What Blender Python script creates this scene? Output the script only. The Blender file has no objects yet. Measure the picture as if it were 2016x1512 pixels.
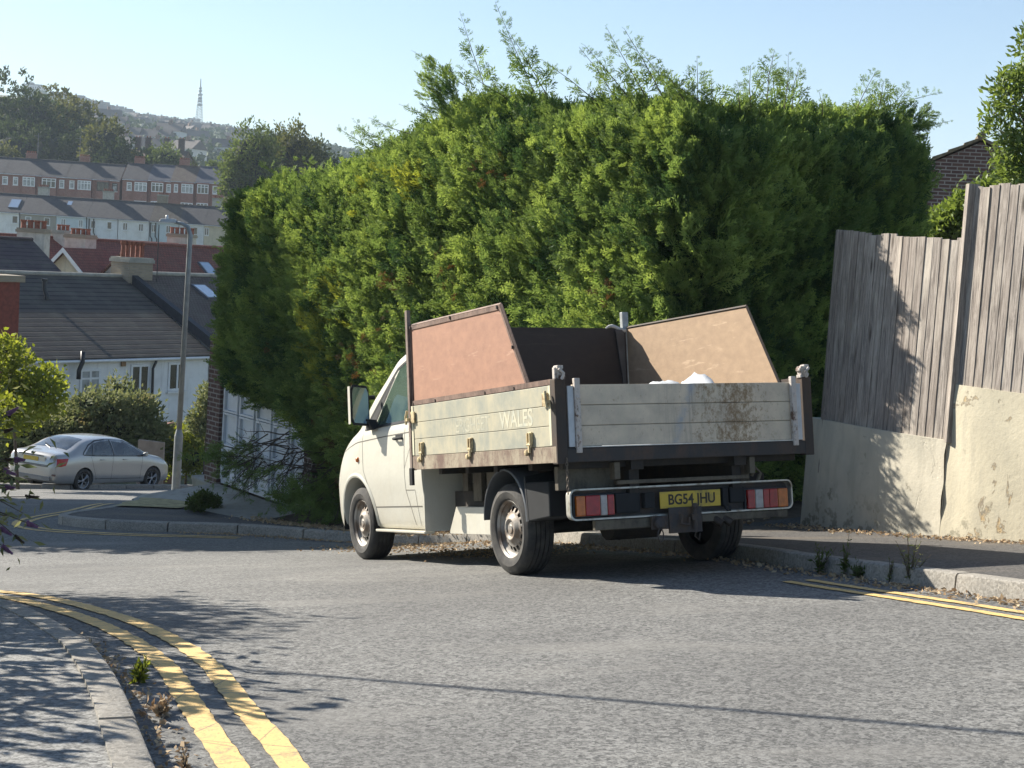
import bpy, bmesh, math, random
import numpy as np
from mathutils import Vector, Matrix
random.seed(7); rng = np.random.default_rng(11)
R = math.radians
scene = bpy.context.scene
COL = scene.collection

# ------------------------------------------------------------------ camera
F = 2850.8; CH = 1.55                      # focal length in photo pixels, eye height
_a, _b = R(5.0), R(3.6)
FW = np.array([0, math.cos(_a), -math.sin(_a)]); _u0 = np.array([0, math.sin(_a), math.cos(_a)])
RT = math.cos(_b)*np.array([1., 0, 0]) + math.sin(_b)*_u0
UP = -math.sin(_b)*np.array([1., 0, 0]) + math.cos(_b)*_u0
CAMP = np.array([0, 0, CH])
cd = bpy.data.cameras.new('camera'); cam = bpy.data.objects.new('camera', cd); COL.objects.link(cam)
cam.matrix_world = Matrix(((RT[0], UP[0], -FW[0], 0), (RT[1], UP[1], -FW[1], 0), (RT[2], UP[2], -FW[2], CH), (0, 0, 0, 1)))
cd.sensor_width = 36; cd.lens = F/2016*36; cd.clip_start = .1; cd.clip_end = 9000
scene.camera = cam

# ------------------------------------------------------------------ light
SUN = np.array([-.73, .487, .475]); SUN = SUN/np.linalg.norm(SUN)
el = math.asin(SUN[2]); az = math.atan2(SUN[0], SUN[1])
w = bpy.data.worlds.new('World'); scene.world = w; w.use_nodes = True
nt = w.node_tree; nt.nodes.clear()
sky = nt.nodes.new('ShaderNodeTexSky'); sky.sky_type = 'NISHITA'; sky.sun_disc = False
sky.sun_elevation = el; sky.sun_rotation = az; sky.air_density = 1.0; sky.dust_density = .35; sky.ozone_density = 2.8
bg = nt.nodes.new('ShaderNodeBackground'); bg.inputs[1].default_value = .066
wo = nt.nodes.new('ShaderNodeOutputWorld')
nt.links.new(sky.outputs[0], bg.inputs[0]); nt.links.new(bg.outputs[0], wo.inputs[0])
ld = bpy.data.lights.new('sun', 'SUN'); ld.energy = 5.0; ld.angle = R(.45); ld.color = (1, .93, .82)
sun = bpy.data.objects.new('sun', ld); COL.objects.link(sun)
sun.rotation_euler = Vector(SUN).to_track_quat('Z', 'Y').to_euler(); sun.location = (0, 0, 60)
scene.view_settings.view_transform = 'Standard'; scene.view_settings.look = 'None'
scene.view_settings.exposure = 1.32; scene.view_settings.gamma = 1

# ------------------------------------------------------------------ projecting photo points into the world
def ray(px, py): return FW + (px-1008)/F*RT - (py-756)/F*UP
def at(px, py, Y):
    d = ray(px, py); return CAMP + d*(Y/d[1])
def onplane(px, py, p0, n):
    d = ray(px, py); k = np.dot(np.array(p0)-CAMP, n)/np.dot(d, n); return CAMP + d*k
CP = [(0,0,0),(2.5,0,.10),(-3,0,-.10),(0,-8,.3),(6,-6,.7),(-6,-6,0),(0,4,-.1),(3,4,.12),(-2,4,-.2),(0,8,-.46),(-2.7,7.7,-.62),
(3,8.4,-.25),(6,6,.2),(8,9,.05),(12,4,.7),
(.03,10.2,-.72),(1.75,11.05,-.66),(-1.27,12.8,-1.24),(.35,13.6,-1.19),
(-.75,16.9,-1.88),(-3.3,18.5,-2.2),(-6.2,19.5,-2.42),(-6,13,-1.75),(-9,14,-2.1),(-5,9,-.95),(-10,9,-1.3),
(-7,30,-3.95),(-11.3,38,-5.3),(-9.3,39.5,-5.42),(-14,46,-6.6),(-5,46,-6.3),(-20,38,-5.5),(-16,28,-4.0),(-14,20,-2.9),(-20,55,-7.6),(0,55,-7.6),(15,60,-7),
(3.0,14.4,-1.04),(4.2,11.8,-.62),(1.5,15.5,-1.3),(-1,20,-2.40),(-3.0,20.3,-2.50),(-3.9,21.5,-2.55),(-4.2,22.8,-2.62),(-5.0,23.8,-2.85),(6,17,-.9),(12,16,-.2),(10,30,-3),(20,30,-2.5),(30,10,1.5),(-30,20,-4.0),(-30,0,-1),(30,55,-5),(-40,50,-7)]
_C = np.array(CP, float)
def _phi(r2): return 0.5*r2*np.log(r2+1e-9)
_n = len(_C); _P = _C[:, :2]
_K = np.zeros((_n+3, _n+3)); _K[:_n, :_n] = _phi(((_P[:, None]-_P[None])**2).sum(-1)) + np.eye(_n)*.3
_K[:_n, _n] = 1; _K[:_n, _n+1:] = _P; _K[_n, :_n] = 1; _K[_n+1:, :_n] = _P.T
_W = np.linalg.solve(_K, np.concatenate([_C[:, 2], np.zeros(3)]))
def near_terr(x, y):
    x = np.asarray(x, float); y = np.asarray(y, float); s = np.broadcast(x, y).shape
    x, y = np.broadcast_arrays(x, y); q = np.stack([x.ravel(), y.ravel()], 1)
    d = ((q[:, None]-_C[None, :, :2])**2).sum(-1)
    return (_phi(d)@_W[:-3]+_W[-3]+q@_W[-2:]).reshape(s)
def far_terr(x, y):
    r = np.interp(y, [0, 45, 60, 90, 150, 220, 250, 300, 400, 600, 900, 1500, 1900, 2600], [-4, -6.6, -8.0, -10, -8, -2, 5, 9, 14, 30, 62, 122, 126, 60])
    b = .55+.45*np.clip(1-(x/np.maximum(y, 1)+.30)/.34, 0, 1.25)
    r = np.where(y > 300, 9+(r-9)*np.where(y > 300, b, 1), r)
    return r + np.where(y > 500, 5*np.sin(x*.011+1)*np.sin(y*.006)+2.5*np.sin(x*.031+y*.02), 0)
def terr(x, y):
    x, y = np.broadcast_arrays(np.asarray(x, float), np.asarray(y, float))
    t = np.clip((y-44)/14, 0, 1)
    t = np.maximum(t, np.clip((np.abs(x+6)-30)/14, 0, 1)); t = t*t*(3-2*t)
    return near_terr(np.clip(x, -50, 40), np.clip(y, -12, 60))*(1-t)+far_terr(x, np.maximum(y, 0))*t
def tz(x, y): return float(terr(x, y))

# ------------------------------------------------------------------ materials
MATS = {}
class NB:
    def __init__(s, name):
        s.m = bpy.data.materials.new(name); s.m.use_nodes = True; s.t = s.m.node_tree; s.t.nodes.clear()
        s.out = s.t.nodes.new('ShaderNodeOutputMaterial')
    def n(s, typ, inp=None, **kw):
        nd = s.t.nodes.new(typ)
        for k, v in kw.items(): setattr(nd, k, v)
        for k, v in (inp or {}).items():
            sk = nd.inputs[k]
            if isinstance(v, bpy.types.NodeSocket): s.t.links.new(v, sk)
            else: sk.default_value = v
        return nd
    def coord(s, which='Object', scale=(1, 1, 1), rot=(0, 0, 0)):
        c = s.n('ShaderNodeTexCoord'); m = s.n('ShaderNodeMapping', {'Vector': c.outputs[which], 'Scale': scale, 'Rotation': rot}); return m.outputs[0]
    def noise(s, vec, scale, detail=4, rough=.55, dist=0): return s.n('ShaderNodeTexNoise', {'Vector': vec, 'Scale': scale, 'Detail': detail, 'Roughness': rough, 'Distortion': dist}).outputs[0]
    def ramp(s, fac, stops, const=False):
        r = s.n('ShaderNodeValToRGB', {'Fac': fac}); e = r.color_ramp.elements
        if const: r.color_ramp.interpolation = 'CONSTANT'
        while len(e) < len(stops): e.new(.5)
        for i, (p, c) in enumerate(stops):
            e[i].position = p; e[i].color = (c, c, c, 1) if not hasattr(c, '__len__') else (*c, 1)
        return r.outputs[0]
    def mix(s, fac, a, b, mode='MIX'):
        m = s.n('ShaderNodeMix', data_type='RGBA', blend_type=mode)
        for i, v in ((0, fac), (6, a), (7, b)):
            if isinstance(v, bpy.types.NodeSocket): s.t.links.new(v, m.inputs[i])
            elif i == 0: m.inputs[0].default_value = v
            else: m.inputs[i].default_value = (*v, 1)
        return m.outputs[2]
    def math(s, op, a, b=0.):
        return s.n('ShaderNodeMath', {0: a, 1: b}, operation=op).outputs[0]
    def bump(s, h, strength=.3, dist=.01): return s.n('ShaderNodeBump', {'Height': h, 'Strength': strength, 'Distance': dist}).outputs[0]
    def bsdf(s, col, rough=.6, metal=0., normal=None, **kw):
        p = s.n('ShaderNodeBsdfPrincipled')
        def put(k, v):
            if isinstance(v, bpy.types.NodeSocket): s.t.links.new(v, p.inputs[k])
            elif hasattr(v, '__len__'): p.inputs[k].default_value = (*v, 1)
            else: p.inputs[k].default_value = v
        put('Base Color', col); put('Roughness', rough); put('Metallic', metal)
        if normal is not None: s.t.links.new(normal, p.inputs['Normal'])
        for k, v in kw.items(): put(k, v)
        s.t.links.new(p.outputs[0], s.out.inputs[0]); return p
def mat(name, col, rough=.6, metal=0., var=.25, vs=6., bump=0., bs=60., col2=None, edge=(.4, .65), coord='Object', scale=(1, 1, 1), **kw):
    """plain surface with two-colour mottling and fine bump"""
    if name in MATS: return MATS[name]
    b = NB(name); v = b.coord(coord, scale)
    n1 = b.noise(v, vs, 6); c2 = col2 or tuple(c*(1-var) for c in col)
    c = b.mix(b.ramp(n1, [(edge[0], 0.), (edge[1], 1.)]), col, c2)
    nrm = b.bump(b.noise(v, bs, 3), bump, .01) if bump else None
    b.bsdf(c, rough, metal, nrm, **kw); MATS[name] = b.m; return b.m

def m_asphalt(name, lo, hi, patch, warm=(.98, .97, .91)):
    b = NB(name); v = b.coord()
    vo = b.n('ShaderNodeTexVoronoi', {'Vector': v, 'Scale': 105.}).outputs['Color']
    sp = b.n('ShaderNodeSeparateColor', {0: vo}).outputs[0]
    vo2 = b.n('ShaderNodeTexVoronoi', {'Vector': v, 'Scale': 46.}).outputs['Color']
    sp2 = b.n('ShaderNodeSeparateColor', {0: vo2}).outputs[1]
    g = b.math('ADD', b.math('MULTIPLY', sp, .55), b.math('MULTIPLY', sp2, .45))
    c = b.mix(b.ramp(g, [(.15, 0.), (.85, 1.)]), tuple(lo*k for k in (.97, .97, .93)), tuple(hi*k for k in warm))
    big = b.noise(b.coord(scale=(.35, 1.1, 1), rot=(0, 0, .5)), 1.3, 7, .62, .4)
    c = b.mix(b.ramp(big, [(.52, 0.), (.72, .6)]), c, patch)
    big2 = b.noise(v, .6, 3)
    c = b.mix(b.ramp(big2, [(.35, .35), (.6, 0.)]), c, (lo*1.1, lo*1.08, lo*1.05))
    # bitumen seams and hairline cracks
    ck = b.n('ShaderNodeTexVoronoi', {'Vector': b.mix(.12, v, b.n('ShaderNodeTexNoise', {'Vector': v, 'Scale': 2.5}).outputs[1]), 'Scale': .55}, feature='DISTANCE_TO_EDGE').outputs[0]
    c = b.mix(b.ramp(ck, [(0., .0), (.004, 0.)]), c, (.03, .03, .03))
    h = b.math('ADD', g, b.math('MULTIPLY', b.noise(v, 160, 2), .5))
    b.bsdf(c, .86, 0, b.bump(h, .75, .006)); return b.m
ASPH = m_asphalt('asphalt', .058, .255, (.275, .265, .24))
PAVE = m_asphalt('pavement_asphalt', .085, .33, (.27, .25, .22))

def m_kerb():
    b = NB('kerb_stone'); v = b.coord()
    c = b.mix(b.ramp(b.noise(v, 3, 8, .7), [(.35, 0.), (.65, 1.)]), (.31, .275, .225), (.18, .165, .14))
    sp = b.n('ShaderNodeTexVoronoi', {'Vector': v, 'Scale': 70.}).outputs['Color']
    c = b.mix(.35, c, b.mix(b.n('ShaderNodeSeparateColor', {0: sp}).outputs[0], (.14, .14, .13), (.5, .48, .43)))
    b.bsdf(c, .9, 0, b.bump(b.noise(v, 45, 6, .7), .7, .008)); return b.m
KERB = m_kerb()
def m_yellow():
    b = NB('yellow_line_paint'); v = b.coord()
    n = b.noise(v, 7, 8, .7)
    c = b.mix(b.noise(v, 3, 5), (.72, .47, .15), (.60, .42, .19))
    vo = b.n('ShaderNodeSeparateColor', {0: b.n('ShaderNodeTexVoronoi', {'Vector': v, 'Scale': 120.}).outputs['Color']}).outputs[0]
    c = b.mix(b.ramp(vo, [(.86, 0.), (.93, 1.)]), c, (.45, .33, .14))
    c = b.mix(b.ramp(n, [(.56, 0.), (.66, .75)]), c, (.22, .19, .14))
    ck = b.n('ShaderNodeTexVoronoi', {'Vector': b.coord(scale=(1, 1, 1)), 'Scale': 4.}, feature='DISTANCE_TO_EDGE').outputs[0]
    c = b.mix(b.ramp(ck, [(0., .8), (.018, 0.)]), c, (.12, .11, .09))
    b.bsdf(c, .75, 0, b.bump(b.noise(v, 110, 3), .5, .004)); return b.m
YEL = m_yellow()
def m_white_line():
    b = NB('white_line_paint'); v = b.coord()
    c = b.mix(b.ramp(b.noise(v, 9, 8, .7), [(.45, 0.), (.7, 1.)]), (.62, .61, .57), (.25, .25, .24)); b.bsdf(c, .8); return b.m
WLINE = m_white_line()

def m_foliage(name, cols, trans=.35, patch=1.1, rough=.55, sat_patch=None, tw=1.0):
    """leaf: diffuse + translucent, colour by clump noise and by leaf"""
    b = NB(name); v = b.coord()
    geo = b.n('ShaderNodeNewGeometry'); ri = geo.outputs['Random Per Island']
    n = b.noise(v, patch, 4, .6)
    c = b.mix(b.ramp(n, [(.33, 0.), (.66, 1.)]), cols[0], cols[1])
    c = b.mix(b.ramp(ri, [(.1, 0.), (.95, .75)]), c, cols[2])
    if sat_patch:
        n2 = b.noise(b.coord(scale=(1, 1, 1)), sat_patch[1], 3, .55)
        c = b.mix(b.ramp(n2, [(sat_patch[2], 0.), (sat_patch[3], .9)]), c, sat_patch[0])
    p = b.n('ShaderNodeBsdfPrincipled', {'Roughness': rough+.2, 'Specular IOR Level': .2})
    b.t.links.new(c, p.inputs['Base Color'])
    hs = b.n('ShaderNodeHueSaturation', {'Hue': .485, 'Saturation': 1.15, 'Value': 1.5*tw, 'Color': c}).outputs[0]
    t = b.n('ShaderNodeBsdfTranslucent'); b.t.links.new(hs, t.inputs[0])
    mx = b.n('ShaderNodeMixShader', {0: trans}); b.t.links.new(p.outputs[0], mx.inputs[1]); b.t.links.new(t.outputs[0], mx.inputs[2])
    b.t.links.new(mx.outputs[0], b.out.inputs[0]); return b.m
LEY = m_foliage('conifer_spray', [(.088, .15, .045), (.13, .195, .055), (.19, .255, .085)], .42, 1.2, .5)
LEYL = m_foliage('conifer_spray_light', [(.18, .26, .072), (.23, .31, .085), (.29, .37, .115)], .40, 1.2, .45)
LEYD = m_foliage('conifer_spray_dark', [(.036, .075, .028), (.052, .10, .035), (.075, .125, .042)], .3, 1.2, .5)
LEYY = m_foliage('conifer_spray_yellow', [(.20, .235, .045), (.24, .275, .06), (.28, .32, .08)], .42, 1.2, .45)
LEYB = m_foliage('conifer_spray_brown', [(.12, .07, .03), (.09, .06, .03), (.16, .1, .04)], .2, 2)
TWIG = mat('twig_bark', (.10, .075, .055), .9, var=.4, vs=30)
BARK = mat('bark', (.13, .10, .075), .95, var=.5, vs=12, bump=.6, bs=25, scale=(1, 1, .3))
HULL = mat('conifer_inner_shade', (.016, .022, .010), 1., var=.5, vs=9)
LEAF_Y = m_foliage('leaf_yellow_green', [(.13, .17, .03), (.18, .22, .045), (.24, .27, .06)], .45, 1.2)
LEAF_G = m_foliage('leaf_mid_green', [(.055, .085, .025), (.085, .12, .035), (.12, .155, .05)], .35, .9)
LEAF_GREY = m_foliage('leaf_grey_green', [(.085, .11, .045), (.14, .165, .07), (.24, .25, .12)], .3, 1.0, sat_patch=((.26, .2, .1), .9, .6, .75))
LEAF_D = m_foliage('leaf_dark_green', [(.030, .048, .018), (.045, .068, .022), (.065, .09, .03)], .25, .12)
LEAF_O = m_foliage('leaf_olive', [(.06, .075, .022), (.095, .105, .03), (.12, .125, .035)], .3, .15)
LEAF_LAUREL = m_foliage('leaf_glossy', [(.09, .14, .035), (.14, .2, .05), (.19, .25, .07)], .35, 1.4, .3)
PETAL = mat('purple_petal', (.22, .10, .20), .7, var=.4, vs=40)
DEADF = mat('dead_flower', (.06, .035, .02), .9, var=.4, vs=40)
LITTER = m_foliage('dry_leaf', [(.30, .2, .11), (.38, .28, .17), (.5, .4, .26)], .1, 2.)

def m_brick(name, c1, c2, mortar, w=.225, h=.075, mw=.012, bump=.5):
    b = NB(name); v = b.coord('UV')
    br = b.n('ShaderNodeTexBrick', {'Vector': v, 'Color1': (*c1, 1), 'Color2': (*c2, 1), 'Mortar': (*mortar, 1), 'Scale': 1., 'Mortar Size': mw, 'Mortar Smooth': .2, 'Brick Width': w, 'Row Height': h, 'Bias': -.1})
    c = b.mix(b.ramp(b.noise(v, 2.2, 6), [(.35, 0.), (.75, .45)]), br.outputs[0], tuple(x*.55 for x in c1))
    b.bsdf(c, .88, 0, b.bump(b.math('SUBTRACT', 1., br.outputs[1]), bump, .01)); return b.m
BRICK = m_brick('red_brick', (.30, .095, .065), (.21, .07, .052), (.36, .30, .25))
BRICKD = m_brick('brown_brick', (.13, .07, .055), (.09, .05, .045), (.30, .27, .24))
BRICKY = m_brick('stock_brick', (.36, .29, .20), (.26, .21, .15), (.3, .27, .22))
def m_roof(name, c1, c2, row=.30, wid=.30, gap=.022, moss=(.16, .15, .11)):
    b = NB(name); v = b.coord('UV')
    br = b.n('ShaderNodeTexBrick', {'Vector': v, 'Color1': (*c1, 1), 'Color2': (*c2, 1), 'Mortar': (c1[0]*.25, c1[1]*.25, c1[2]*.25, 1), 'Scale': 1., 'Mortar Size': gap, 'Mortar Smooth': .4, 'Brick Width': wid, 'Row Height': row, 'Bias': 0.})
    c = b.mix(b.ramp(b.noise(v, 1.1, 7, .65), [(.45, 0.), (.75, .5)]), br.outputs[0], moss)
    sp = b.noise(v, 5, 5, .7); c = b.mix(b.ramp(sp, [(.7, 0.), (.76, .7)]), c, (.38, .36, .32))
    b.bsdf(c, .85, 0, b.bump(b.math('SUBTRACT', 1., br.outputs[1]), .6, .02)); return b.m
R_DARK = m_roof('dark_concrete_tile', (.072, .060, .050), (.085, .070, .058), .34, 40., .045)
R_BROWN = m_roof('brown_tile', (.10, .07, .055), (.135, .10, .08), .16, .17, .016)
R_PURP = m_roof('purple_grey_tile', (.062, .043, .048), (.075, .054, .058), .34, 40., .03)
R_RED = m_roof('red_clay_tile', (.24, .075, .05), (.17, .055, .04), .2, .2, .016, (.2, .12, .08))
R_SLATE = m_roof('slate', (.048, .047, .054), (.062, .060, .066), .25, .25, .008, (.11, .10, .095))
R_SLATEB = m_roof('blue_slate', (.060, .068, .095), (.07, .08, .105), .25, .25, .008, (.11, .11, .12))

def m_render(name, col, stain, sc=1.2, amt=.6, streak=True):
    b = NB(name); v = b.coord()
    n = b.noise(v, sc, 8, .62)
    c = b.mix(b.ramp(n, [(.42, 0.), (.72, amt)]), col, stain)
    if streak:
        s = b.noise(b.coord(scale=(6, 6, .5)), 1.4, 6, .6); c = b.mix(b.ramp(s, [(.55, 0.), (.75, .35)]), c, tuple(x*.6 for x in stain))
    b.bsdf(c, .9, 0, b.bump(b.noise(v, 30, 6, .65), .35, .01)); return b.m
W_WHITE = m_render('white_pebbledash', (.80, .80, .78), (.56, .55, .52))
W_CREAM = m_render('cream_render', (.62, .56, .42), (.40, .35, .25))
W_BLUE = m_render('pale_blue_render', (.58, .66, .69), (.46, .52, .55))
W_GREYW = m_render('pale_grey_render', (.74, .76, .77), (.54, .55, .55))
W_TAUPE = m_render('taupe_render', (.36, .33, .28), (.26, .24, .2))
W_CHIM = m_render('stained_chimney_render', (.52, .49, .43), (.25, .22, .17), 3)
CONC = m_render('concrete', (.36, .34, .29), (.18, .17, .13), 2.5)
WHITEP = mat('white_upvc', (.74, .75, .75), .35, var=.08)
DARKGL = mat('window_glass', (.035, .042, .045), .06, var=.5, vs=2, **{'Specular IOR Level': .8})
NETGL = mat('net_curtain_glass', (.38, .40, .40), .15, var=.45, vs=3)
BLACKPL = mat('black_plastic_pipe', (.018, .018, .02), .4, var=.2)
LEADG = mat('lead_flashing', (.13, .14, .16), .55, var=.3, vs=4)
TERRA = mat('terracotta', (.30, .10, .055), .8, var=.45, vs=8)
GALV = mat('galvanised_steel', (.40, .42, .42), .5, .35, var=.3, vs=8)

# ------------------------------------------------------------------ mesh building
def nrm(v): v = np.array(v, float); return v/np.linalg.norm(v)
class MB:
    def __init__(s): s.v = []; s.f = []; s.m = []
    def add(s, vs, fs, mi=0):
        o = len(s.v); s.v += [tuple(map(float, p)) for p in vs]
        for f in fs: s.f.append(tuple(i+o for i in f)); s.m.append(mi)
        return s
    def box(s, lo, hi, mi=0, T=None):
        x0, y0, z0 = lo; x1, y1, z1 = hi
        vs = [(x0,y0,z0),(x1,y0,z0),(x1,y1,z0),(x0,y1,z0),(x0,y0,z1),(x1,y0,z1),(x1,y1,z1),(x0,y1,z1)]
        if T is not None: vs = [T(p) for p in vs]
        return s.add(vs, [(0,3,2,1),(4,5,6,7),(0,1,5,4),(1,2,6,5),(2,3,7,6),(3,0,4,7)], mi)
    def hexa(s, b, t, mi=0):   # bottom quad, top quad
        return s.add(list(b)+list(t), [(3,2,1,0),(4,5,6,7),(0,1,5,4),(1,2,6,5),(2,3,7,6),(3,0,4,7)], mi)
    def quad(s, a, b, c, d, mi=0): return s.add([a, b, c, d], [(0, 1, 2, 3)], mi)
    def prism(s, poly, ext, mi=0):   # planar polygon (list of 3d) extruded by vector
        n = len(poly); P = [np.array(p, float) for p in poly]; Q = [p+np.array(ext, float) for p in P]
        return s.add(P+Q, [tuple(range(n))[::-1], tuple(range(n, 2*n))]+[(i, (i+1) % n, n+(i+1) % n, n+i) for i in range(n)], mi)
    def tube(s, pts, r, n=8, mi=0, cap=True):
        pts = [np.array(p, float) for p in pts]; rs = r if hasattr(r, '__len__') else [r]*len(pts)
        rings = []; prev = None
        for i, p in enumerate(pts):
            t = nrm(pts[min(i+1, len(pts)-1)]-pts[max(i-1, 0)]+1e-9)
            if prev is None: u = np.cross(t, [0, 0, 1] if abs(t[2]) < .9 else [1, 0, 0])
            else: u = prev-t*np.dot(prev, t)
            u = nrm(u); prev = u; q = np.cross(t, u)
            rings.append([p+rs[i]*(math.cos(2*math.pi*k/n)*u+math.sin(2*math.pi*k/n)*q) for k in range(n)])
        vs = [p for rg in rings for p in rg]; fs = []
        for i in range(len(pts)-1):
            for k in range(n): fs.append((i*n+k, i*n+(k+1) % n, (i+1)*n+(k+1) % n, (i+1)*n+k))
        if cap: fs += [tuple(range(n))[::-1], tuple((len(pts)-1)*n+k for k in range(n))]
        return s.add(vs, fs, mi)
    def lathe(s, prof, c, ax, n=32, mi=0, closed=False):   # prof: (radius, along-axis); axis ax from centre c
        ax = nrm(ax); u = nrm(np.cross(ax, [0, 0, 1] if abs(ax[2]) < .9 else [1, 0, 0])); q = np.cross(ax, u); c = np.array(c, float)
        m = len(prof); vs = []
        for k in range(n):
            d = math.cos(2*math.pi*k/n)*u+math.sin(2*math.pi*k/n)*q
            vs += [c+r*d+h*ax for r, h in prof]
        fs = []
        for k in range(n):
            k2 = (k+1) % n
            for i in range(m if closed else m-1): fs.append((k*m+i, k*m+(i+1) % m, k2*m+(i+1) % m, k2*m+i))
        return s.add(vs, fs, mi)
    def grid(s, P, mi=0):   # 2d array of points
        nr, nc = len(P), len(P[0]); vs = [p for r in P for p in r]
        return s.add(vs, [(i*nc+j, i*nc+j+1, (i+1)*nc+j+1, (i+1)*nc+j) for i in range(nr-1) for j in range(nc-1)], mi)
    def build(s, name, mats, parent=None, smooth=False, bevel=0, autouv=True, flip=False):
        if not isinstance(mats, (list, tuple)): mats = [mats]
        me = bpy.data.meshes.new(name); me.from_pydata(s.v, [], s.f if not flip else [f[::-1] for f in s.f])
        for m in mats: me.materials.append(m)
        me.polygons.foreach_set('material_index', s.m)
        me.update()
        if autouv: auto_uv(me)
        if smooth is True: me.polygons.foreach_set('use_smooth', [True]*len(s.f))
        o = bpy.data.objects.new(name, me); COL.objects.link(o)
        if smooth == 'auto':
            me.polygons.foreach_set('use_smooth', [True]*len(s.f))
            em = me.attributes.new('sharp_edge', 'BOOLEAN', 'EDGE') if 'sharp_edge' not in me.attributes else me.attributes['sharp_edge']
            bm = bmesh.new(); bm.from_mesh(me); bm.edges.ensure_lookup_table()
            sh = [(len(e.link_faces) != 2 or e.calc_face_angle(3) > R(38)) for e in bm.edges]; bm.free()
            me.attributes['sharp_edge'].data.foreach_set('value', sh)
        if bevel:
            b = o.modifiers.new('bevel', 'BEVEL'); b.width = bevel; b.segments = 2; b.limit_method = 'ANGLE'; b.angle_limit = R(40)
        if parent is not None: o.parent = parent
        return o
def auto_uv(me):
    n = len(me.loops)
    if n == 0: return
    uv = me.uv_layers.new(name='uv')
    vi = np.zeros(n, np.int32); me.loops.foreach_get('vertex_index', vi)
    co = np.zeros(len(me.vertices)*3); me.vertices.foreach_get('co', co); co = co.reshape(-1, 3)
    pn = np.zeros(len(me.polygons)*3); me.polygons.foreach_get('normal', pn); pn = pn.reshape(-1, 3)
    lt = np.zeros(len(me.polygons), np.int32); me.polygons.foreach_get('loop_total', lt)
    N = np.repeat(pn, lt, 0)
    U = np.stack([-N[:, 1], N[:, 0], np.zeros(len(N))], 1); l = np.linalg.norm(U, axis=1); fl = l < .05
    U[fl] = (1, 0, 0); l[fl] = 1; U /= l[:, None]; V = np.cross(N, U); P = co[vi]
    uv.data.foreach_set('uv', np.stack([(P*U).sum(1), (P*V).sum(1)], 1).astype(np.float32).ravel())
def quads_mesh(name, Q, mats, parent=None, mi=None, k=4):
    """Q: (n,k,3) array of separate k-gons"""
    n = len(Q); me = bpy.data.meshes.new(name)
    me.vertices.add(n*k); me.vertices.foreach_set('co', np.ascontiguousarray(Q, np.float32).ravel())
    me.loops.add(n*k); me.loops.foreach_set('vertex_index', np.arange(n*k, dtype=np.int32))
    me.polygons.add(n); me.polygons.foreach_set('loop_start', np.arange(0, n*k, k, dtype=np.int32)); me.polygons.foreach_set('loop_total', np.full(n, k, np.int32))
    if not isinstance(mats, (list, tuple)): mats = [mats]
    for m in mats: me.materials.append(m)
    if mi is not None: me.polygons.foreach_set('material_index', mi.astype(np.int32))
    me.update(calc_edges=True)
    o = bpy.data.objects.new(name, me); COL.objects.link(o)
    if parent is not None: o.parent = parent
    return o
def tag(o, label, cat, group=None):
    o['label'] = label; o['category'] = cat
    if group: o['group'] = group
    return o
def struct(o, kind='structure'): o['kind'] = kind; return o
def thing(name, label, cat, loc=(0, 0, 0), group=None, mw=None):
    o = bpy.data.objects.new(name, None); COL.objects.link(o); o.empty_display_size = .2
    if mw is not None: o.matrix_world = mw
    else: o.location = loc
    return tag(o, label, cat, group)

# ------------------------------------------------------------------ ground
def sheet(xs, ys, zf, name, m, keep=None):
    X, Y = np.meshgrid(xs, ys); Z = zf(X, Y); nx = len(xs)
    V = np.stack([X, Y, Z], -1).reshape(-1, 3)
    fs = [(j*nx+i, j*nx+i+1, (j+1)*nx+i+1, (j+1)*nx+i) for j in range(len(ys)-1) for i in range(nx-1)]
    if keep is not None: fs = [f for f in fs if keep(V[f[0]], V[f[2]])]
    b = MB(); b.v = [tuple(p) for p in V.tolist()]; b.f = fs; b.m = [0]*len(fs)
    return b.build(name, m, smooth=True, autouv=False)
def m_ground():
    b = NB('grass_ground'); v = b.coord()
    c = b.mix(b.ramp(b.noise(v, .02, 8, .7), [(.4, 0.), (.6, 1.)]), (.07, .085, .03), (.13, .13, .06))
    c = b.mix(b.ramp(b.noise(v, 3, 6, .7), [(.4, 0.), (.7, .5)]), c, (.16, .12, .07)); b.bsdf(c, .95); return b.m
GROUND = m_ground()
gx = np.unique(np.concatenate([np.arange(-60, 44, 2.), np.linspace(-3200, -60, 70), np.linspace(44, 2600, 60)]))
gy = np.unique(np.concatenate([np.arange(-14, 66, 2.), np.linspace(66, 420, 40), np.linspace(420, 2700, 80)]))
struct(sheet(gx, gy, lambda x, y: terr(x, y)-np.where(y < 60, .22, .0), 'ground', GROUND))
struct(sheet(np.arange(-26, 11, .25), np.arange(-6, 47, .25), lambda x, y: terr(x, y), 'road', ASPH))

def resample(pts, step):
    P = np.array(pts, float)[:, :2]
    # catmull-rom
    Q = []
    E = np.vstack([2*P[0]-P[1], P, 2*P[-1]-P[-2]])
    for i in range(len(P)-1):
        p0, p1, p2, p3 = E[i:i+4]
        for t in np.linspace(0, 1, 24, endpoint=False):
            Q.append(.5*((2*p1)+(-p0+p2)*t+(2*p0-5*p1+4*p2-p3)*t*t+(-p0+3*p1-3*p2+p3)*t**3))
    Q.append(P[-1]); Q = np.array(Q); L = np.concatenate([[0], np.cumsum(np.linalg.norm(np.diff(Q, axis=0), axis=1))])
    s = np.arange(0, L[-1], step); return np.stack([np.interp(s, L, Q[:, 0]), np.interp(s, L, Q[:, 1])], 1)
def normals(P):
    T = np.gradient(P, axis=0); T /= np.linalg.norm(T, axis=1)[:, None]; return np.stack([-T[:, 1], T[:, 0]], 1)
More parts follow.
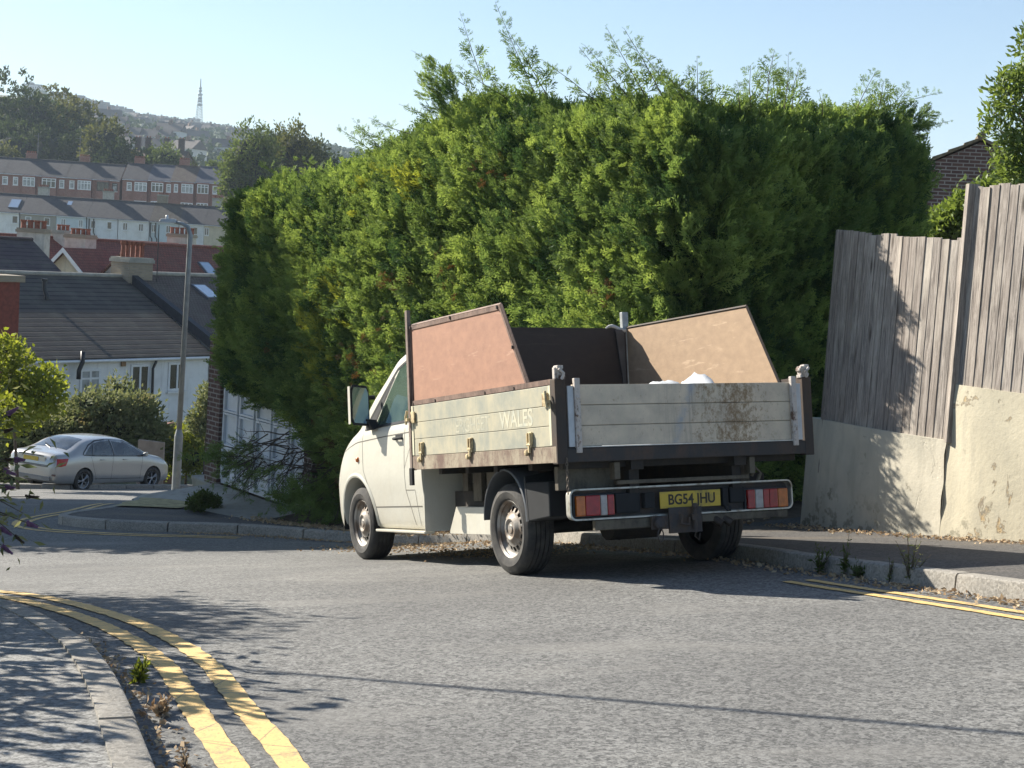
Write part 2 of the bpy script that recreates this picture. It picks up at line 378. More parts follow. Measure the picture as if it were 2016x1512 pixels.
def strip(name, P, o0, o1, z0, m, ncross=1, jit=0, zf=None):
    N = normals(P); b = MB(); rows = []
    for k in range(ncross+1):
        o = o0+(o1-o0)*k/ncross
        jj = rng.normal(0, jit, len(P)) if jit and k in (0, ncross) else 0
        q = P+N*(np.array(o)+jj)[:, None] if jit and k in (0, ncross) else P+N*o
        rows.append(np.column_stack([q, terr(q[:, 0], q[:, 1])+z0]))
    b.grid(rows); return b.build(name, m, smooth=True, autouv=False)
def kerb(name, P, side, step=.915, w=.13, h=.115):
    """row of kerb stones along P (P is the road-side face); side=+1 left of travel"""
    N = normals(P)*side; b = MB(); n = len(P); ds = np.linalg.norm(np.diff(P, axis=0), axis=1).mean(); k = max(2, int(step/ds))
    for i in range(0, n-k, k):
        idx = list(range(i, i+k+1, max(1, k//6)))
        if idx[-1] != i+k: idx.append(i+k)
        dz = random.uniform(-.003, .005); dn = random.uniform(-.003, .003); rows = []
        for q, j in enumerate(idx):
            p = P[j].copy()
            if q == 0: p += (P[j+1]-P[j])*.03/ds*.3
            if q == len(idx)-1: p -= (P[j]-P[j-1])*.03/ds*.3
            zz = tz(*p); nn = N[j]; a = p+nn*dn; c = p+nn*(dn+.018); d = p+nn*(w+dn)
            rows.append([(a[0], a[1], zz-.05), (a[0]+nn[0]*.003, a[1]+nn[1]*.003, zz+h-.022+dz), (a[0]+nn[0]*.007, a[1]+nn[1]*.007, zz+h-.008+dz), (c[0], c[1], zz+h+dz), (d[0], d[1], zz+h+dz), (d[0], d[1], zz-.05)])
        b.grid(rows)
        b.add(rows[0], [tuple(range(6))]); b.add(rows[-1], [tuple(range(6))])
    return struct(b.build(name, KERB, smooth='auto'))

LK = resample([(-.1, -4), (-.15, 0), (-.45, 2.3), (-.72, 3.5), (-1.0, 4.27), (-1.59, 5.85), (-2.05, 6.84), (-2.86, 8.16), (-4.3, 9.7), (-6.6, 11.3), (-10, 12.9), (-16, 15)], .06)
kerb('kerb', LK, 1)
struct(strip('pavement', LK, .12, 2.6, .108, PAVE, 10))
RK = resample([(8.6, -1.5), (5.6, 3.2), (3.75, 6.6), (2.80, 8.5), (2.25, 9.7), (1.9, 10.6), (1.5, 11.8), (1.0, 13.2), (.3, 14.9), (-.75, 16.5), (-2.0, 17.5), (-3.2, 17.95), (-4.2, 18.05), (-5.05, 18.3), (-5.6, 18.65), (-5.95, 19.1), (-5.95, 19.8), (-5.7, 21.2), (-5.9, 23.5), (-6.5, 26), (-6.9, 28.5), (-6.3, 31), (-3.5, 35), (1, 40)], .06)
kerb('kerb', RK, -1)
# pavement between that kerb and the wall / hedge / garage : filled to a back line
def fill_between(name, P, Q, z0, m, n=14, zq=None):
    P = np.array(P); Q = np.array(Q); b = MB(); rows = []
    for k in range(n+1):
        t = k/n; q = P*(1-t)+Q*t
        rows.append(np.column_stack([q, terr(q[:, 0], q[:, 1])+z0+(0 if zq is None else zq*t)]))
    b.grid(rows); return b.build(name, m, smooth=True, autouv=False)
RKi = RK+normals(RK)*(-.125)
def backline(n):
    pts = resample([(12.5, 2), (8.0, 7), (5.6, 10), (4.7, 12), (3.9, 14.2), (3.2, 15.6), (1.8, 17), (.2, 18.6), (-1.3, 20.2), (-2.4, 21.4), (-3.4, 22.4), (-3.9, 23.0), (-4.0, 24), (-3.6, 26), (-3, 29), (-1.5, 31.5), (2, 34), (5, 38)], .05)
    i = np.linspace(0, len(pts)-1, n); return np.stack([np.interp(i, np.arange(len(pts)), pts[:, 0]), np.interp(i, np.arange(len(pts)), pts[:, 1])], 1)
PAVED = m_asphalt('dark_pavement', .035, .15, (.20, .16, .11), (1, .93, .86))  # fresher, darker asphalt; the shade lying on it is in the colour too
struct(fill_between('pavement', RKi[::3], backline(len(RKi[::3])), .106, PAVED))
# yellow lines
LY = resample([(-.05, 1.5), (-.42, 3.4), (-.80, 4.55), (-1.15, 5.48), (-1.49, 6.42), (-1.93, 7.35), (-2.5, 8.3), (-3.4, 9.5), (-4.8, 10.7), (-7.4, 12.1), (-10.5, 13.3)], .05)
struct(strip('yellow_line', LY, .055, -.045, .006, YEL, 1, .0035)); struct(strip('yellow_line', LY, -.135, -.235, .006, YEL, 1, .0035))
RY = resample([(8.1, -1.1), (5.15, 3.4), (3.50, 6.4), (2.63, 8.15), (2.23, 8.95), (2.03, 9.4)], .05)
struct(strip('yellow_line', RY, .0, .075, .006, YEL, 1, .0035)); struct(strip('yellow_line', RY, .17, .245, .006, YEL, 1, .0035))
CY = resample([(-3.2, 17.55), (-4.3, 17.65), (-5.2, 17.95), (-5.9, 18.4), (-6.3, 19.1), (-6.35, 20), (-6.2, 21.2), (-6.35, 23.4)], .05)
struct(strip('yellow_line', CY, .0, .08, .006, YEL, 1, .004)); struct(strip('yellow_line', CY, .17, .25, .006, YEL, 1, .004))
# broken white line across the side road mouth, and give-way dashes by the far kerb
gw = resample([(-18, 20.4), (-13, 20.2), (-9, 20.0), (-6.6, 19.6)], .05)
for i in range(4, len(gw)-14, 18): struct(strip('white_line', gw[i:i+12], 0, .1, .006, WLINE))
dd = resample([(-13.5, 31.6), (-10, 35.2), (-6.5, 38.7), (-2, 43)], .05)
for i in range(0, len(dd)-30, 50): struct(strip('white_line', dd[i:i+28], 0, .11, .006, WLINE))
# far pavement behind the parked car
FK = resample([(-24, 25.5), (-17, 31.5), (-12.6, 36.4), (-9.6, 40.0), (-6, 43.6), (-3, 46)], .08)
kerb('kerb', FK, 1)
struct(strip('pavement', FK, .12, 1.9, .106, PAVE, 4))

# ------------------------------------------------------------------ lofted vehicle bodies
def pchip(x, Y, xq):
    x = np.array(x, float); Y = np.array(Y, float); h = np.diff(x); d = np.diff(Y, axis=0)/h.reshape((-1,)+(1,)*(Y.ndim-1))
    m = np.zeros_like(Y); m[0] = d[0]; m[-1] = d[-1]
    a, b2 = d[:-1], d[1:]
    with np.errstate(divide='ignore', invalid='ignore'): hm = np.where(a*b2 > 0, 2*a*b2/(a+b2), 0)
    m[1:-1] = hm
    i = np.clip(np.searchsorted(x, xq)-1, 0, len(x)-2); t = (xq-x[i])/h[i]
    sh = (-1,)+(1,)*(Y.ndim-1); t = t.reshape(sh); hh = h[i].reshape(sh)
    return (1+2*t)*(1-t)**2*Y[i]+t*(1-t)**2*hh*m[i]+t*t*(3-2*t)*Y[i+1]+t*t*(t-1)*hh*m[i+1]
class Loft:
    """half sections (x,z) from bottom centre to roof centre at stations y"""
    def __init__(s, stations, ns=5, ny=90):
        s.y = np.array([q[0] for q in stations]); s.S = np.array([q[1] for q in stations], float)
        k = s.S.shape[1]; u = np.linspace(0, k-1, (k-1)*ns+1); s.u = u
        s.yq = np.unique(np.concatenate([np.linspace(s.y[0], s.y[-1], ny), s.y]))
        A = pchip(s.y, s.S, s.yq)                       # (ny,k,2)
        s.G = np.stack([pchip(np.arange(k), A[j], u) for j in range(len(s.yq))])   # (ny,nu,2)
    def sec(s, y):
        j = np.clip(np.searchsorted(s.yq, y)-1, 0, len(s.yq)-2); t = (y-s.yq[j])/(s.yq[j+1]-s.yq[j]); return s.G[j]*(1-t)+s.G[j+1]*t
    def sx(s, y, z):
        g = s.sec(y); g = g[g[:, 0].argmax()*0+2:]; zz = np.maximum.accumulate(g[:, 1]); return float(np.interp(z, zz, g[:, 0]))
    def sz(s, x, y):
        g = s.sec(y)[::-1]; g = g[:int(len(g)*.6)]; return float(np.interp(x, g[:, 0], g[:, 1]))
    def mesh(s, b, mi=0):
        ny, nu = s.G.shape[:2]
        ring = []
        for j in range(ny):
            h = [(x, s.yq[j], z) for x, z in s.G[j]]; ring.append(h+[(-x, y, z) for x, y, z in h[-2:0:-1]])
        n = len(ring[0]); vs = [p for r in ring for p in r]
        fs = [(j*n+k, (j+1)*n+k, (j+1)*n+(k+1) % n, j*n+(k+1) % n) for j in range(ny-1) for k in range(n)]
        fs += [tuple(range(n)), tuple((ny-1)*n+k for k in range(n))[::-1]]
        return b.add(vs, fs, mi)
    def side_patch(s, side, bot, top, off=.004, n=14, m=6):
        """grid laid on the side between two (y,z) curves"""
        B = np.array(bot, float); T = np.array(top, float)
        def samp(C, n):
            L = np.concatenate([[0], np.cumsum(np.linalg.norm(np.diff(C, axis=0), axis=1))]); q = np.linspace(0, L[-1], n); return np.stack([np.interp(q, L, C[:, 0]), np.interp(q, L, C[:, 1])], 1)
        b_, t_ = samp(B, n), samp(T, n); rows = []
        for k in range(m+1):
            q = b_*(1-k/m)+t_*k/m; rows.append([(side*(s.sx(y, z)+off), y, z) for y, z in q])
        return rows
    def top_patch(s, q00, q10, q11, q01, off=.004, n=12, m=6):
        rows = []
        for j in range(m+1):
            v = j/m; r = []
            for i in range(n+1):
                u = i/n; x = (q00[0]*(1-u)+q10[0]*u)*(1-v)+(q01[0]*(1-u)+q11[0]*u)*v; y = (q00[1]*(1-u)+q10[1]*u)*(1-v)+(q01[1]*(1-u)+q11[1]*u)*v
                r.append((x, y, s.sz(abs(x), y)+off))
            rows.append(r)
        return rows
    def seam(s, b, side, pts, wd=.004, off=.0015, n=24, mi=0):
        P = np.array(pts, float); L = np.concatenate([[0], np.cumsum(np.linalg.norm(np.diff(P, axis=0), axis=1))]); q = np.linspace(0, L[-1], n)
        C = np.stack([np.interp(q, L, P[:, 0]), np.interp(q, L, P[:, 1])], 1); T = np.gradient(C, axis=0); T /= np.linalg.norm(T, axis=1)[:, None]; N = np.stack([-T[:, 1], T[:, 0]], 1)*wd
        rows = [[(side*(s.sx(y, z)+off), y, z) for y, z in C-N], [(side*(s.sx(y, z)+off), y, z) for y, z in C+N]]
        b.grid(rows, mi)
def cut(o, c, r, x0, x1):
    m = MB(); m.lathe([(0, 0), (r, 0), (r, x1-x0), (0, x1-x0)], (x0, c[0], c[1]), (1, 0, 0), 48)
    k = m.build('cutter', [], o.parent, autouv=False)
    bm = bmesh.new(); bm.from_mesh(k.data); bmesh.ops.remove_doubles(bm, verts=bm.verts, dist=1e-5); bmesh.ops.recalc_face_normals(bm, faces=bm.faces); bm.to_mesh(k.data); bm.free()
    return k
def apply_cuts(o, cutters):
    bm = bmesh.new(); bm.from_mesh(o.data); bmesh.ops.remove_doubles(bm, verts=bm.verts, dist=1e-6); bmesh.ops.recalc_face_normals(bm, faces=bm.faces); bm.to_mesh(o.data); bm.free()
    for k in cutters:
        md = o.modifiers.new('cut', 'BOOLEAN'); md.operation = 'DIFFERENCE'; md.object = k; md.solver = 'EXACT'
    dg = bpy.context.evaluated_depsgraph_get(); me = bpy.data.meshes.new_from_object(o.evaluated_get(dg)); o.modifiers.clear(); o.data = me
    for k in cutters: bpy.data.objects.remove(k)
    me.polygons.foreach_set('use_smooth', [True]*len(me.polygons))
    bm = bmesh.new(); bm.from_mesh(me); sh = [(len(e.link_faces) != 2 or e.calc_face_angle(3) > R(40)) for e in bm.edges]; bm.free()
    if 'sharp_edge' not in me.attributes: me.attributes.new('sharp_edge', 'BOOLEAN', 'EDGE')
    me.attributes['sharp_edge'].data.foreach_set('value', sh)
def text_mesh(name, body, size, parent, mtx, m, ext=.0008, offset=0., sx=1.):
    cu = bpy.data.curves.new('t', 'FONT'); cu.body = body; cu.size = size; cu.extrude = ext; cu.offset = offset; cu.align_x = 'CENTER'; cu.align_y = 'CENTER'
    t = bpy.data.objects.new('t', cu); COL.objects.link(t); bpy.context.view_layer.update()
    me = bpy.data.meshes.new_from_object(t.evaluated_get(bpy.context.evaluated_depsgraph_get())); bpy.data.objects.remove(t)
    me.transform(Matrix.Diagonal((sx, 1, 1, 1))); me.transform(mtx); me.materials.clear(); me.materials.append(m); me.name = name
    o = bpy.data.objects.new(name, me); COL.objects.link(o); o.parent = parent; return o
RUBBER = mat('tyre_rubber', (.030, .029, .028), .85, var=.35, vs=14, bump=.25, bs=120, col2=(.065, .06, .052), edge=(.4, .7))
def m_rim():
    b = NB('dusty_steel_rim'); v = b.coord()
    c = b.mix(b.ramp(b.noise(v, 7, 7, .65), [(.38, 0.), (.62, 1.)]), (.36, .345, .315), (.17, .125, .09)); b.bsdf(c, .6, .3, b.bump(b.noise(v, 50, 4), .3, .004)); return b.m
RIMD = m_rim(); BLK = mat('black_void', (.006, .006, .006), .9, var=0)
def make_wheel(rt, rad=.327, wd=.205, rr=.205, mats=None, alloy=False, parent=None, name='wheel'):
    """wheel in local frame: outer face towards -X, hub at origin. rim mesh with tyre child"""
    o = MB(); s = -1; xo = s*0.0
    # rim barrel and lip
    o.lathe([(rr*.97, .09), (rr*.95, .02), (rr*.99, .012), (rr*1.02, .006), (rr*1.035, .010), (rr*1.03, .03)], (0, 0, 0), (1, 0, 0), 40, 0)
    o.lathe([(0, .10), (rr*.96, .10)], (0, 0, 0), (1, 0, 0), 40, 1)
    if not alloy:
        o.lathe([(0, .012), (.028, .010), (.034, .016), (.055, .018), (.062, .010), (.075, .006), (.090, .012), (.104, .024), (.118, .030), (.128, .032)], (0, 0, 0), (1, 0, 0), 40, 0)
        n = 16
        for k in range(n):
            a0 = 2*math.pi*(k+.30)/n; a1 = 2*math.pi*(k+.78)/n; rows = []
            for r, x in ((.126, .032), (.145, .042), (.165, .05)):
                w_ = .5 if r != .145 else .36; am = (a0+a1)/2; hw = (a1-a0)*w_*(1.0 if r < .16 else 1.25)
                rows.append([(x, r*math.cos(am-hw), r*math.sin(am-hw)), (x-.002, r*math.cos(am), r*math.sin(am)), (x, r*math.cos(am+hw), r*math.sin(am+hw))])
            o.grid(rows, 0)
        o.lathe([(.162, .049), (.172, .052), (.180, .05), (.190, .035), (rr*.97, .03), (rr*.97, .045)], (0, 0, 0), (1, 0, 0), 40, 0)
        for k in range(5):
            a = 2*math.pi*k/5+.3; o.lathe([(0, -.002), (.009, -.001), (.010, .014)], (.012, .066*math.cos(a), .066*math.sin(a)), (1, 0, 0), 8, 0)
    else:
        o.lathe([(0, .012), (.03, .012), (.045, .022), (.05, .03)], (0, 0, 0), (1, 0, 0), 24, 0)
        for k in range(5):
            for d in (-1, 1):
                a = 2*math.pi*k/5; P = []
                for r, w_, x in ((.03, .35, .02), (.10, .14, .028), (.17, .10, .022), (rr*.98, .105, .012)):
                    am = a+d*(.085+.06*(r/rr)); P.append([(x, r*math.cos(am-w_*.8), r*math.sin(am-w_*.8)), (x-.012, r*math.cos(am), r*math.sin(am)), (x, r*math.cos(am+w_*.8), r*math.sin(am+w_*.8))])
                o.grid(P, 0)
    rim = o.build(name, mats, parent, smooth='auto', autouv=False)
    t = MB(); rs = rr; R_ = rad; W = wd
    prof = [(rs*1.0, .02), (rs*1.04, .004), (rs*1.10, -.004), ((rs+R_)/2-.01, -.010), ((rs+R_)/2+.002, -.013), ((rs+R_)/2+.006, -.010), (R_-.022, -.004), (R_-.008, .008), (R_, .022)]
    for g in (.052, .088, .124, .160):
        prof += [(R_+.001, g-.004), (R_-.009, g-.003), (R_-.009, g+.003), (R_+.001, g+.004)]
    prof += [(R_, W-.022), (R_-.01, W-.006), (rs*1.1, W), (rs, W-.02)]
    t.lathe(prof, (0, 0, 0), (1, 0, 0), 72, 0)
    t.build('tyre', RUBBER, rim, smooth='auto', autouv=False)
    return rim

# ------------------------------------------------------------------ the flatbed truck
def m_paint(name, col, rough=.35, dirt=(.45, .40, .30), amt=.5):
    b = NB(name); v = b.coord()
    n = b.noise(v, 2.2, 8, .65); n2 = b.noise(b.coord(scale=(9, 9, .8)), 1.2, 6, .6)
    z = b.n('ShaderNodeSeparateXYZ', {0: v}).outputs[2]
    low = b.ramp(z, [(.15, 1.), (.8, .1)])
    c = b.mix(b.math('MULTIPLY', b.ramp(n, [(.36, 0.), (.66, amt*1.4)]), low), col, dirt)
    c = b.mix(b.ramp(n2, [(.55, 0.), (.78, amt*.35)]), c, tuple(x*.7 for x in dirt))
    b.bsdf(c, rough, 0, b.bump(b.noise(v, 4.5, 4), .25, .03), **{'Coat Weight': .3}); return b.m
PAINT = m_paint('grubby_white_paint', (.58, .565, .485))
def m_alu(name, c1, c2, c3, streak=(1, 1, 1)):
    b = NB(name); v = b.coord()
    n = b.noise(v, 5, 8, .68); n2 = b.noise(b.coord(scale=(3, 7, .7)), 1.8, 7, .65, .6); n3 = b.noise(v, 26, 5, .7)
    c = b.mix(b.ramp(n, [(.36, 0.), (.64, 1.)]), c1, c2)
    c = b.mix(b.ramp(n2, [(.5, 0.), (.7, .55)]), c, c3)
    c = b.mix(b.ramp(n3, [(.62, 0.), (.72, .35)]), c, tuple(x*.55 for x in c2))
    b.bsdf(c, .55, .12, b.bump(n3, .15, .004)); return b.m
ALU = m_alu('weathered_aluminium', (.46, .425, .31), (.30, .31, .26), (.51, .455, .31))
def m_tailgate():
    b = NB('stained_aluminium'); v = b.coord()
    sx = b.n('ShaderNodeSeparateXYZ', {0: v})
    n = b.noise(v, 5, 8, .68); n2 = b.noise(b.coord(scale=(5, 3, .7)), 1.8, 7, .65, .6)
    c = b.mix(b.ramp(n, [(.36, 0.), (.64, 1.)]), (.66, .555, .415), (.47, .40, .31))
    c = b.mix(b.ramp(n2, [(.5, 0.), (.7, .5)]), c, (.55, .49, .36))
    # rust speckle concentrated on the right half
    def blob(cx, wx): 
        d = b.math('DIVIDE', b.math('SUBTRACT', sx.outputs[0], cx), wx); return b.math('EXPONENT', b.math('MULTIPLY', b.math('MULTIPLY', d, d), -1.))
    msk = b.math('ADD', blob(.40, .22), b.math('MULTIPLY', blob(.12, .10), .3))
    sp = b.noise(b.coord(scale=(1, 1, .75)), 34, 8, .78); thr = b.math('ADD', sp, b.math('MULTIPLY', msk, .185))
    c = b.mix(b.ramp(thr, [(.58, 0.), (.74, .85)]), c, (.20, .12, .045))
    c = b.mix(b.math('MULTIPLY', b.ramp(b.noise(b.coord(scale=(10, 1, .6)), 2.5, 6, .7), [(.5, 0.), (.65, .6)]), blob(.02, .22)), c, (.20, .18, .15))
    # bluish scrape
    sd = b.math('ADD', sx.outputs[0], b.math('MULTIPLY', sx.outputs[2], -.42)); d = b.math('DIVIDE', b.math('SUBTRACT', sd, -.50), .03)
    scr = b.math('EXPONENT', b.math('MULTIPLY', b.math('MULTIPLY', d, d), -1.))
    c = b.mix(b.math('MULTIPLY', b.ramp(b.noise(v, 9, 5, .7), [(.35, 0.), (.6, .8)]), scr), c, (.30, .33, .37))
    b.bsdf(c, .6, .1, b.bump(sp, .12, .004)); return b.m
ALUT = m_tailgate()
def m_rust(name, paint, rust, lo=.45, hi=.6, sc=7):
    b = NB(name); v = b.coord()
    n = b.noise(b.coord(scale=(1, 1, .5)), sc, 9, .72); c = b.mix(b.ramp(n, [(lo, 0.), (hi, 1.)]), paint, rust)
    c = b.mix(b.ramp(b.noise(v, 40, 5), [(.55, 0.), (.75, .6)]), c, (.05, .035, .025)); b.bsdf(c, .75, .1, b.bump(n, .5, .006)); return b.m
RAVE = m_rust('rusted_rave', (.34, .29, .21), (.15, .095, .07), .42, .62, 6)
RAVED = m_rust('dark_rusty_steel', (.045, .042, .04), (.085, .055, .04), .45, .65)
POSTD = m_rust('dark_post_steel', (.045, .038, .033), (.07, .045, .03), .4, .6)
FLANGE = m_rust('chipped_white_steel', (.52, .47, .42), (.13, .07, .045), .55, .62, 16)
CLAMP = m_rust('cream_bracket_steel', (.58, .47, .27), (.22, .14, .07), .52, .66, 20)
CHROME = mat('worn_bumper_edge', (.46, .45, .40), .4, .4, var=.45, vs=14, col2=(.2, .17, .12), edge=(.5, .7))
CHASS = m_rust('chassis_steel', (.022, .02, .018), (.045, .032, .022), .45, .65)
BEIGE = m_rust('dirty_beige_beam', (.13, .112, .08), (.05, .04, .03), .45, .65)
def m_ply(name, c1, c2, scratch):
    b = NB(name); v = b.coord()
    n = b.noise(b.coord(scale=(1, 1, 1.6)), 9, 8, .7); c = b.mix(b.ramp(n, [(.35, 0.), (.68, 1.)]), c1, c2)
    sc = b.noise(b.coord(scale=(1, 1.5, 14), rot=(.25, 0, 0)), 1.4, 7, .7, .3); c = b.mix(b.ramp(sc, [(.60, 0.), (.66, .7)]), c, scratch)
    sp = b.noise(v, 55, 3); c = b.mix(b.ramp(sp, [(.68, 0.), (.76, .4)]), c, tuple(x*.45 for x in c2)); b.bsdf(c, .7, 0, b.bump(n, .1, .003)); return b.m
PLYO = m_ply('outer_plywood', (.39, .205, .13), (.30, .155, .10), (.48, .29, .20))
PLYI = m_ply('inner_plywood', (.40, .275, .17), (.31, .21, .13), (.54, .39, .26))
PLYD = m_ply('shaded_plywood', (.040, .028, .022), (.028, .02, .017), (.06, .045, .035))  # headboard ply, near black: the shade on its rear face is painted in
GREYPL = mat('grey_plastic', (.14, .15, .16), .6, var=.3, vs=6)
DARKPL = mat('dark_plastic', (.016, .018, .020), .85, var=.3, vs=6)
CABGL = mat('cab_window_glass', (.03, .055, .045), .05, var=.5, vs=3, col2=(.09, .13, .10), **{'Specular IOR Level': .9, 'Coat Weight': .6})  # greenish reflection painted into the glass colour
RED = mat('red_lamp_lens', (.34, .012, .012), .25, var=.3, vs=25); AMB = mat('amber_lamp_lens', (.50, .13, .012), .25, var=.3, vs=25); CLEAR = mat('clear_lamp_lens', (.38, .35, .33), .25, var=.3, vs=25)
PLATE = mat('yellow_number_plate', (.58, .41, .05), .6, var=.3, vs=14, col2=(.30, .23, .07), edge=(.5, .7)); INK = mat('black_ink', (.035, .028, .018), .6, var=.1)
WALES = mat('faded_lettering', (.55, .52, .385), .6, var=.2, vs=18, col2=(.45, .46, .38), edge=(.45, .62))
TARP = mat('white_rubble_bag', (.50, .52, .53), .55, var=.12, vs=12, bump=.5, bs=18)

TR = np.array([[0.8924206825526318, -0.43941433720509715, -0.10247129164258506], [0.45045597334817417, 0.8807347862781779, 0.14627252754526848], [0.025975785401862524, -0.17669543428775242, 0.9839227520870828]])
TO = np.array([0.8899525787640342, 10.63619975658793, -2.24388890225123+CH])
TM = Matrix([list(TR[i])+[TO[i]] for i in range(3)]+[[0, 0, 0, 1]])
def tw(x, y, z): return TR@np.array([x, y, z])+TO
truck = thing('flatbed_truck', 'old white flatbed truck with plywood-topped tipping bed, parked half round the bend below the hedge', 'truck', mw=TM)
HR, WBS, XO = .327, 3.01, .9113
for x, y, flip in ((-XO, 0, 0), (-XO, WBS, 0), (XO, 0, 1), (XO, WBS, 1)):
    wh = make_wheel(0, HR, .205, .203, [RIMD, BLK], parent=truck)
    wh.location = (x, y, HR); wh.rotation_euler = (random.uniform(0, 3), 0, math.pi if flip else 0)
# cab body
def sect(z0, x1, x2, x3, x4, zb, x5, zw, x6, zr, zt, zc=.47):
    return [(0, z0), (x1*.6, z0), (x1, z0+.01), (x2, zc), (x3, .78 if zb > .95 else (zc+zb)/2), (x4, zb), (x5, zw), (x6, zr), (x6*.62, zr+(zt-zr)*.72), (0, zt)]
ST = [(1.50, sect(.28, .86, .915, .945, .93, 1.10, .90, 1.20, .745, 1.80, 1.93)),
      (2.00, sect(.28, .86, .915, .945, .93, 1.10, .90, 1.20, .745, 1.81, 1.95)),
      (2.30, sect(.28, .86, .915, .945, .93, 1.10, .90, 1.20, .755, 1.76, 1.92)),
      (2.60, sect(.28, .87, .92, .945, .93, 1.095, .90, 1.19, .785, 1.58, 1.73)),
      (2.90, sect(.28, .88, .935, .95, .93, 1.085, .89, 1.17, .82, 1.37, 1.49)),
      (3.15, sect(.28, .88, .94, .955, .92, 1.07, .87, 1.14, .80, 1.20, 1.29)),
      (3.40, sect(.27, .87, .93, .94, .885, 1.02, .82, 1.075, .68, 1.11, 1.16)),
      (3.60, sect(.26, .84, .89, .90, .83, .93, .74, .985, .55, 1.01, 1.04)),
      (3.76, sect(.27, .78, .83, .83, .74, .80, .62, .85, .42, .87, .89, .45)),
      (3.86, sect(.32, .66, .72, .72, .62, .66, .50, .68, .35, .69, .70, .43))]
CB = Loft(ST)
b = MB(); CB.mesh(b); cab = b.build('cab', [PAINT], truck, smooth=True, autouv=False)
apply_cuts(cab, [cut(cab, (WBS, .36), .385, -1.05, -.55), cut(cab, (WBS, .36), .385, .55, 1.05)])
cab.data.materials.clear(); cab.data.materials.append(PAINT)
# wheel-arch liners, arch lips, seams, creases
for sd in (-1, 1):
    b = MB(); P = [[(sd*x, WBS+.387*math.cos(t), .36+.387*math.sin(t)) for t in np.linspace(-.25, math.pi+.25, 30)] for x in (.56, .935)]
    b.grid(P, 0)
    b.add([(sd*.56, WBS+.387*math.cos(t), .36+.387*math.sin(t)) for t in np.linspace(-.25, math.pi+.25, 30)], [tuple(range(30))])
    b.build('wheel_arch', BLK, truck, autouv=False)
b = MB()
for sd in (-1, 1):
    CB.seam(b, sd, [(1.86, 1.14), (1.86, .62), (1.80, .46), (1.76, .30)], .003)            # rear door edge
    CB.seam(b, sd, [(2.86, 1.13), (2.82, .80), (2.72, .66)], .003)                            # front door edge
    CB.seam(b, sd, [(1.56, 1.105), (2.3, 1.085), (3.0, 1.055), (3.45, .97)], .0045)
    CB.seam(b, sd, [(1.56, .485), (2.60, .475)], .005)
    CB.seam(b, sd, [(1.86, .62), (1.66, .62), (1.66, .32)], .0025)
    CB.seam(b, sd, [(1.86, .80), (1.70, 1.02), (1.66, 1.12)], .002)
b.build('door_seam', mat('seam_grey', (.13, .12, .10), .8, var=.3), truck, autouv=False)
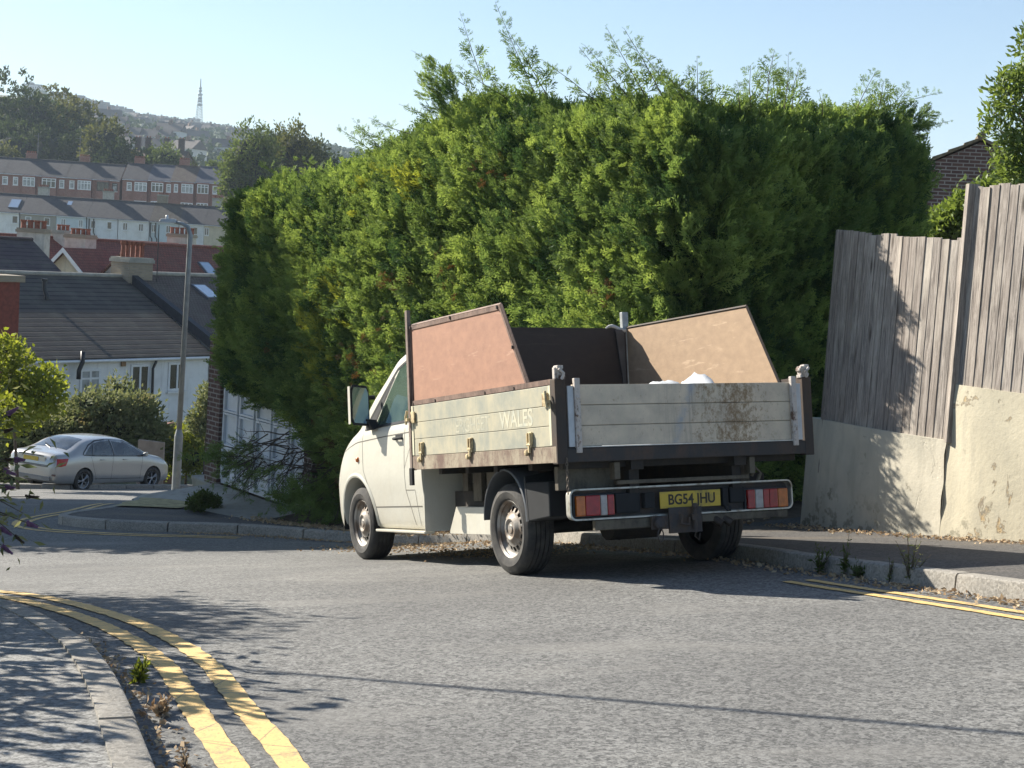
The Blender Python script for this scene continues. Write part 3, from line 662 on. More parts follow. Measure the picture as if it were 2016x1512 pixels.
for sd in (-1, 1):
    b = MB(); P = [[(sd*(CB.sx(WBS+.385*math.cos(t), max(.3, .36+.385*math.sin(t)))+o), WBS+r*math.cos(t), .36+r*math.sin(t)) for t in np.linspace(-.12, math.pi+.12, 30)] for r, o in ((.384, -.02), (.384, .008), (.40, .013), (.425, .003))]
    b.grid(P); b.build('arch_lip', PAINT, truck, smooth='auto', autouv=False)
    b = MB(); b.grid(CB.side_patch(sd, [(1.72, 1.205), (2.15, 1.195), (2.60, 1.185)], [(1.70, 1.70), (2.05, 1.72), (2.22, 1.66)], .004))
    wn = b.build('side_window', CABGL, truck, smooth=True, autouv=False)
    b = MB(); b.grid(CB.side_patch(sd, [(2.64, 1.18), (2.86, 1.17)], [(2.30, 1.60), (2.36, 1.575)], .004)); b.build('quarter_glass', DARKPL, truck, smooth=True, autouv=False)
    b = MB()
    for pts in ([(1.70, 1.20), (2.15, 1.19), (2.86, 1.165)], [(1.70, 1.71), (2.05, 1.735), (2.27, 1.665), (2.86, 1.18)], [(1.705, 1.19), (1.69, 1.71)]): CB.seam(b, sd, pts, .011, .006)
    b.build('window_seal', BLACKPL, wn, autouv=False)
    b = MB(); b.tube([(sd*(CB.sx(1.95, 1.06)+.003), 1.90, 1.055), (sd*(CB.sx(1.95, 1.06)+.035), 1.94, 1.055), (sd*(CB.sx(1.95, 1.06)+.035), 2.02, 1.055), (sd*(CB.sx(2, 1.06)+.003), 2.06, 1.055)], .013, 8); b.box((sd*.925-.01, 1.9, 1.02), (sd*.925+.01, 2.06, 1.09)); b.build('door_handle', DARKPL, truck, smooth='auto')
    b = MB(); b.lathe([(0, .02), (.02, .018), (.026, 0)], (sd*(CB.sx(2.95, .9)-.002), 2.95, .90), (sd, 0, 0), 14); b.build('side_indicator', AMB, truck, smooth=True)
    # mirror
    b = MB(); T = lambda p, sd=sd: (sd*(1.045+p[0]), 2.57+p[1], 1.37+p[2])
    prof = [(-.085, .0, -.19), (.075, .0, -.175), (.095, .0, -.13), (.095, .0, .15), (.075, .0, .19), (-.065, .0, .175), (-.085, .0, .12)]
    back = [(x*.72, .10, z*.75) for x, y, z in prof]
    n = len(prof); vs = [T(p) for p in prof]+[T(p) for p in back]
    b.add(vs, [tuple(range(n)), tuple(range(n, 2*n))[::-1]]+[(i, n+i, n+(i+1) % n, (i+1) % n) for i in range(n)])
    mi_ = b.build('wing_mirror', DARKPL, truck, bevel=.012)
    b = MB(); b.add([T((x*.82, -.004, z*.86)) for x, y, z in prof], [tuple(range(n))]); b.build('mirror_glass', mat('mirror_glass', (.45, .5, .5), .03, 1., var=.2), mi_)
    b = MB(); b.hexa([(sd*.90, 2.52, 1.17), (sd*.96, 2.50, 1.15), (sd*.96, 2.66, 1.15), (sd*.90, 2.70, 1.17)], [(sd*.91, 2.54, 1.24), (sd*1.0, 2.55, 1.25), (sd*1.0, 2.62, 1.25), (sd*.91, 2.66, 1.24)]); b.build('mirror_arm', DARKPL, mi_, bevel=.006); b = MB(); b.tube([(sd*.90, 2.60, 1.44), (sd*.97, 2.60, 1.44)], .022); b.build('mirror_arm', DARKPL, mi_, bevel=.006)
    b = MB(); b.grid([[T((x, y, z)) for z in np.linspace(-.16, .17, 6)] for x, y in ((.097, .002), (.100, .05), (.072, .095))]); b.build('mirror_cap', PAINT, mi_, smooth=True)
b = MB(); b.grid(CB.top_patch((-.72, 3.16), (.72, 3.16), (.62, 2.32), (-.62, 2.32), .004)); b.build('windscreen', CABGL, truck, smooth=True, autouv=False)
b = MB(); b.box((-.72, 3.62, .33), (.72, 3.875, .50)); b.build('front_bumper', GREYPL, truck, bevel=.05)
for sd in (-1, 1):
    b = MB(); b.box((sd*.62-.16, 3.70, .60), (sd*.62+.16, 3.83, .76)); b.build('headlight', CLEAR, truck, bevel=.03)
b = MB(); b.box((-.93, 1.493, .28), (.93, 1.499, 1.15)); b.build('cab_back_panel', PAINT, truck)
b = MB(); b.box((-.935, 1.50, .262), (-.84, 2.60, .285)); b.build('sill', PAINT, truck, bevel=.008)
# tray floor, raves, boards
b = MB(); b.box((-1.035, -1.0, .80), (1.035, 1.45, .885)); b.build('bed_floor', CHASS, truck)
b = MB()
b.box((-1.046, -1.02, .788), (-1.036, 1.46, .892)); b.box((-1.046, -1.02, .785), (-.99, 1.46, .792))
b.build('side_rave', RAVE, truck, bevel=.002)
b = MB(); b.box((1.036, -1.02, .785), (1.046, 1.46, .892)); b.build('side_rave', RAVE, truck, bevel=.002)
b = MB(); b.box((-1.0, -1.032, .785), (1.02, -1.018, .872)); b.box((-1.0, -1.028, .872), (1.02, -.99, .880)); b.build('rear_rave', RAVED, truck, bevel=.003)
b = MB(); b.box((-.87, -1.030, .8805), (.90, -.985, .8865)); b.build('tailgate_lip', mat('sunlit_lip', (.75, .73, .66), .5, .1, var=.3, vs=20), truck)  # pale colour paints in the sun line along the lip
def boards(name, m, fn, z0, z1, n=3):
    b = MB(); h = (z1-z0)/n
    for k in range(n):
        a = z0+k*h; fn(b, a+(.002 if k else 0), a+h-(.002 if k < n-1 else 0))
    return b.build(name, m, truck, bevel=.003)
lside = boards('side_board', ALU, lambda b, a, c: (b.box((-1.040, -.965, a), (-1.016, 1.425, c)), b.box((-1.016, -.96, a-.003), (-1.012, 1.42, c+.003)) if c < 1.29 else b.box((-1.016, -.96, a-.003), (-1.012, 1.42, c))), .896, 1.296)
rside = boards('side_board', ALU, lambda b, a, c: (b.box((1.016, -.965, a), (1.040, 1.425, c)), b.box((1.012, -.96, a), (1.016, 1.42, min(c+.005, 1.296)))), .896, 1.296)
tailg = boards('tailgate', ALUT, lambda b, a, c: (b.box((-.90, -1.012, a), (.925, -.990, c)), b.box((-.90, -.990, a), (.925, -.986, min(c+.005, 1.297)))), .889, 1.297)
for o_, sd in ((lside, -1), (rside, 1)):
    b = MB(); x = sd*1.0425
    b.box((min(x, x+sd*.003), 1.39, .90), (max(x, x+sd*.003), 1.425, 1.296)); b.build('end_strip', mat('cream_edge_strip', (.70, .66, .48), .5, var=.15), o_, bevel=.001); b = MB(); b.box((min(x, x+sd*.003), -.965, .90), (max(x, x+sd*.003), -.935, 1.296)); b.build('end_strip', MATS['cream_edge_strip'], o_, bevel=.001)
text_mesh('faded_lettering', 'WALES', .165, lside, Matrix.Translation((-1.0405, -.44, 1.096)) @ Matrix(((0, 0, -1, 0), (-1, 0, 0, 0), (0, 1, 0, 0), (0, 0, 0, 1))), WALES, .0006, .003, .98)
text_mesh('faded_lettering', 'ERGHEET', .145, lside, Matrix.Translation((-1.0403, .28, 1.090)) @ Matrix(((0, 0, -1, 0), (-1, 0, 0, 0), (0, 1, 0, 0), (0, 0, 0, 1))), mat('fainter_lettering', (.48, .46, .35), .6, var=.35, vs=16, col2=(.36, .36, .29), edge=(.4, .6)), .0005, .0, 1.0)
# hinges and latches on the sides
def hinge(sd, y, parent):
    b = MB(); x = sd*1.046
    def bx(x0, x1, y0, y1, z0, z1): b.box((min(x+sd*x0, x+sd*x1), y0, z0), (max(x+sd*x0, x+sd*x1), y1, z1))
    bx(-.004, .010, y-.030, y+.030, .920, 1.000); bx(.010, .022, y+.012, y+.026, .905, .995); bx(.010, .022, y-.026, y-.012, .905, .995)
    b.tube([(x+sd*.014, y-.03, .915), (x+sd*.014, y+.03, .915)], .010, 8); bx(.004, .02, y-.008, y+.012, .86, .93)
    b.lathe([(0, .012), (.018, .010), (.022, 0), (.02, -.012)], (x+sd*.018, y+.035, .862), (sd, 0, 0), 12)
    b.build('board_hinge', CLAMP, parent, bevel=.003)
for y in (1.22, .30, -.66): hinge(-1, y, lside); hinge(1, y, rside)
for sd, pr in ((-1, lside), (1, rside)):
    for y, dy in ((-.90, -.05), (1.38, .06)):
        b = MB(); x = sd*1.046
        b.box((min(x, x+sd*.014), y-.04, 1.16), (max(x, x+sd*.014), y+.03, 1.25)); b.box((min(x, x+sd*.04), y+dy-.02, 1.175), (max(x, x+sd*.04), y+dy+.02, 1.20))
        b.tube([(x+sd*.03, y+dy, 1.26), (x+sd*.035, y+dy*1.3, 1.21), (x+sd*.03, y+dy*1.4, 1.15)], .011, 6); b.build('board_latch', CLAMP, pr, bevel=.003)
# rear corner posts
for sd in (-1, 1):
    b = MB(); X = lambda a, c, sd=sd: (min(sd*a, sd*c), max(sd*a, sd*c))
    x0, x1 = X(.966, 1.045); b.box((x0, -1.035, .775), (x1, -.965, 1.335), 0)
    for k in range(7):
        a = random.uniform(.97, 1.03)*sd; z = 1.34+k*.012; b.box((a-.022, -1.03+random.uniform(-.012, .012), z-.012), (a+.022, -.98, z+.012), 1)
    x0, x1 = X(.99, 1.035); b.box((x0, -1.02, 1.335), (x1, -.985, 1.412), 1); b.tube([(sd*1.0, -1.045, 1.33), (sd*.985, -1.055, 1.37), (sd*1.02, -1.05, 1.40)], .012, 6, 1)
    p = b.build('corner_post', [POSTD, FLANGE], truck, bevel=.005)
    b = MB(); x0, x1 = X(.905, .951); b.box((x0, -1.030, .885), (x1, -1.014, 1.288)); b.build('guide_strip', mat('pale_alu_strip', (.50, .52, .53), .5, .2, var=.2, vs=10), p, bevel=.002)
    b = MB(); x0, x1 = X(.862, .903); b.box((x0, -1.046, .845), (x1, -1.0145, 1.338)); b.box((x0-.004, -1.03, .845), (x1+.02*sd*0, -1.01, .87))
    for z in (1.21, 1.09, .985, .93): b.lathe([(0, .006), (.012, .005), (.013, 0)], ((x0+x1)/2+random.uniform(-.006, .006), -1.0465, z), (0, -1, 0), 10)
    b.build('post_flange', FLANGE, p, bevel=.003)
b = MB()
for k in range(9):
    z = .80-k*.026; b.tube([(-.985+.008*math.cos(a)*(k % 2), -1.045+.008*math.cos(a)*((k+1) % 2), z+.017*math.sin(a)) for a in np.linspace(0, 2*math.pi, 9)], .003, 5, cap=False)
b.build('chain', mat('rusty_chain', (.2, .16, .12), .7, .3, var=.4, vs=60), truck)
b = MB(); b.box((-1.07, 1.395, .66), (-1.047, 1.455, .80)); b.build('bed_bracket', BLACKPL, truck, bevel=.004)
# headboard and ply greedy boards
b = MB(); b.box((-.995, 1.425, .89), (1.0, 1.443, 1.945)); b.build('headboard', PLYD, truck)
b = MB(); b.box((-1.052, 1.43, .78), (-1.020, 1.475, 2.075)); b.box((-1.020, 1.455, .78), (-1.0, 1.475, 1.95)); b.build('headboard_post', m_rust('grey_brown_angle', (.22, .17, .14), (.12, .08, .06), .4, .6), truck, bevel=.003)
b = MB(); b.box((.985, 1.446, .78), (1.045, 1.49, 2.09)); b.build('headboard_post', GALV, truck, bevel=.003)
b = MB(); b.prism([(.92, 1.42, 1.93), (.975, 1.42, 1.93), (.975, 1.42, 1.10), (.965, 1.42, 1.10)], (0, -.012, 0)); b.prism([(.88, 1.405, 1.93), (.91, 1.405, 1.93), (.965, 1.405, 1.62), (.93, 1.405, 1.55)], (0, -.01, 0)); b.build('headboard_gusset', mat('grey_gusset', (.10, .09, .085), .7, var=.3), truck)
b = MB(); pts = [(.80+.035*i+random.uniform(-.01, .01), 1.42+random.uniform(-.02, .02), 1.945+.02*math.sin(i*.9)) for i in range(9)]; b.tube(pts, [.008, .012, .016, .02, .02, .018, .014, .012, .008], 7); b.tube([(1.02, 1.41, 1.94), (1.06, 1.40, 1.90), (1.07, 1.40, 1.86)], .008, 6); b.build('cable_wrap', mat('white_rope', (.62, .60, .55), .9, var=.3, vs=40, bump=.8, bs=90), truck, smooth=True)
Lp = [(1.425, 1.945), (-.235, 1.918), (-.628, 1.302), (1.425, 1.302)]
def greedy(sd, poly, m):
    x = sd*1.014; b = MB(); b.prism([(x, y, z) for y, z in poly], (sd*.012, 0, 0)); o = b.build('ply_side', m, truck)
    b = MB(); xo = x+sd*.0125
    def edge(p, q, wd, t=.006, xx=None):
        p = np.array(p); q = np.array(q); d = nrm(q-p); n = np.array([-d[1], d[0]]); n = n*(1 if np.dot(n, [np.mean([a[0] for a in poly])-p[0], 1.6-p[1]]) > 0 else -1)
        X0 = xo if xx is None else xx; b.prism([(X0, *p), (X0, *q), (X0, *(q+n*wd)), (X0, *(p+n*wd))], (sd*t, 0, 0))
    edge(poly[0], poly[1], .032); edge(poly[1], poly[2], .02); edge(poly[3], poly[0], .02)
    edge((1.425, 1.302), (-.965, 1.302), .036, .010)
    # inner angle leg, closing the top edge
    for (p, q) in ((poly[0], poly[1]), (poly[1], poly[2])):
        b.tube([(x+sd*.004, p[0], p[1]+.004), (x+sd*.004, q[0], q[1]+.004)], .013, 4)
    b.build('ply_frame', m_rust('brown_angle_iron', (.21, .135, .10), (.10, .06, .045), .42, .6) if sd < 0 else POSTD, o)
    b = MB()
    for y, z in [(1.40, 1.93), (.62, 1.925), (-.2, 1.905), (1.4, 1.31), (.95, 1.312), (.05, 1.312), (-.42, 1.312), (-.42, 1.60)]: b.box((min(xo+sd*.0, xo+sd*.016), y-.006, z-.012), (max(xo, xo+sd*.016), y+.006, z+.012))
    b.build('rivet', POSTD, o)
greedy(-1, Lp, PLYO); greedy(1, [(1.425, 1.945), (-.34, 1.922), (-.705, 1.302), (1.425, 1.302)], PLYI)
# underbody
b = MB()
for sd in (-1, 1):
    b.box((sd*.42-.04, -.95, .56), (sd*.42+.04, 1.5, .74)); b.box((sd*.42-.05, -1.0, .72), (sd*.42+.05, 1.4, .80))
for y in (-.9, -.45, .1, .6, 1.1): b.box((-.95, y-.03, .74), (.95, y+.03, .80))
b.tube([(-.8, 0, HR), (.8, 0, HR)], .05, 10); b.lathe([(0, -.14), (.11, -.08), (.13, 0), (.11, .08), (0, .14)], (0, 0, HR), (1, 0, 0), 16)
b.box((-.72, .35, .40), (.72, 1.35, .60)); b.box((-.5, 1.35, .30), (.5, 3.3, .5)); b.box((-.78, -.25, .30), (-.72, .25, .62)); b.box((.72, -.25, .30), (.78, .25, .62))
b.tube([(-.30, -.35, .34), (.10, -.35, .34)], .12, 14); b.tube([(-.62, -.4, .62), (-.62, .3, .55)], .05, 8)
b.build('chassis', CHASS, truck, bevel=.004)
b = MB(); b.box((-.60, -1.0, .66), (-.555, -.93, .775)); b.box((.50, -1.0, .66), (.545, -.93, .775)); b.box((-.56, -.96, .625), (.52, -.92, .652)); b.box((-.95, -.85, .60), (-.50, -.8, .76)); b.box((.50, -.85, .60), (.6, -.8, .76)); b.tube([(.56, -.93, .64), (.58, -.95, .70), (.63, -.94, .66), (.60, -.94, .60)], .014, 6); b.build('rear_crossmember', BEIGE, truck, bevel=.004)
# white skirt panel between the wheels
b = MB(); b.prism([(-.80, .27, .475), (-.80, 1.16, .475), (-.80, 1.31, .262), (-.80, .20, .272)], (.01, 0, 0)); b.box((-.80, .27, .468), (-.68, 1.16, .478)); b.build('side_skirt', PAINT, truck, bevel=.003)
b = MB()
for y0, y1, z0 in ((.55, .70, .56), (.80, .95, .52), (1.05, 1.15, .6)): b.box((-.74, y0, z0), (-.70, y1, .78))
b.box((-.60, .35, .48), (-.56, 1.45, .66)); b.build('bed_subframe', BEIGE, truck, bevel=.004)
# rear mudguards
for sd in (-1, 1):
    b = MB(); T_ = np.concatenate([np.linspace(-.02, .12, 3), np.linspace(.25, math.pi-.2, 22), [math.pi+.02]]); c = (.02, .395)
    ring = [(c[0]+.355*math.cos(t), c[1]+.365*math.sin(t)) for t in T_]
    xs = [(.935, -.012), (.93, .0), (.90, .006), (.72, .006)]
    b.grid([[(sd*x, y+(y-c[0])*o/.355, z+(z-c[1])*o/.355) for y, z in ring] for x, o in xs])
    g = b.build('mudguard', GREYPL, truck, smooth='auto', autouv=False); sm = g.modifiers.new('solid', 'SOLIDIFY'); sm.thickness = .008
    b = MB(); b.hexa([(sd*.93, -.335, .385), (sd*.70, -.335, .385), (sd*.70, -.36, .385), (sd*.93, -.36, .385)], [(sd*.93, -.30, .70), (sd*.70, -.30, .70), (sd*.70, -.325, .74), (sd*.93, -.325, .70)]); b.build('mud_flap', DARKPL, g, bevel=.004)
    b = MB(); b.hexa([(sd*.93, -.335, .385), (sd*.66, -.335, .385), (sd*.66, -.62, .42), (sd*.90, -.62, .42)], [(sd*.93, -.30, .66), (sd*.66, -.30, .66), (sd*.66, -.62, .66), (sd*.90, -.62, .66)]); b.build('splash_guard', DARKPL, g, bevel=.01)
# rear bumper light bar
b = MB(); YB = -.955
def rrect(x0, x1, z0, z1, r, y, n=6):
    pts = []
    for cx, cz, a0 in ((x1-r, z1-r, 0), (x0+r, z1-r, 90), (x0+r, z0+r, 180), (x1-r, z0+r, 270)):
        pts += [(cx+r*math.cos(R(a0+90*k/n)), y, cz+r*math.sin(R(a0+90*k/n))) for k in range(n+1)]
    return pts
def ringloft(b, rings, mi=0):
    n = len(rings[0]); vs = [p for r in rings for p in r]
    return b.add(vs, [(j*n+k, j*n+(k+1) % n, (j+1)*n+(k+1) % n, (j+1)*n+k) for j in range(len(rings)-1) for k in range(n)], mi)
o2 = rrect(-.925, .885, .400, .604, .045, YB); e2 = rrect(-.928, .888, .397, .607, .047, YB-.006); i2 = rrect(-.917, .877, .408, .596, .040, YB-.006); i3 = rrect(-.912, .872, .414, .590, .036, YB+.05); o4 = rrect(-.925, .885, .400, .604, .045, YB+.055)
ringloft(b, [o4, o2, e2, i2, i3]); bar = b.build('rear_bumper', CHROME, truck, smooth='auto', autouv=False)
b = MB(); b.add(rrect(-.912, .872, .414, .590, .036, YB+.048), [tuple(range(28))]); b.add([(x, YB+.056, z) for x, y, z in rrect(-.915, .875, .41, .594, .04, 0)], [tuple(range(28))]); b.build('bumper_back', RAVED, bar)
b = MB(); b.box((-.74, YB+.0, .325), (-.17, YB+.04, .392)); b.build('lower_beam', BEIGE, bar, bevel=.006); b = MB(); b.box((.11, YB, .34), (.84, YB+.04, .392)); b.build('lower_beam', BEIGE, bar, bevel=.006)
def lamp(x0, x1, cols, z0, z1):
    b = MB(); b.box((x0-.012, YB+.02, z0-.012), (x1+.012, YB+.046, z1+.012)); l = b.build('rear_lamp', BLACKPL, truck, bevel=.008)
    t = sum(c[1] for c in cols); x = x0
    for m, w_ in cols:
        d = (x1-x0)*w_/t; q = MB(); q.box((x+.0015, YB-.004, z0), (x+d-.0015, YB+.022, z1)); q.build('lamp_lens', m, l, bevel=.006); x += d
lamp(-.880, -.585, [(AMB, 1), (RED, 1.6), (CLEAR, .75), (RED, .75)], .425, .560)
lamp(.500, .850, [(RED, .7), (CLEAR, .75), (RED, .55), (RED, .8), (AMB, .95)], .412, .545)
for nm_, lo_, hi_ in (('junction_box', (-.57, YB+.005, .43), (-.38, YB+.045, .565)), ('plug_socket', (-.35, YB-.01, .455), (-.27, YB+.045, .560)), ('light_unit', (.29, YB, .44), (.34, YB+.04, .57)), ('junction_box', (.36, YB+.01, .46), (.48, YB+.04, .57))):
    b = MB(); b.box(lo_, hi_); b.build(nm_, DARKPL, bar, bevel=.008)
b = MB(); b.tube([(.30, YB-.005, .44), (.31, YB-.02, .41), (.34, YB-.01, .41), (.35, YB, .44)], .008, 6); b.build('cable_loop', DARKPL, bar)
b = MB(); b.box((-.232, YB-.012, .447), (.262, YB-.004, .560)); npl = b.build('number_plate', PLATE, truck, bevel=.002)
text_mesh('registration', 'BG54 JHU', .098, npl, Matrix.Translation((.024, YB-.0135, .502)) @ Matrix(((1, 0, 0, 0), (0, 0, -1, 0), (0, 1, 0, 0), (0, 0, 0, 1))), INK, .0006, .0022, .93)
b = MB(); b.box((-.19, YB-.05, .278), (.075, YB-.035, .452)); b.box((-.32, YB-.04, .31), (-.19, YB-.02, .40)); b.lathe([(0, -.03), (.04, -.03), (.042, .02), (.03, .03), (0, .03)], (-.27, YB-.05, .355), (0, -1, 0), 16)
b.tube([(.0, YB-.075, .45), (.0, YB-.08, .30)], .014, 8); b.lathe([(0, .022), (.018, .018), (.022, 0), (.014, -.02)], (.0, YB-.08, .455), (0, 0, 1), 12); b.box((-.03, YB-.09, .36), (.035, YB-.05, .40)); b.tube([(-.10, YB-.07, .40), (-.12, YB-.09, .34), (-.06, YB-.09, .33), (-.04, YB-.07, .38)], .010, 6)
b.tube([(-.27+.022*math.sin(a), YB-.06, .27+.045*math.cos(a)) for a in np.linspace(0, 6.28, 12)], .005, 5); b.tube([(.01, YB-.08, .30), (-.01, YB-.08, .25), (.02, YB-.085, .225), (.035, YB-.08, .27)], .005, 5)
b.build('tow_hitch', m_rust('hitch_steel', (.055, .05, .05), (.10, .065, .04)), truck, bevel=.003)
for x in (.24, .32):
    b = MB(); b.tube([(x-.22, -.6, .40), (x-.10, -.85, .385), (x-.02, -.93, .36), (x+.02, -.975, .318)], .030, 10, cap=False); b.build('exhaust_pipe', mat('exhaust_steel', (.08, .06, .045), .6, .4, var=.4, vs=20), truck, smooth=True)
# rubble sack in the bed (rests in the tray: its own thing)
b = MB(); n1, n2 = 26, 18; rows = []
for j in range(n2+1):
    v = j/n2; r = []
    for i in range(n1+1):
        u = i/n1; x = -.20+.86*u; y = -.85+.75*v
        h = .19*math.exp(-((u-.72)/.10)**2)*math.exp(-((v-.45)/.35)**2)+.155*math.exp(-((u-.40)/.22)**2)*math.exp(-((v-.5)/.4)**2)+.05*math.exp(-((u-.08)/.06)**2)
        h += .014*math.sin(31*u+5*math.sin(9*v))*math.sin(17*v+u*6)+.01*math.sin(55*u+20*v); e = min(u, 1-u, v, 1-v)
        r.append(tw(x, y, 1.20+h-.36*max(0, .08-e)/.08))
    rows.append(r)
b.grid(rows); sk = b.build('rubble_sack', TARP, smooth=True, autouv=False); tag(sk, 'crumpled white plastic sheeting heaped in the truck bed behind the tailgate', 'sack')
sk.data.transform(Matrix.Translation(-Vector(tw(.45, -.45, 1.2)))); sk.location = tw(.45, -.45, 1.2)

# ------------------------------------------------------------------ rendered wall with close-board fence on the right
def m_oldwall(name='old_cream_render', dt=0., c1=(.55, .50, .37), c2=(.44, .40, .30)):
    b = NB(name); v = b.coord()
    n = b.noise(v, 1.6, 9, .66); c = b.mix(b.ramp(n, [(.40, 0.), (.66, .8)]), c1, c2)
    lowz = b.ramp(b.n('ShaderNodeSeparateXYZ', {0: v}).outputs[2], [(-.0, 1.), (.55, 0.)])
    s = b.noise(b.coord(scale=(3, 3, .45)), 2.2, 7, .65); c = b.mix(b.ramp(s, [(.5, 0.), (.72, .55)]), c, (.33, .31, .25))
    vo = b.noise(b.coord(scale=(1.2, 1.2, 1)), 1.9, 9, .62, .5)
    c = b.mix(b.ramp(vo, [(.585+dt, 0.), (.61+dt, .9)]), c, (.42, .30, .15))      # blown patches showing ochre base coat
    c = b.mix(b.ramp(vo, [(.575+dt, 0.), (.587+dt, .8), (.60+dt, 0.)]), c, (.12, .09, .06))
    g = b.noise(v, 4.6, 8, .7); c = b.mix(b.math('MULTIPLY', b.ramp(g, [(.55, 0.), (.60, .85)]), lowz), c, (.15, .14, .10))
    f = b.noise(v, 14, 5, .7); c = b.mix(b.ramp(f, [(.62, 0.), (.70, .5)]), c, (.24, .22, .17))
    h = b.math('ADD', b.math('MULTIPLY', b.ramp(vo, [(.60, 1.), (.62, 0.)]), 1.2), b.math('ADD', b.noise(v, 24, 7, .68), b.math('MULTIPLY', n, 1.5)))
    c = b.mix(b.ramp(b.noise(v, 2.6, 8, .7), [(.62, 0.), (.66, .75)]), c, (.17, .16, .12))
    b.bsdf(c, .92, 0, b.bump(h, .30, .015)); return b.m
OLDW = m_oldwall()
OLDSH = m_oldwall('shaded_cream_render', .10, (.53, .49, .39), (.40, .38, .31))  # left length: fewer blown patches, greyer tone with the shade painted in
def m_plank():
    b = NB('weathered_board'); v = b.coord('UV', scale=(26, 1.1, 1)); o = b.coord('UV')
    ri = b.n('ShaderNodeNewGeometry').outputs['Random Per Island']
    off = b.n('ShaderNodeCombineXYZ', {0: b.math('MULTIPLY', ri, 60.), 1: b.math('MULTIPLY', ri, 9.)}).outputs[0]
    vv = b.n('ShaderNodeVectorMath', {0: v, 1: off}, operation='ADD').outputs[0]
    n = b.noise(vv, 1.6, 9, .75, 1.6); c = b.mix(b.ramp(n, [(.40, 0.), (.62, 1.)]), (.12, .105, .092), (.45, .40, .35))
    big = b.noise(b.n('ShaderNodeVectorMath', {0: b.coord('UV', scale=(3, .7, 1)), 1: off}, operation='ADD').outputs[0], 1.5, 6, .65)
    c = b.mix(b.ramp(big, [(.5, 0.), (.66, .85)]), c, (.52, .47, .40))
    kv = b.n('ShaderNodeTexVoronoi', {'Vector': b.n('ShaderNodeVectorMath', {0: b.coord('UV', scale=(6, 1.6, 1)), 1: off}, operation='ADD').outputs[0], 'Scale': 1.}).outputs[0]
    c = b.mix(b.ramp(kv, [(.06, .95), (.17, 0.)]), c, (.05, .04, .03))
    c = b.mix(b.ramp(ri, [(0., .0), (1., .35)]), c, (.16, .12, .095))
    b.bsdf(c, .9, 0, b.bump(b.math('ADD', n, b.math('MULTIPLY', kv, .4)), .9, .006)); return b.m
PLANK = m_plank()
wA = np.array([2.96, 14.3]); wB = np.array([3.38, 13.15]); wC = np.array([4.18, 11.65]); wD = np.array([6.4, 8.0])
wall_pts = resample([wA, wB, (3.79, 12.35), wC, wD], .08)
def wall_obj(name, P, top, thick, m, base=-.3):
    N = normals(P)*-1; b = MB(); n = len(P)   # back side is to the right of travel (away from the road)
    N = -N if np.dot(N[0], [1, .3]) < 0 else N
    F0 = [(p[0], p[1], tz(*p)+base) for p in P]; nz = 10; rows = []
    for k in range(nz+1):
        t = k/nz; rows.append([(p[0]+.010*math.sin(7*i*.08+3*t)+.008*math.sin(19*t+i*.5), p[1], f[2]*(1-t)+top(i/(n-1), p)*t) for i, (p, f) in enumerate(zip(P, F0))])
    b.grid(rows)
    bk = [(p[0]+q[0]*thick, p[1]+q[1]*thick, top(i/(n-1), p)) for i, (p, q) in enumerate(zip(P, N))]
    bb = [(x, y, z-2.6) for x, y, z in bk]; b.grid([rows[-1], bk]); b.grid([bk, bb])
    b.add([rows[0][0], rows[-1][0], bk[0], bb[0]], [(0, 1, 2, 3)]); b.add([rows[0][-1], rows[-1][-1], bk[-1], bb[-1]], [(3, 2, 1, 0)])
    return b.build(name, m, smooth='auto'), N
def colpx(p, z): q = np.array([p[0], p[1], z])-CAMP; return 1008+F*np.dot(q, RT)/np.dot(q, FW)
kx = int(np.argmin([abs(colpx(p, .4)-1873) for p in wall_pts]))    # where the wall steps up
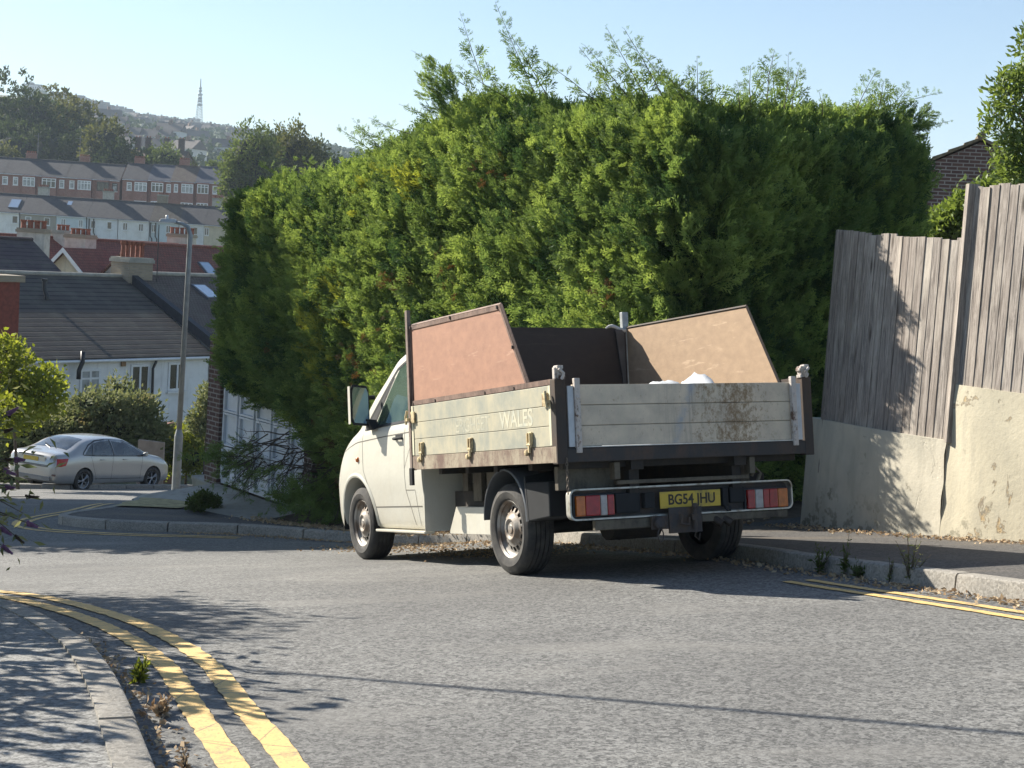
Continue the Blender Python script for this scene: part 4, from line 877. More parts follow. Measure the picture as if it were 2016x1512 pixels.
# local frames so stains sit at sensible heights
def top1(t, p): return .115+.10*t
lo_pts, hi_pts = wall_pts[:kx+1], wall_pts[kx:]
w1, N1 = wall_obj('rendered_wall', lo_pts, lambda t, p: .155+.06*t, .22, OLDSH); tag(w1, 'lower, left-hand length of cream rendered wall, mostly in shadow, at the hedge end', 'wall')
w2, N2 = wall_obj('rendered_wall', hi_pts, lambda t, p: .705+.02*t, .22, OLDW); tag(w2, 'taller sunlit cream rendered wall with flaking patches at the right edge', 'wall')
for w_ in (w1, w2):
    z0 = -.9 if w_ is w1 else -.65; p0 = (lo_pts if w_ is w1 else hi_pts)[0]
    w_.data.transform(Matrix.Translation((-p0[0], -p0[1], -z0))); w_.location = (p0[0], p0[1], z0)
def fence(name, P, zb, zt, label):
    root = thing(name, label, 'fence', (P[0][0], P[0][1], zb(0))); b = MB(); pw = .125; L = np.concatenate([[0], np.cumsum(np.linalg.norm(np.diff(P, axis=0), axis=1))])
    n = int(L[-1]/(pw*.8)); N = normals(P); N = N if np.dot(N[0], [-1, -.3]) > 0 else -N
    O = np.array([P[0][0], P[0][1], zb(0)])
    for k in range(n):
        s0 = k*pw*.8; s1 = s0+pw+random.uniform(-.004, .004)
        q = [np.array([np.interp(s, L, P[:, 0]), np.interp(s, L, P[:, 1])]) for s in (s0, s1)]; nn = N[min(len(N)-1, int(len(N)*s0/L[-1]))]
        e0, e1 = .018+random.uniform(0, .003), .0255+random.uniform(-.002, .003); t = s0/L[-1]; top = zt(t)+random.uniform(-.022, .010)
        a0, a1 = q[0]+nn*e0, q[1]+nn*e1; bz = zb(t)-.04+random.uniform(-.015, .015); ln = random.uniform(-.006, .006)
        mk = lambda p, z, dx=0: np.array([p[0]+dx, p[1], z])-O
        fz = (nn*.016)
        b.hexa([mk(a0, bz), mk(a1, bz), mk(a1-fz, bz), mk(a0-fz*.4, bz)], [mk(a0, top, ln), mk(a1, top+random.uniform(-.006, .006), ln), mk(a1-fz, top, ln), mk(a0-fz*.4, top, ln)])
    b.build('board_panel', PLANK, root, bevel=.0015)
    for fr in (.22, .78):
        b = MB(); z = [zb(t)*(1-fr)+zt(t)*fr for t in (0, 1)]; p0 = P[0]-N[0]*.05; p1 = P[-1]-N[-1]*.05; m_ = P[len(P)//2]-N[len(P)//2]*.05
        b.tube([np.array([*p0, z[0]])-O, np.array([*m_, (z[0]+z[1])/2])-O, np.array([*p1, z[1]])-O], .035, 4); b.build('rail', PLANK, root)
    for e in (0, -1):
        b = MB(); p = P[e]-N[e]*(-.01 if e == 0 else .08); zz = zt(0 if e == 0 else 1); b.box((p[0]-.045-O[0], p[1]-.045-O[1], zb(0)-.5-O[2]), (p[0]+.045-O[0], p[1]+.045-O[1], zz-O[2]+.01)); b.build('post', PLANK, root)
    return root
lf = wall_pts[int(np.argmin(np.abs(wall_pts[:, 1]-14.05))):kx+1]+N1[0]*.06
fence('board_fence', lf, lambda t: .14+.06*t, lambda t: 2.0-.06*t, 'lower grey-brown board fence panel half in the hedge\'s shadow, left of the tall one')
fence('board_fence', hi_pts+N2[0]*.04, lambda t: .70+.02*t, lambda t: 2.40, 'tallest sunlit board fence, on the flaking wall at the right edge')

# ------------------------------------------------------------------ foliage helpers
def fbm(P, sc, seed=0, oct=4):
    r = np.random.default_rng(int(abs(seed)*10)); out = np.zeros(len(P)); a = 1; tot = 0
    for o in range(oct):
        for k in range(4):
            d = r.normal(size=3); d /= np.linalg.norm(d); out += a*np.sin((P@d)*sc*2*math.pi*(1+.4*k/4)+r.uniform(0, 6.28)+1.7*np.sin((P@np.roll(d, 1))*sc*3+r.uniform(0, 6)))/4
        tot += a; a *= .55; sc *= 2.05
    return out/tot
def norm_rows(A): return A/np.maximum(np.linalg.norm(A, axis=1), 1e-9)[:, None]
def frames(D, rg=rng, up=None):
    D = norm_rows(D); r_ = rg.normal(size=D.shape) if up is None else np.tile(up, (len(D), 1))+rg.normal(size=D.shape)*.3
    U = norm_rows(np.cross(D, r_)); return U, np.cross(U, D), D
def spray_template(n=9, seed=0, wid=.04, ang=42, droop=.1, sub=True):
    """flat conifer spray, axis +Z, spread along X, unit length; list of quads"""
    r = np.random.default_rng(seed); Q = []
    def leaf(p, d, L, w):
        d = d/np.linalg.norm(d); s = np.cross(d, [0, 1, 0]); s = s/np.linalg.norm(s)+np.array([0, r.normal()*.5, 0]); s /= np.linalg.norm(s); m = p+d*L*.45
        Q.append([p, m+s*w, p+d*L, m-s*w])
    leaf(np.zeros(3), np.array([0, 0, 1.]), 1., wid*.55)
    for k in range(n):
        t = .10+.82*k/(n-1); sgn = 1 if k % 2 else -1; L = (.52*(1-t)**.8+.13)*r.uniform(.8, 1.15); a = R(ang+r.uniform(-9, 9)); p = np.array([.03*math.sin(5*t), -droop*t*t, t])
        d = np.array([sgn*math.sin(a), r.normal()*.22, math.cos(a)]); leaf(p, d, L, wid)
        if sub and L > .3:
            for q in (.45, .72):
                a2 = a-sgn*0+R(38); leaf(p+d*L*q, np.array([sgn*math.sin(a2), r.normal()*.3, math.cos(a2)]), L*.42, wid*.8)
                a3 = a-R(40); leaf(p+d*L*q*.8, np.array([sgn*math.sin(a3), r.normal()*.3, math.cos(a3)]), L*.38, wid*.8)
    return np.array(Q)
SPR = [spray_template(9, i, .036, ang=36) for i in range(5)]
def fan_template(n=11, seed=0, wid=.021):
    """larger feathery plume, unit length: axis with paired branchlets, each with small scales"""
    r = np.random.default_rng(100+seed); Q = []
    ax = lambda t: np.array([.05*math.sin(3*t+seed), -.16*t*t, t])
    def leaf(p, d, L, w):
        d = d/np.linalg.norm(d); s_ = np.cross(d, [0, 1, 0]); s_ = s_/np.linalg.norm(s_)+np.array([0, r.normal()*.6, 0]); s_ /= np.linalg.norm(s_); m = p+d*L*.42; Q.append([p, m+s_*w, p+d*L, m-s_*w])
    for t0 in (0, .33, .66): leaf(ax(t0), ax(t0+.3)-ax(t0), .42, wid*.8)
    for k in range(2*n):
        t = .06+.90*k/(2*n-1); sg_ = 1 if k % 2 else -1; L = (.44*(1-t)**.75+.07)*(.55+.45*min(1, t*4))*r.uniform(.8, 1.2); a = R(38+r.uniform(-10, 10)); d = np.array([sg_*math.sin(a), r.normal()*.25-.12*t, math.cos(a)]); p = ax(t)
        leaf(p, d, L, wid*.9)
        for q in ((.30, .52, .74) if L > .22 else (.5,)):
            for s2 in (-1, 1):
                a2 = a*sg_+s2*R(33+r.uniform(-8, 8)); leaf(p+d/np.linalg.norm(d)*L*q, np.array([math.sin(a2), r.normal()*.3, math.cos(a2)]), L*.40*(1.15-q*.5), wid)
    return np.array(Q)
FAN = [fan_template(10, i) for i in range(6)]
def fans(O, D, L, up=None):
    out = []; src = []; idx = rng.integers(0, len(FAN), len(O)); U, V, W = frames(D, up=up)
    for i in range(len(FAN)):
        m = np.where(idx == i)[0]
        if len(m): out.append(place(FAN[i], O[m], U[m], V[m], W[m], L[m])); src.append(np.repeat(m, len(FAN[i])))
    return np.concatenate(out), np.concatenate(src)
def place(T, O, U, V, W, L):
    """T (q,4,3) template -> (n*q,4,3)"""
    L = np.asarray(L)[:, None, None, None] if np.ndim(L) else L
    X = T[None, :, :, 0:1]*U[:, None, None, :]+T[None, :, :, 1:2]*V[:, None, None, :]+T[None, :, :, 2:3]*W[:, None, None, :]
    return (O[:, None, None, :]+X*L).reshape(-1, 4, 3)
def sprays(O, D, L, spread_up=None):
    out = []; idx = rng.integers(0, len(SPR), len(O)); U, V, W = frames(D, up=spread_up)
    for i in range(len(SPR)):
        m = idx == i
        if m.any(): out.append(place(SPR[i], O[m], U[m], V[m], W[m], L[m]))
    return np.concatenate(out)
# ------------------------------------------------------------------ the big clipped conifer hedge
hl = np.array([-2.93, 20.3]); hd = np.array([.62, -.785])
HA = hl+hd*(-2.05); HC = hl+hd*7.35; hr = np.array([.785, .62]); HE = HC+hr*3.5; HF = HE+np.array([-.35, .94])*1.6; HB = HA+hr*1.6
path = []
def seg(a, b2, n): return [a+(b2-a)*k/n for k in range(n)]
hp = np.array(seg(HB, HA, 16)+seg(HA, HC, 98)+seg(HC, HE, 36)+seg(HE, HF, 16)+[HF])
for _ in range(4): hp[1:-1] = hp[1:-1]*.5+(hp[:-2]+hp[2:])*.25
hL = np.concatenate([[0], np.cumsum(np.linalg.norm(np.diff(hp, axis=0), axis=1))])
hN = normals(hp); hN = hN if np.dot(hN[60], [-.785, -.62]) > 0 else -hN
# top height (world z) as function of arc length: from photo skyline
sA = hL[16]; sC = hL[114]; sE = hL[150]
def s_at(px, on='f'):      # arc length where the hedge face crosses photo column px
    d = ray(px, 756); base, dr = (hl, hd) if on == 'f' else (HC, hr)
    A = np.array([[dr[0], -d[0]], [dr[1], -d[1]]]); t = np.linalg.solve(A, -base)[0]
    return sA+(t+2.05) if on == 'f' else sC+t
def z_at(px, py, on='f'):
    d = ray(px, py); base, dr = (hl, hd) if on == 'f' else (HC, hr)
    A = np.array([[dr[0], -d[0]], [dr[1], -d[1]]]); k = np.linalg.solve(A, -base)[1]; return CH+d[2]*k
sky_f = [(432, 352), (500, 338), (560, 330), (620, 322), (680, 285), (720, 272), (760, 240), (800, 222), (840, 185), (900, 165), (1000, 182), (1100, 180), (1200, 172), (1300, 182), (1380, 186)]
sky_r = [(1440, 186), (1520, 190), (1600, 196), (1700, 205), (1800, 215)]
tk = sorted([(s_at(px), z_at(px, py)) for px, py in sky_f]+[(s_at(px, 'r'), z_at(px, py, 'r')) for px, py in sky_r])
tk = np.array([(0, tk[0][1]-.1)]+tk+[(hL[-1], tk[-1][1]-.1)])
ztop = lambda s: np.interp(s, tk[:, 0], tk[:, 1])-.30
bot_f = [(425, 720), (445, 760), (480, 790), (520, 800), (560, 815), (590, 840), (620, 890), (650, 950), (690, 1000), (760, 1020)]
bk = np.array([(0, -1.2)]+[(s_at(px), z_at(px, py)) for px, py in bot_f]+[(sC, -1.15), (hL[-1], -1.2)])
zbot = lambda s: np.interp(s, bk[:, 0], bk[:, 1])
def hsurf(s, z, off=0):
    p = np.stack([np.interp(s, hL, hp[:, 0]), np.interp(s, hL, hp[:, 1])], 1); n = norm_rows(np.stack([np.interp(s, hL, hN[:, 0]), np.interp(s, hL, hN[:, 1])], 1))
    q = np.column_stack([p, z]); d = .13*fbm(q*np.array([1, 1, 1.4]), .5, 3, 3)+.07*fbm(q*np.array([.8, .8, 1.5]), 1.3, 5, 2)
    t = np.clip((z-zbot(s))/np.maximum(ztop(s)-zbot(s), .1), 0, 1)
    d = d-.55*np.clip((t-.90)/.1, 0, 1)**1.5-.30*np.clip((.12-t)/.12, 0, 1)+.12*np.sin(t*3.1)+0
    q[:, :2] += n*(d+off)[:, None]; return q, n
hedge = thing('conifer_hedge', 'huge overgrown green conifer hedge filling the middle behind the truck, with feathery shoots on top', 'hedge', (0, 0, 0))
# solid dark hull; shade between the sprays is put into its colour
ns_, nz_ = 120, 26; S_ = np.linspace(0, hL[-1], ns_); b = MB(); rows = []
for k in range(nz_+1):
    t = k/nz_; z = zbot(S_)*(1-t)+(ztop(S_)-.12)*t+.15*(1-t); q, n = hsurf(S_, z, -.26-.25*(t > .95)); rows.append(q)
inner = np.array([np.interp(np.linspace(0, 1, ns_), [0, 1], [HB[0]+.3, HF[0]-.1]), np.interp(np.linspace(0, 1, ns_), [0, 1], [HB[1], HF[1]])]).T
inner = rows[-1][:, :2]*.25+inner*.75
rows.append(np.column_stack([inner, ztop(S_)-.15])); rows.append(np.column_stack([inner, zbot(S_)])); b.grid([r.tolist() for r in rows]); b.grid([rows[-1].tolist(), rows[0].tolist()])
b.build('dark_hull', HULL, hedge, smooth=True, autouv=False)
def hedge_cloud(N, s0, s1, deep=.25, Lr=(.16, .30), tmin=0., tmax=1.):
    s = rng.uniform(s0, s1, N); t = rng.uniform(tmin, tmax, N); z = zbot(s)*(1-t)+ztop(s)*t
    off = -deep*rng.uniform(0, 1, N)**2+rng.uniform(-.02, .06, N); q, n = hsurf(s, z, off)
    ph = fbm(q, .5, 9, 2)
    n3 = np.column_stack([n, np.zeros(N)]); up = np.array([0, 0, 1.])
    lean = np.column_stack([-n[:, 1], n[:, 0], np.zeros(N)]); lean *= np.where(lean[:, 0:1] > 0, -1, 1)      # along the hedge, towards image left
    upw = np.clip(.35+.9*t+.25*ph, .2, 1.5)[:, None]
    D = n3*np.clip(1.05-.55*t, .3, 1)[:, None]+up*upw+lean*np.where(s < sC+.2, .85, -.10)[:, None]+rng.normal(0, .32, (N, 3))
    return q, D, rng.uniform(*Lr, N)*(1+.3*ph)
A = [hedge_cloud(24000, sA-.3, sE+.2, .12, (.13, .24)), hedge_cloud(1500, 0, sA, .2), hedge_cloud(1500, sE, hL[-1], .2)]
for q_ in A: q_[0][:, :2] -= np.stack([np.interp(q_[0][:, 0]*0+sA+2, hL, hN[:, i]) for i in (0, 1)], 1)*.13
quads_mesh('inner_foliage', np.concatenate([sprays(*a) for a in A]), LEYD, hedge)  # darker sprays set deeper, painting the gaps as shade
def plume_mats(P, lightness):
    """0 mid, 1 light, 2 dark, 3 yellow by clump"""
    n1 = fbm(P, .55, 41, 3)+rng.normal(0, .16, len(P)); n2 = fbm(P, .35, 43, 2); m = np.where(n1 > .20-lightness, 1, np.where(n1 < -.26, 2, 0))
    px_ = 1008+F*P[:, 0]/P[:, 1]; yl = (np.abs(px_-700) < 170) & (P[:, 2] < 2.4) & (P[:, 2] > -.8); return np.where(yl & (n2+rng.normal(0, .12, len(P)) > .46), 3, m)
FO, FD, FL, FM = [], [], [], []
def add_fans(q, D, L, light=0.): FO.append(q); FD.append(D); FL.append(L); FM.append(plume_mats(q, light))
q, D, L = hedge_cloud(9500, sA-.3, sE+.2, .10, (.24, .46)); add_fans(q, D, L)
q, D, L = hedge_cloud(2600, sA, sE+.1, .05, (.22, .40), .72, 1.02); add_fans(q, D, L, .12)
q, D, L = hedge_cloud(700, 0, sA, .1, (.24, .42)); add_fans(q, D, L)
q, D, L = hedge_cloud(700, sE, hL[-1], .1, (.24, .42)); add_fans(q, D, L)
N = 2600; s_ = rng.uniform(0, hL[-1], N); back = rng.uniform(0, 1.2, N); q, n = hsurf(s_, ztop(s_)-.05, 0); q[:, :2] -= n*back[:, None]*.9; q[:, 2] += -.05+.10*fbm(q, .8, 12, 2)
add_fans(q, np.array([-.45, -.1, .9])+rng.normal(0, .32, (N, 3))+np.column_stack([n*.3, np.zeros(N)]), rng.uniform(.22, .42, N), .15)
# longer bushy limbs that break the outline, each carrying many sprays
LO, LD, LL = [], [], []
def limb(base, d, L, n=34, w=.14, ln=(.16, .30)):
    n = max(4, n//4)
    base = np.array(base, float); d = nrm(d); t = rng.uniform(.02, 1, n)**.8; side = rng.normal(size=(n, 3)); side -= (side@d)[:, None]*d
    curve = np.array([0, 0, 1.])*(t**2*.12*L)[:, None]
    LO.append(base+d*(t*L)[:, None]+curve+norm_rows(side)*(w*(1-t)*rng.uniform(.2, 1, n))[:, None]); LD.append(d*1.1+norm_rows(side)*(.75*(1-t*.6))[:, None]); LL.append(rng.uniform(*ln, n)*(1.15-.5*t))
for i in range(170):
    s = rng.uniform(sA-.3, sC+.2, 1); z = ztop(s)-rng.uniform(0, .55, 1); q, n = hsurf(s, z, -.1); q = q[0]; n = n[0]
    limb(q, (-.62+rng.normal()*.2, n[1]*.15+rng.normal()*.15, .75+rng.normal()*.2), rng.uniform(.16, .34), 22)
for i in range(90):
    s = rng.uniform(sC, sE+.3, 1); z = ztop(s)-rng.uniform(-.02, .30, 1); q, n = hsurf(s, z, -.1); q = q[0]
    limb(q, (.35+rng.normal()*.25, -.1+rng.normal()*.2, .75+rng.normal()*.2), rng.uniform(.12, .28), 20)
for i in range(150):        # right-hand outline and the side face: limbs reach out to the right
    s = rng.uniform(sE-.9, sE+.1, 1); t = rng.uniform(.1, 1); z = zbot(s)*(1-t)+ztop(s)*t; q, n = hsurf(s, z, -.15); q = q[0]
    limb(q, (.95, .1+rng.normal()*.15, .22+.35*t+rng.normal()*.12), rng.uniform(.12, .26)*(1.3 if t > .85 else 1), 20)
for i in range(650):        # clumps over the faces
    s = rng.uniform(sA-.2, sE, 1); t = rng.uniform(.02, .95); z = zbot(s)*(1-t)+ztop(s)*t; q, n = hsurf(s, z, -.08); q = q[0]; n = n[0]
    limb(q, (n[0]*.7-.45+rng.normal()*.2, n[1]*.7+rng.normal()*.2, .55+.4*t+rng.normal()*.2), rng.uniform(.12, .30), 16)
for px, py, ln_ in [(1800, 300, .42), (1815, 290, .36), (1790, 255, .42), (1780, 250, .36), (870, 240, .42), (860, 205, .42), (845, 225, .42), (880, 215, .4)]:
    on = 'r' if px > 1390 else 'f'; s = s_at(px, on); p = np.array([np.interp(s, hL, hp[:, 0]), np.interp(s, hL, hp[:, 1]), z_at(px, py, on)])
    for k in range(2): limb(p+rng.normal(0, .04, 3), (1, -.1, .30+.15*k) if px > 1390 else (-.8+.2*k, -.1, .8), ln_, 34)
add_fans(np.concatenate(LO), np.concatenate(LD), np.concatenate(LL), .10)
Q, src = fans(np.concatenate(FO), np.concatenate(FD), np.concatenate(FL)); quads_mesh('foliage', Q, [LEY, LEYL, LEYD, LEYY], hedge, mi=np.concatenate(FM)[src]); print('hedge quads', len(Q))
# brown dead patches
qs = []
for i in range(26):
    s = rng.uniform(sA+1, sC-.5, 1) if i > 7 else np.array([s_at(705)+rng.normal()*.25]); t = rng.uniform(.05, .45) if i <= 7 else rng.uniform(.05, .9); z = zbot(s)*(1-t)+ztop(s)*t; q, n = hsurf(s, z, -.02); c = q[0]; m_ = 40
    O_ = c+rng.normal(0, .13, (m_, 3)); qs.append(sprays(O_, np.column_stack([np.tile(n[0], (m_, 1)), np.zeros(m_)])+rng.normal(0, .5, (m_, 3)), rng.uniform(.08, .16, m_)))
quads_mesh('dead_sprays', np.concatenate(qs), LEYB, hedge)
# skyline leaders: thin open shoots with paired sprays
lead = [(868, 150, 905, 22, 1.0), (966, 165, 975, 4, 1.1), (990, 170, 1000, 60, .7), (930, 185, 905, 130, .55), (1125, 180, 1140, 92, .7), (1180, 172, 1192, 50, .9), (1212, 172, 1228, 55, .9), (1245, 178, 1262, 100, .7), (1090, 185, 1068, 118, .6), (1150, 178, 1150, 88, .6), (1365, 185, 1372, 110, .7), (1330, 190, 1310, 140, .45), (1480, 188, 1478, 128, .6), (1510, 186, 1525, 98, .8), (1545, 188, 1552, 105, .8), (1560, 192, 1575, 128, .7), (1530, 190, 1520, 108, .8), (1460, 195, 1452, 160, .5), (1680, 205, 1725, 140, .7), (1730, 208, 1740, 160, .5), (1620, 205, 1612, 178, .5), (1790, 215, 1850, 182, .8), (1800, 262, 1872, 238, .8), (1760, 212, 1790, 168, .6), (690, 285, 692, 232, .5), (672, 290, 662, 250, .4), (720, 275, 700, 250, .4), (508, 340, 498, 312, .5), (585, 330, 580, 310, .4), (745, 250, 728, 232, .4), (1290, 182, 1300, 140, .5), (1410, 188, 1400, 150, .5), (790, 225, 785, 205, .4), (830, 150, 812, 100, .6)]
b = MB(); qs = []
for x0, y0, x1, y1, dens in lead:
    on = 'f' if x0 < 1395 else 'r'; s = s_at(x0, on); P0 = np.array([*[np.interp(s, hL, hp[:, i]) for i in (0, 1)], z_at(x0, y0+14, on)]); k = P0[1]
    bk_ = -.35*hN[int(np.argmin(np.abs(hL-s)))]; P0[:2] += bk_; P1 = at(x1, y1, P0[1]+rng.uniform(-.1, .1)); d = P1-P0; L = np.linalg.norm(d); d /= L
    mid = (P0+P1)/2+rng.normal(0, .02, 3); pts = [P0, mid, P1]; b = MB(); b.tube(pts, [.006, .004, .0015], 5); b.build('leader_stem', TWIG, hedge)
    m_ = int(10*dens+L*16); t = np.sort(np.clip(np.linspace(.03, .98, m_)+rng.normal(0, .03, m_), .02, .99)); sgn = np.where(np.arange(m_) % 2 == 0, 1, -1)
    side = np.column_stack([sgn*1.0, rng.normal(0, .45, m_), np.zeros(m_)]); O_ = P0+(P1-P0)*t[:, None]+(mid-(P0+P1)/2)*(4*t*(1-t))[:, None]
    qs.append(sprays(O_, d*.75+side*.8, (.19*(1-t)**.8+.04)*rng.uniform(.35, 1.35, m_)*min(1, L/.6+.3)))
quads_mesh('leader_shoots', np.concatenate(qs), LEY, hedge)
# bare lower branches over the garage door and under the skirt
b = MB(); qs = []
for i in range(60):
    px = rng.uniform(500, 700); py = rng.uniform(850, 925)+max(0, (px-600)*.5); s = s_at(px); P0 = np.array([*[np.interp(s, hL, hp[:, j]) for j in (0, 1)], z_at(px, py)])
    d = nrm((rng.uniform(-.9, -.1), rng.uniform(-.6, .2), rng.uniform(-.8, .05))); L = rng.uniform(.35, .95); pts = [P0+d*L*t+np.array([0, 0, .12*t*t*L+.02*math.sin(9*t+i)]) for t in np.linspace(0, 1, 6)]; b.tube(pts, np.linspace(.010, .002, 6), 4)
    for k in range(4):
        t = rng.uniform(.2, .9); q = P0+d*L*t; d2 = nrm(d+rng.normal(0, .6, 3)); b.tube([q, q+d2*.12, q+d2*.25+np.array([0, 0, .02])], [.004, .003, .001], 4)
    if i % 4 == 0:
        m_ = 16; t = rng.uniform(.5, 1, m_); qs.append(sprays(P0+d*L*t[:, None]+rng.normal(0, .03, (m_, 3)), np.tile(d, (m_, 1))+rng.normal(0, .5, (m_, 3)), rng.uniform(.07, .16, m_)))
for cx, cy, rr, m_ in ((470, 898, .20, 90), (445, 905, .12, 40), (600, 980, .20, 90), (640, 990, .22, 130), (670, 965, .2, 120), (690, 1005, .25, 160)):
    s = s_at(cx); c = np.array([*[np.interp(s, hL, hp[:, j]) for j in (0, 1)], z_at(cx, cy)])+np.array([-.12, -.1, 0]); O_ = c+rng.normal(0, 1, (m_, 3))*np.array([rr, rr*.6, rr*.32])
    qs.append(sprays(O_, rng.normal(0, .45, (m_, 3))+np.array([-.8, -.3, -.1]), rng.uniform(.08, .2, m_)))
b.build('bare_branches', TWIG, hedge); quads_mesh('lower_sprays', np.concatenate(qs), LEY, hedge)
for px in (640, 760, 900, 1080, 1240, 1390):
    s = s_at(px); p = np.array([np.interp(s, hL, hp[:, 0]), np.interp(s, hL, hp[:, 1])])+hr*.45; z0 = tz(*p); b = MB(); b.tube([(p[0], p[1], z0-.1), (p[0]+.05, p[1], z0+.8), (p[0], p[1]+.05, z0+2.6)], [.09, .07, .04], 8); b.build('trunk', BARK, hedge, smooth=True)

# ------------------------------------------------------------------ garage with white panelled door
gD = nrm([1.59, -2.0, 0]); gN = np.array([-gD[1]*-1, gD[0]*-1, 0]); gN = np.array([gD[1], -gD[0], 0]); gN = gN if gN[0] < 0 else -gN     # outward normal, towards the road
G0 = at(432, 951, 22.9); zG = G0[2]; gar = thing('garage', 'brown brick garage with a white panelled door under the left end of the hedge', 'garage', tuple(G0))
def gl(u, o, z): return gD*u+gN*o+np.array([0, 0, z])
b = MB()
b.hexa([gl(-.42, .06, -.25), gl(0, .06, -.25), gl(0, -4, -.25), gl(-.42, -4, -.25)], [gl(-.42, .06, 2.35), gl(0, .06, 2.35), gl(0, -4, 2.35), gl(-.42, -4, 2.35)])
b.hexa([gl(2.7, .06, -.25), gl(2.95, .06, -.25), gl(2.95, -4, -.25), gl(2.7, -4, -.25)], [gl(2.7, .06, 2.35), gl(2.95, .06, 2.35), gl(2.95, -4, 2.35), gl(2.7, -4, 2.35)])
b.build('brick_pillar', BRICKD, gar)
b = MB(); b.hexa([gl(-.42, .0, 2.1), gl(2.95, 0, 2.1), gl(2.95, -4, 2.1), gl(-.42, -4, 2.1)], [gl(-.42, 0, 2.3), gl(2.95, 0, 2.3), gl(2.95, -4, 2.3), gl(-.42, -4, 2.3)]); b.build('roof_slab', CONC, gar)
b = MB(); P = lambda u0, u1, z0, z1, o0, o1: b.hexa([gl(u0, o1, z0), gl(u1, o1, z0), gl(u1, o0, z0), gl(u0, o0, z0)], [gl(u0, o1, z1), gl(u1, o1, z1), gl(u1, o0, z1), gl(u0, o0, z1)])
P(0, 2.7, .01, 2.1, -.06, -.02)
door = b.build('garage_door', mat('white_door_paint', (.66, .68, .70), .45, var=.12, vs=3), gar)
b = MB(); pw = .54; 
for k in range(5):
    u0 = .02+k*pw
    for z0, z1 in ((.12, .58), (.66, 1.12), (1.2, 1.66), (1.74, 2.04)):
        # raised frame: four mitred bars round each recessed panel
        a0, a1, c0, c1 = u0+.08, u0+pw-.05, z0, z1; t = .035
        for (p0, p1, q0, q1) in ((a0-t, a1+t, c0-t, c0), (a0-t, a1+t, c1, c1+t), (a0-t, a0, c0, c1), (a1, a1+t, c0, c1)): P(p0, p1, q0, q1, -.019, .03)
b.build('door_moulding', door.data.materials[0], door, bevel=.006)
# low concrete kerb wall and sloping apron in front of the door
def gw(u, o, z=None, dz=0):
    p = G0+gD*u+gN*o; return np.array([p[0], p[1], (tz(p[0], p[1]) if z is None else z)+dz])
b = MB(); rows = []
for k in range(9):
    t = k/8; rows.append([gw(u*(1)+(-.35+0*u)*t*(1 if u < .1 else 0), .02+1.25*t, None if t > .99 else (zG-.01)*(1-t)+(tz(*gw(u, .02+1.25*t)[:2])+.10)*t, .10 if t > .99 else 0) for u in np.linspace(-.1, 3.0, 16)])
b.grid(rows); b.grid([[p for p in [r[0] for r in rows]], [p-np.array([0, 0, .5]) for p in [r[0] for r in rows]]]); struct(b.build('concrete_apron', CONC, smooth='auto', flip=True))
b = MB(); b.hexa([gw(-.85, .0, zG-.45), gw(-.12, .0, zG-.45), gw(-.12, -.9, zG-.45), gw(-.85, -.9, zG-.45)], [gw(-.85, .10, zG-.0), gw(-.12, .10, zG-.04), gw(-.12, -.9, zG-.02), gw(-.85, -.9, zG+.03)])
tag(b.build('concrete_block', CONC, bevel=.03), 'low rough concrete block at the foot of the brick garage pillar', 'block')

# ------------------------------------------------------------------ lamp post
Lb = at(345, 980, 28.5); Lt = at(375, 455, 28.5); lamp_root = thing('street_lamp', 'tall grey street lamp with a short bent arm on the corner left of the hedge', 'street lamp', tuple(Lb))
LG = mat('grey_lamp_paint', (.30, .32, .32), .55, .2, var=.25, vs=6)
d_ = Lt-Lb; b = MB(); b.tube([d_*0-np.array([0, 0, .2]), d_*.235], .085, 16); b.tube([d_*.235, d_*.26], [.085, .055], 16); b.build('post_base', LG, lamp_root, smooth='auto')
b = MB(); b.tube([d_*.255, d_*.9, d_*.985, d_*1.0+np.array([-.05, 0, .07]), d_*1.0+np.array([-.16, 0, .13]), d_*1.0+np.array([-.32, 0, .16])], [.055, .050, .05, .045, .035, .032], 12); b.build('post_shaft', LG, lamp_root, smooth=True)
b = MB(); c = d_+np.array([-.42, 0, .17]); b.hexa([c+np.array([-.20, -.07, -.03]), c+np.array([.14, -.06, -.03]), c+np.array([.14, .06, -.03]), c+np.array([-.20, .07, -.03])], [c+np.array([-.16, -.05, .04]), c+np.array([.12, -.04, .05]), c+np.array([.12, .04, .05]), c+np.array([-.16, .05, .04])]); b.build('lamp_head', mat('pale_lamp_head', (.5, .52, .52), .5), lamp_root, bevel=.015)
b = MB(); b.lathe([(.0, .07), (.025, .065), (.03, .02), (.03, 0)], c+np.array([-.05, 0, .045]), (0, 0, 1), 12); b.build('photocell', mat('pale_cap', (.7, .72, .72), .4), lamp_root, smooth=True)

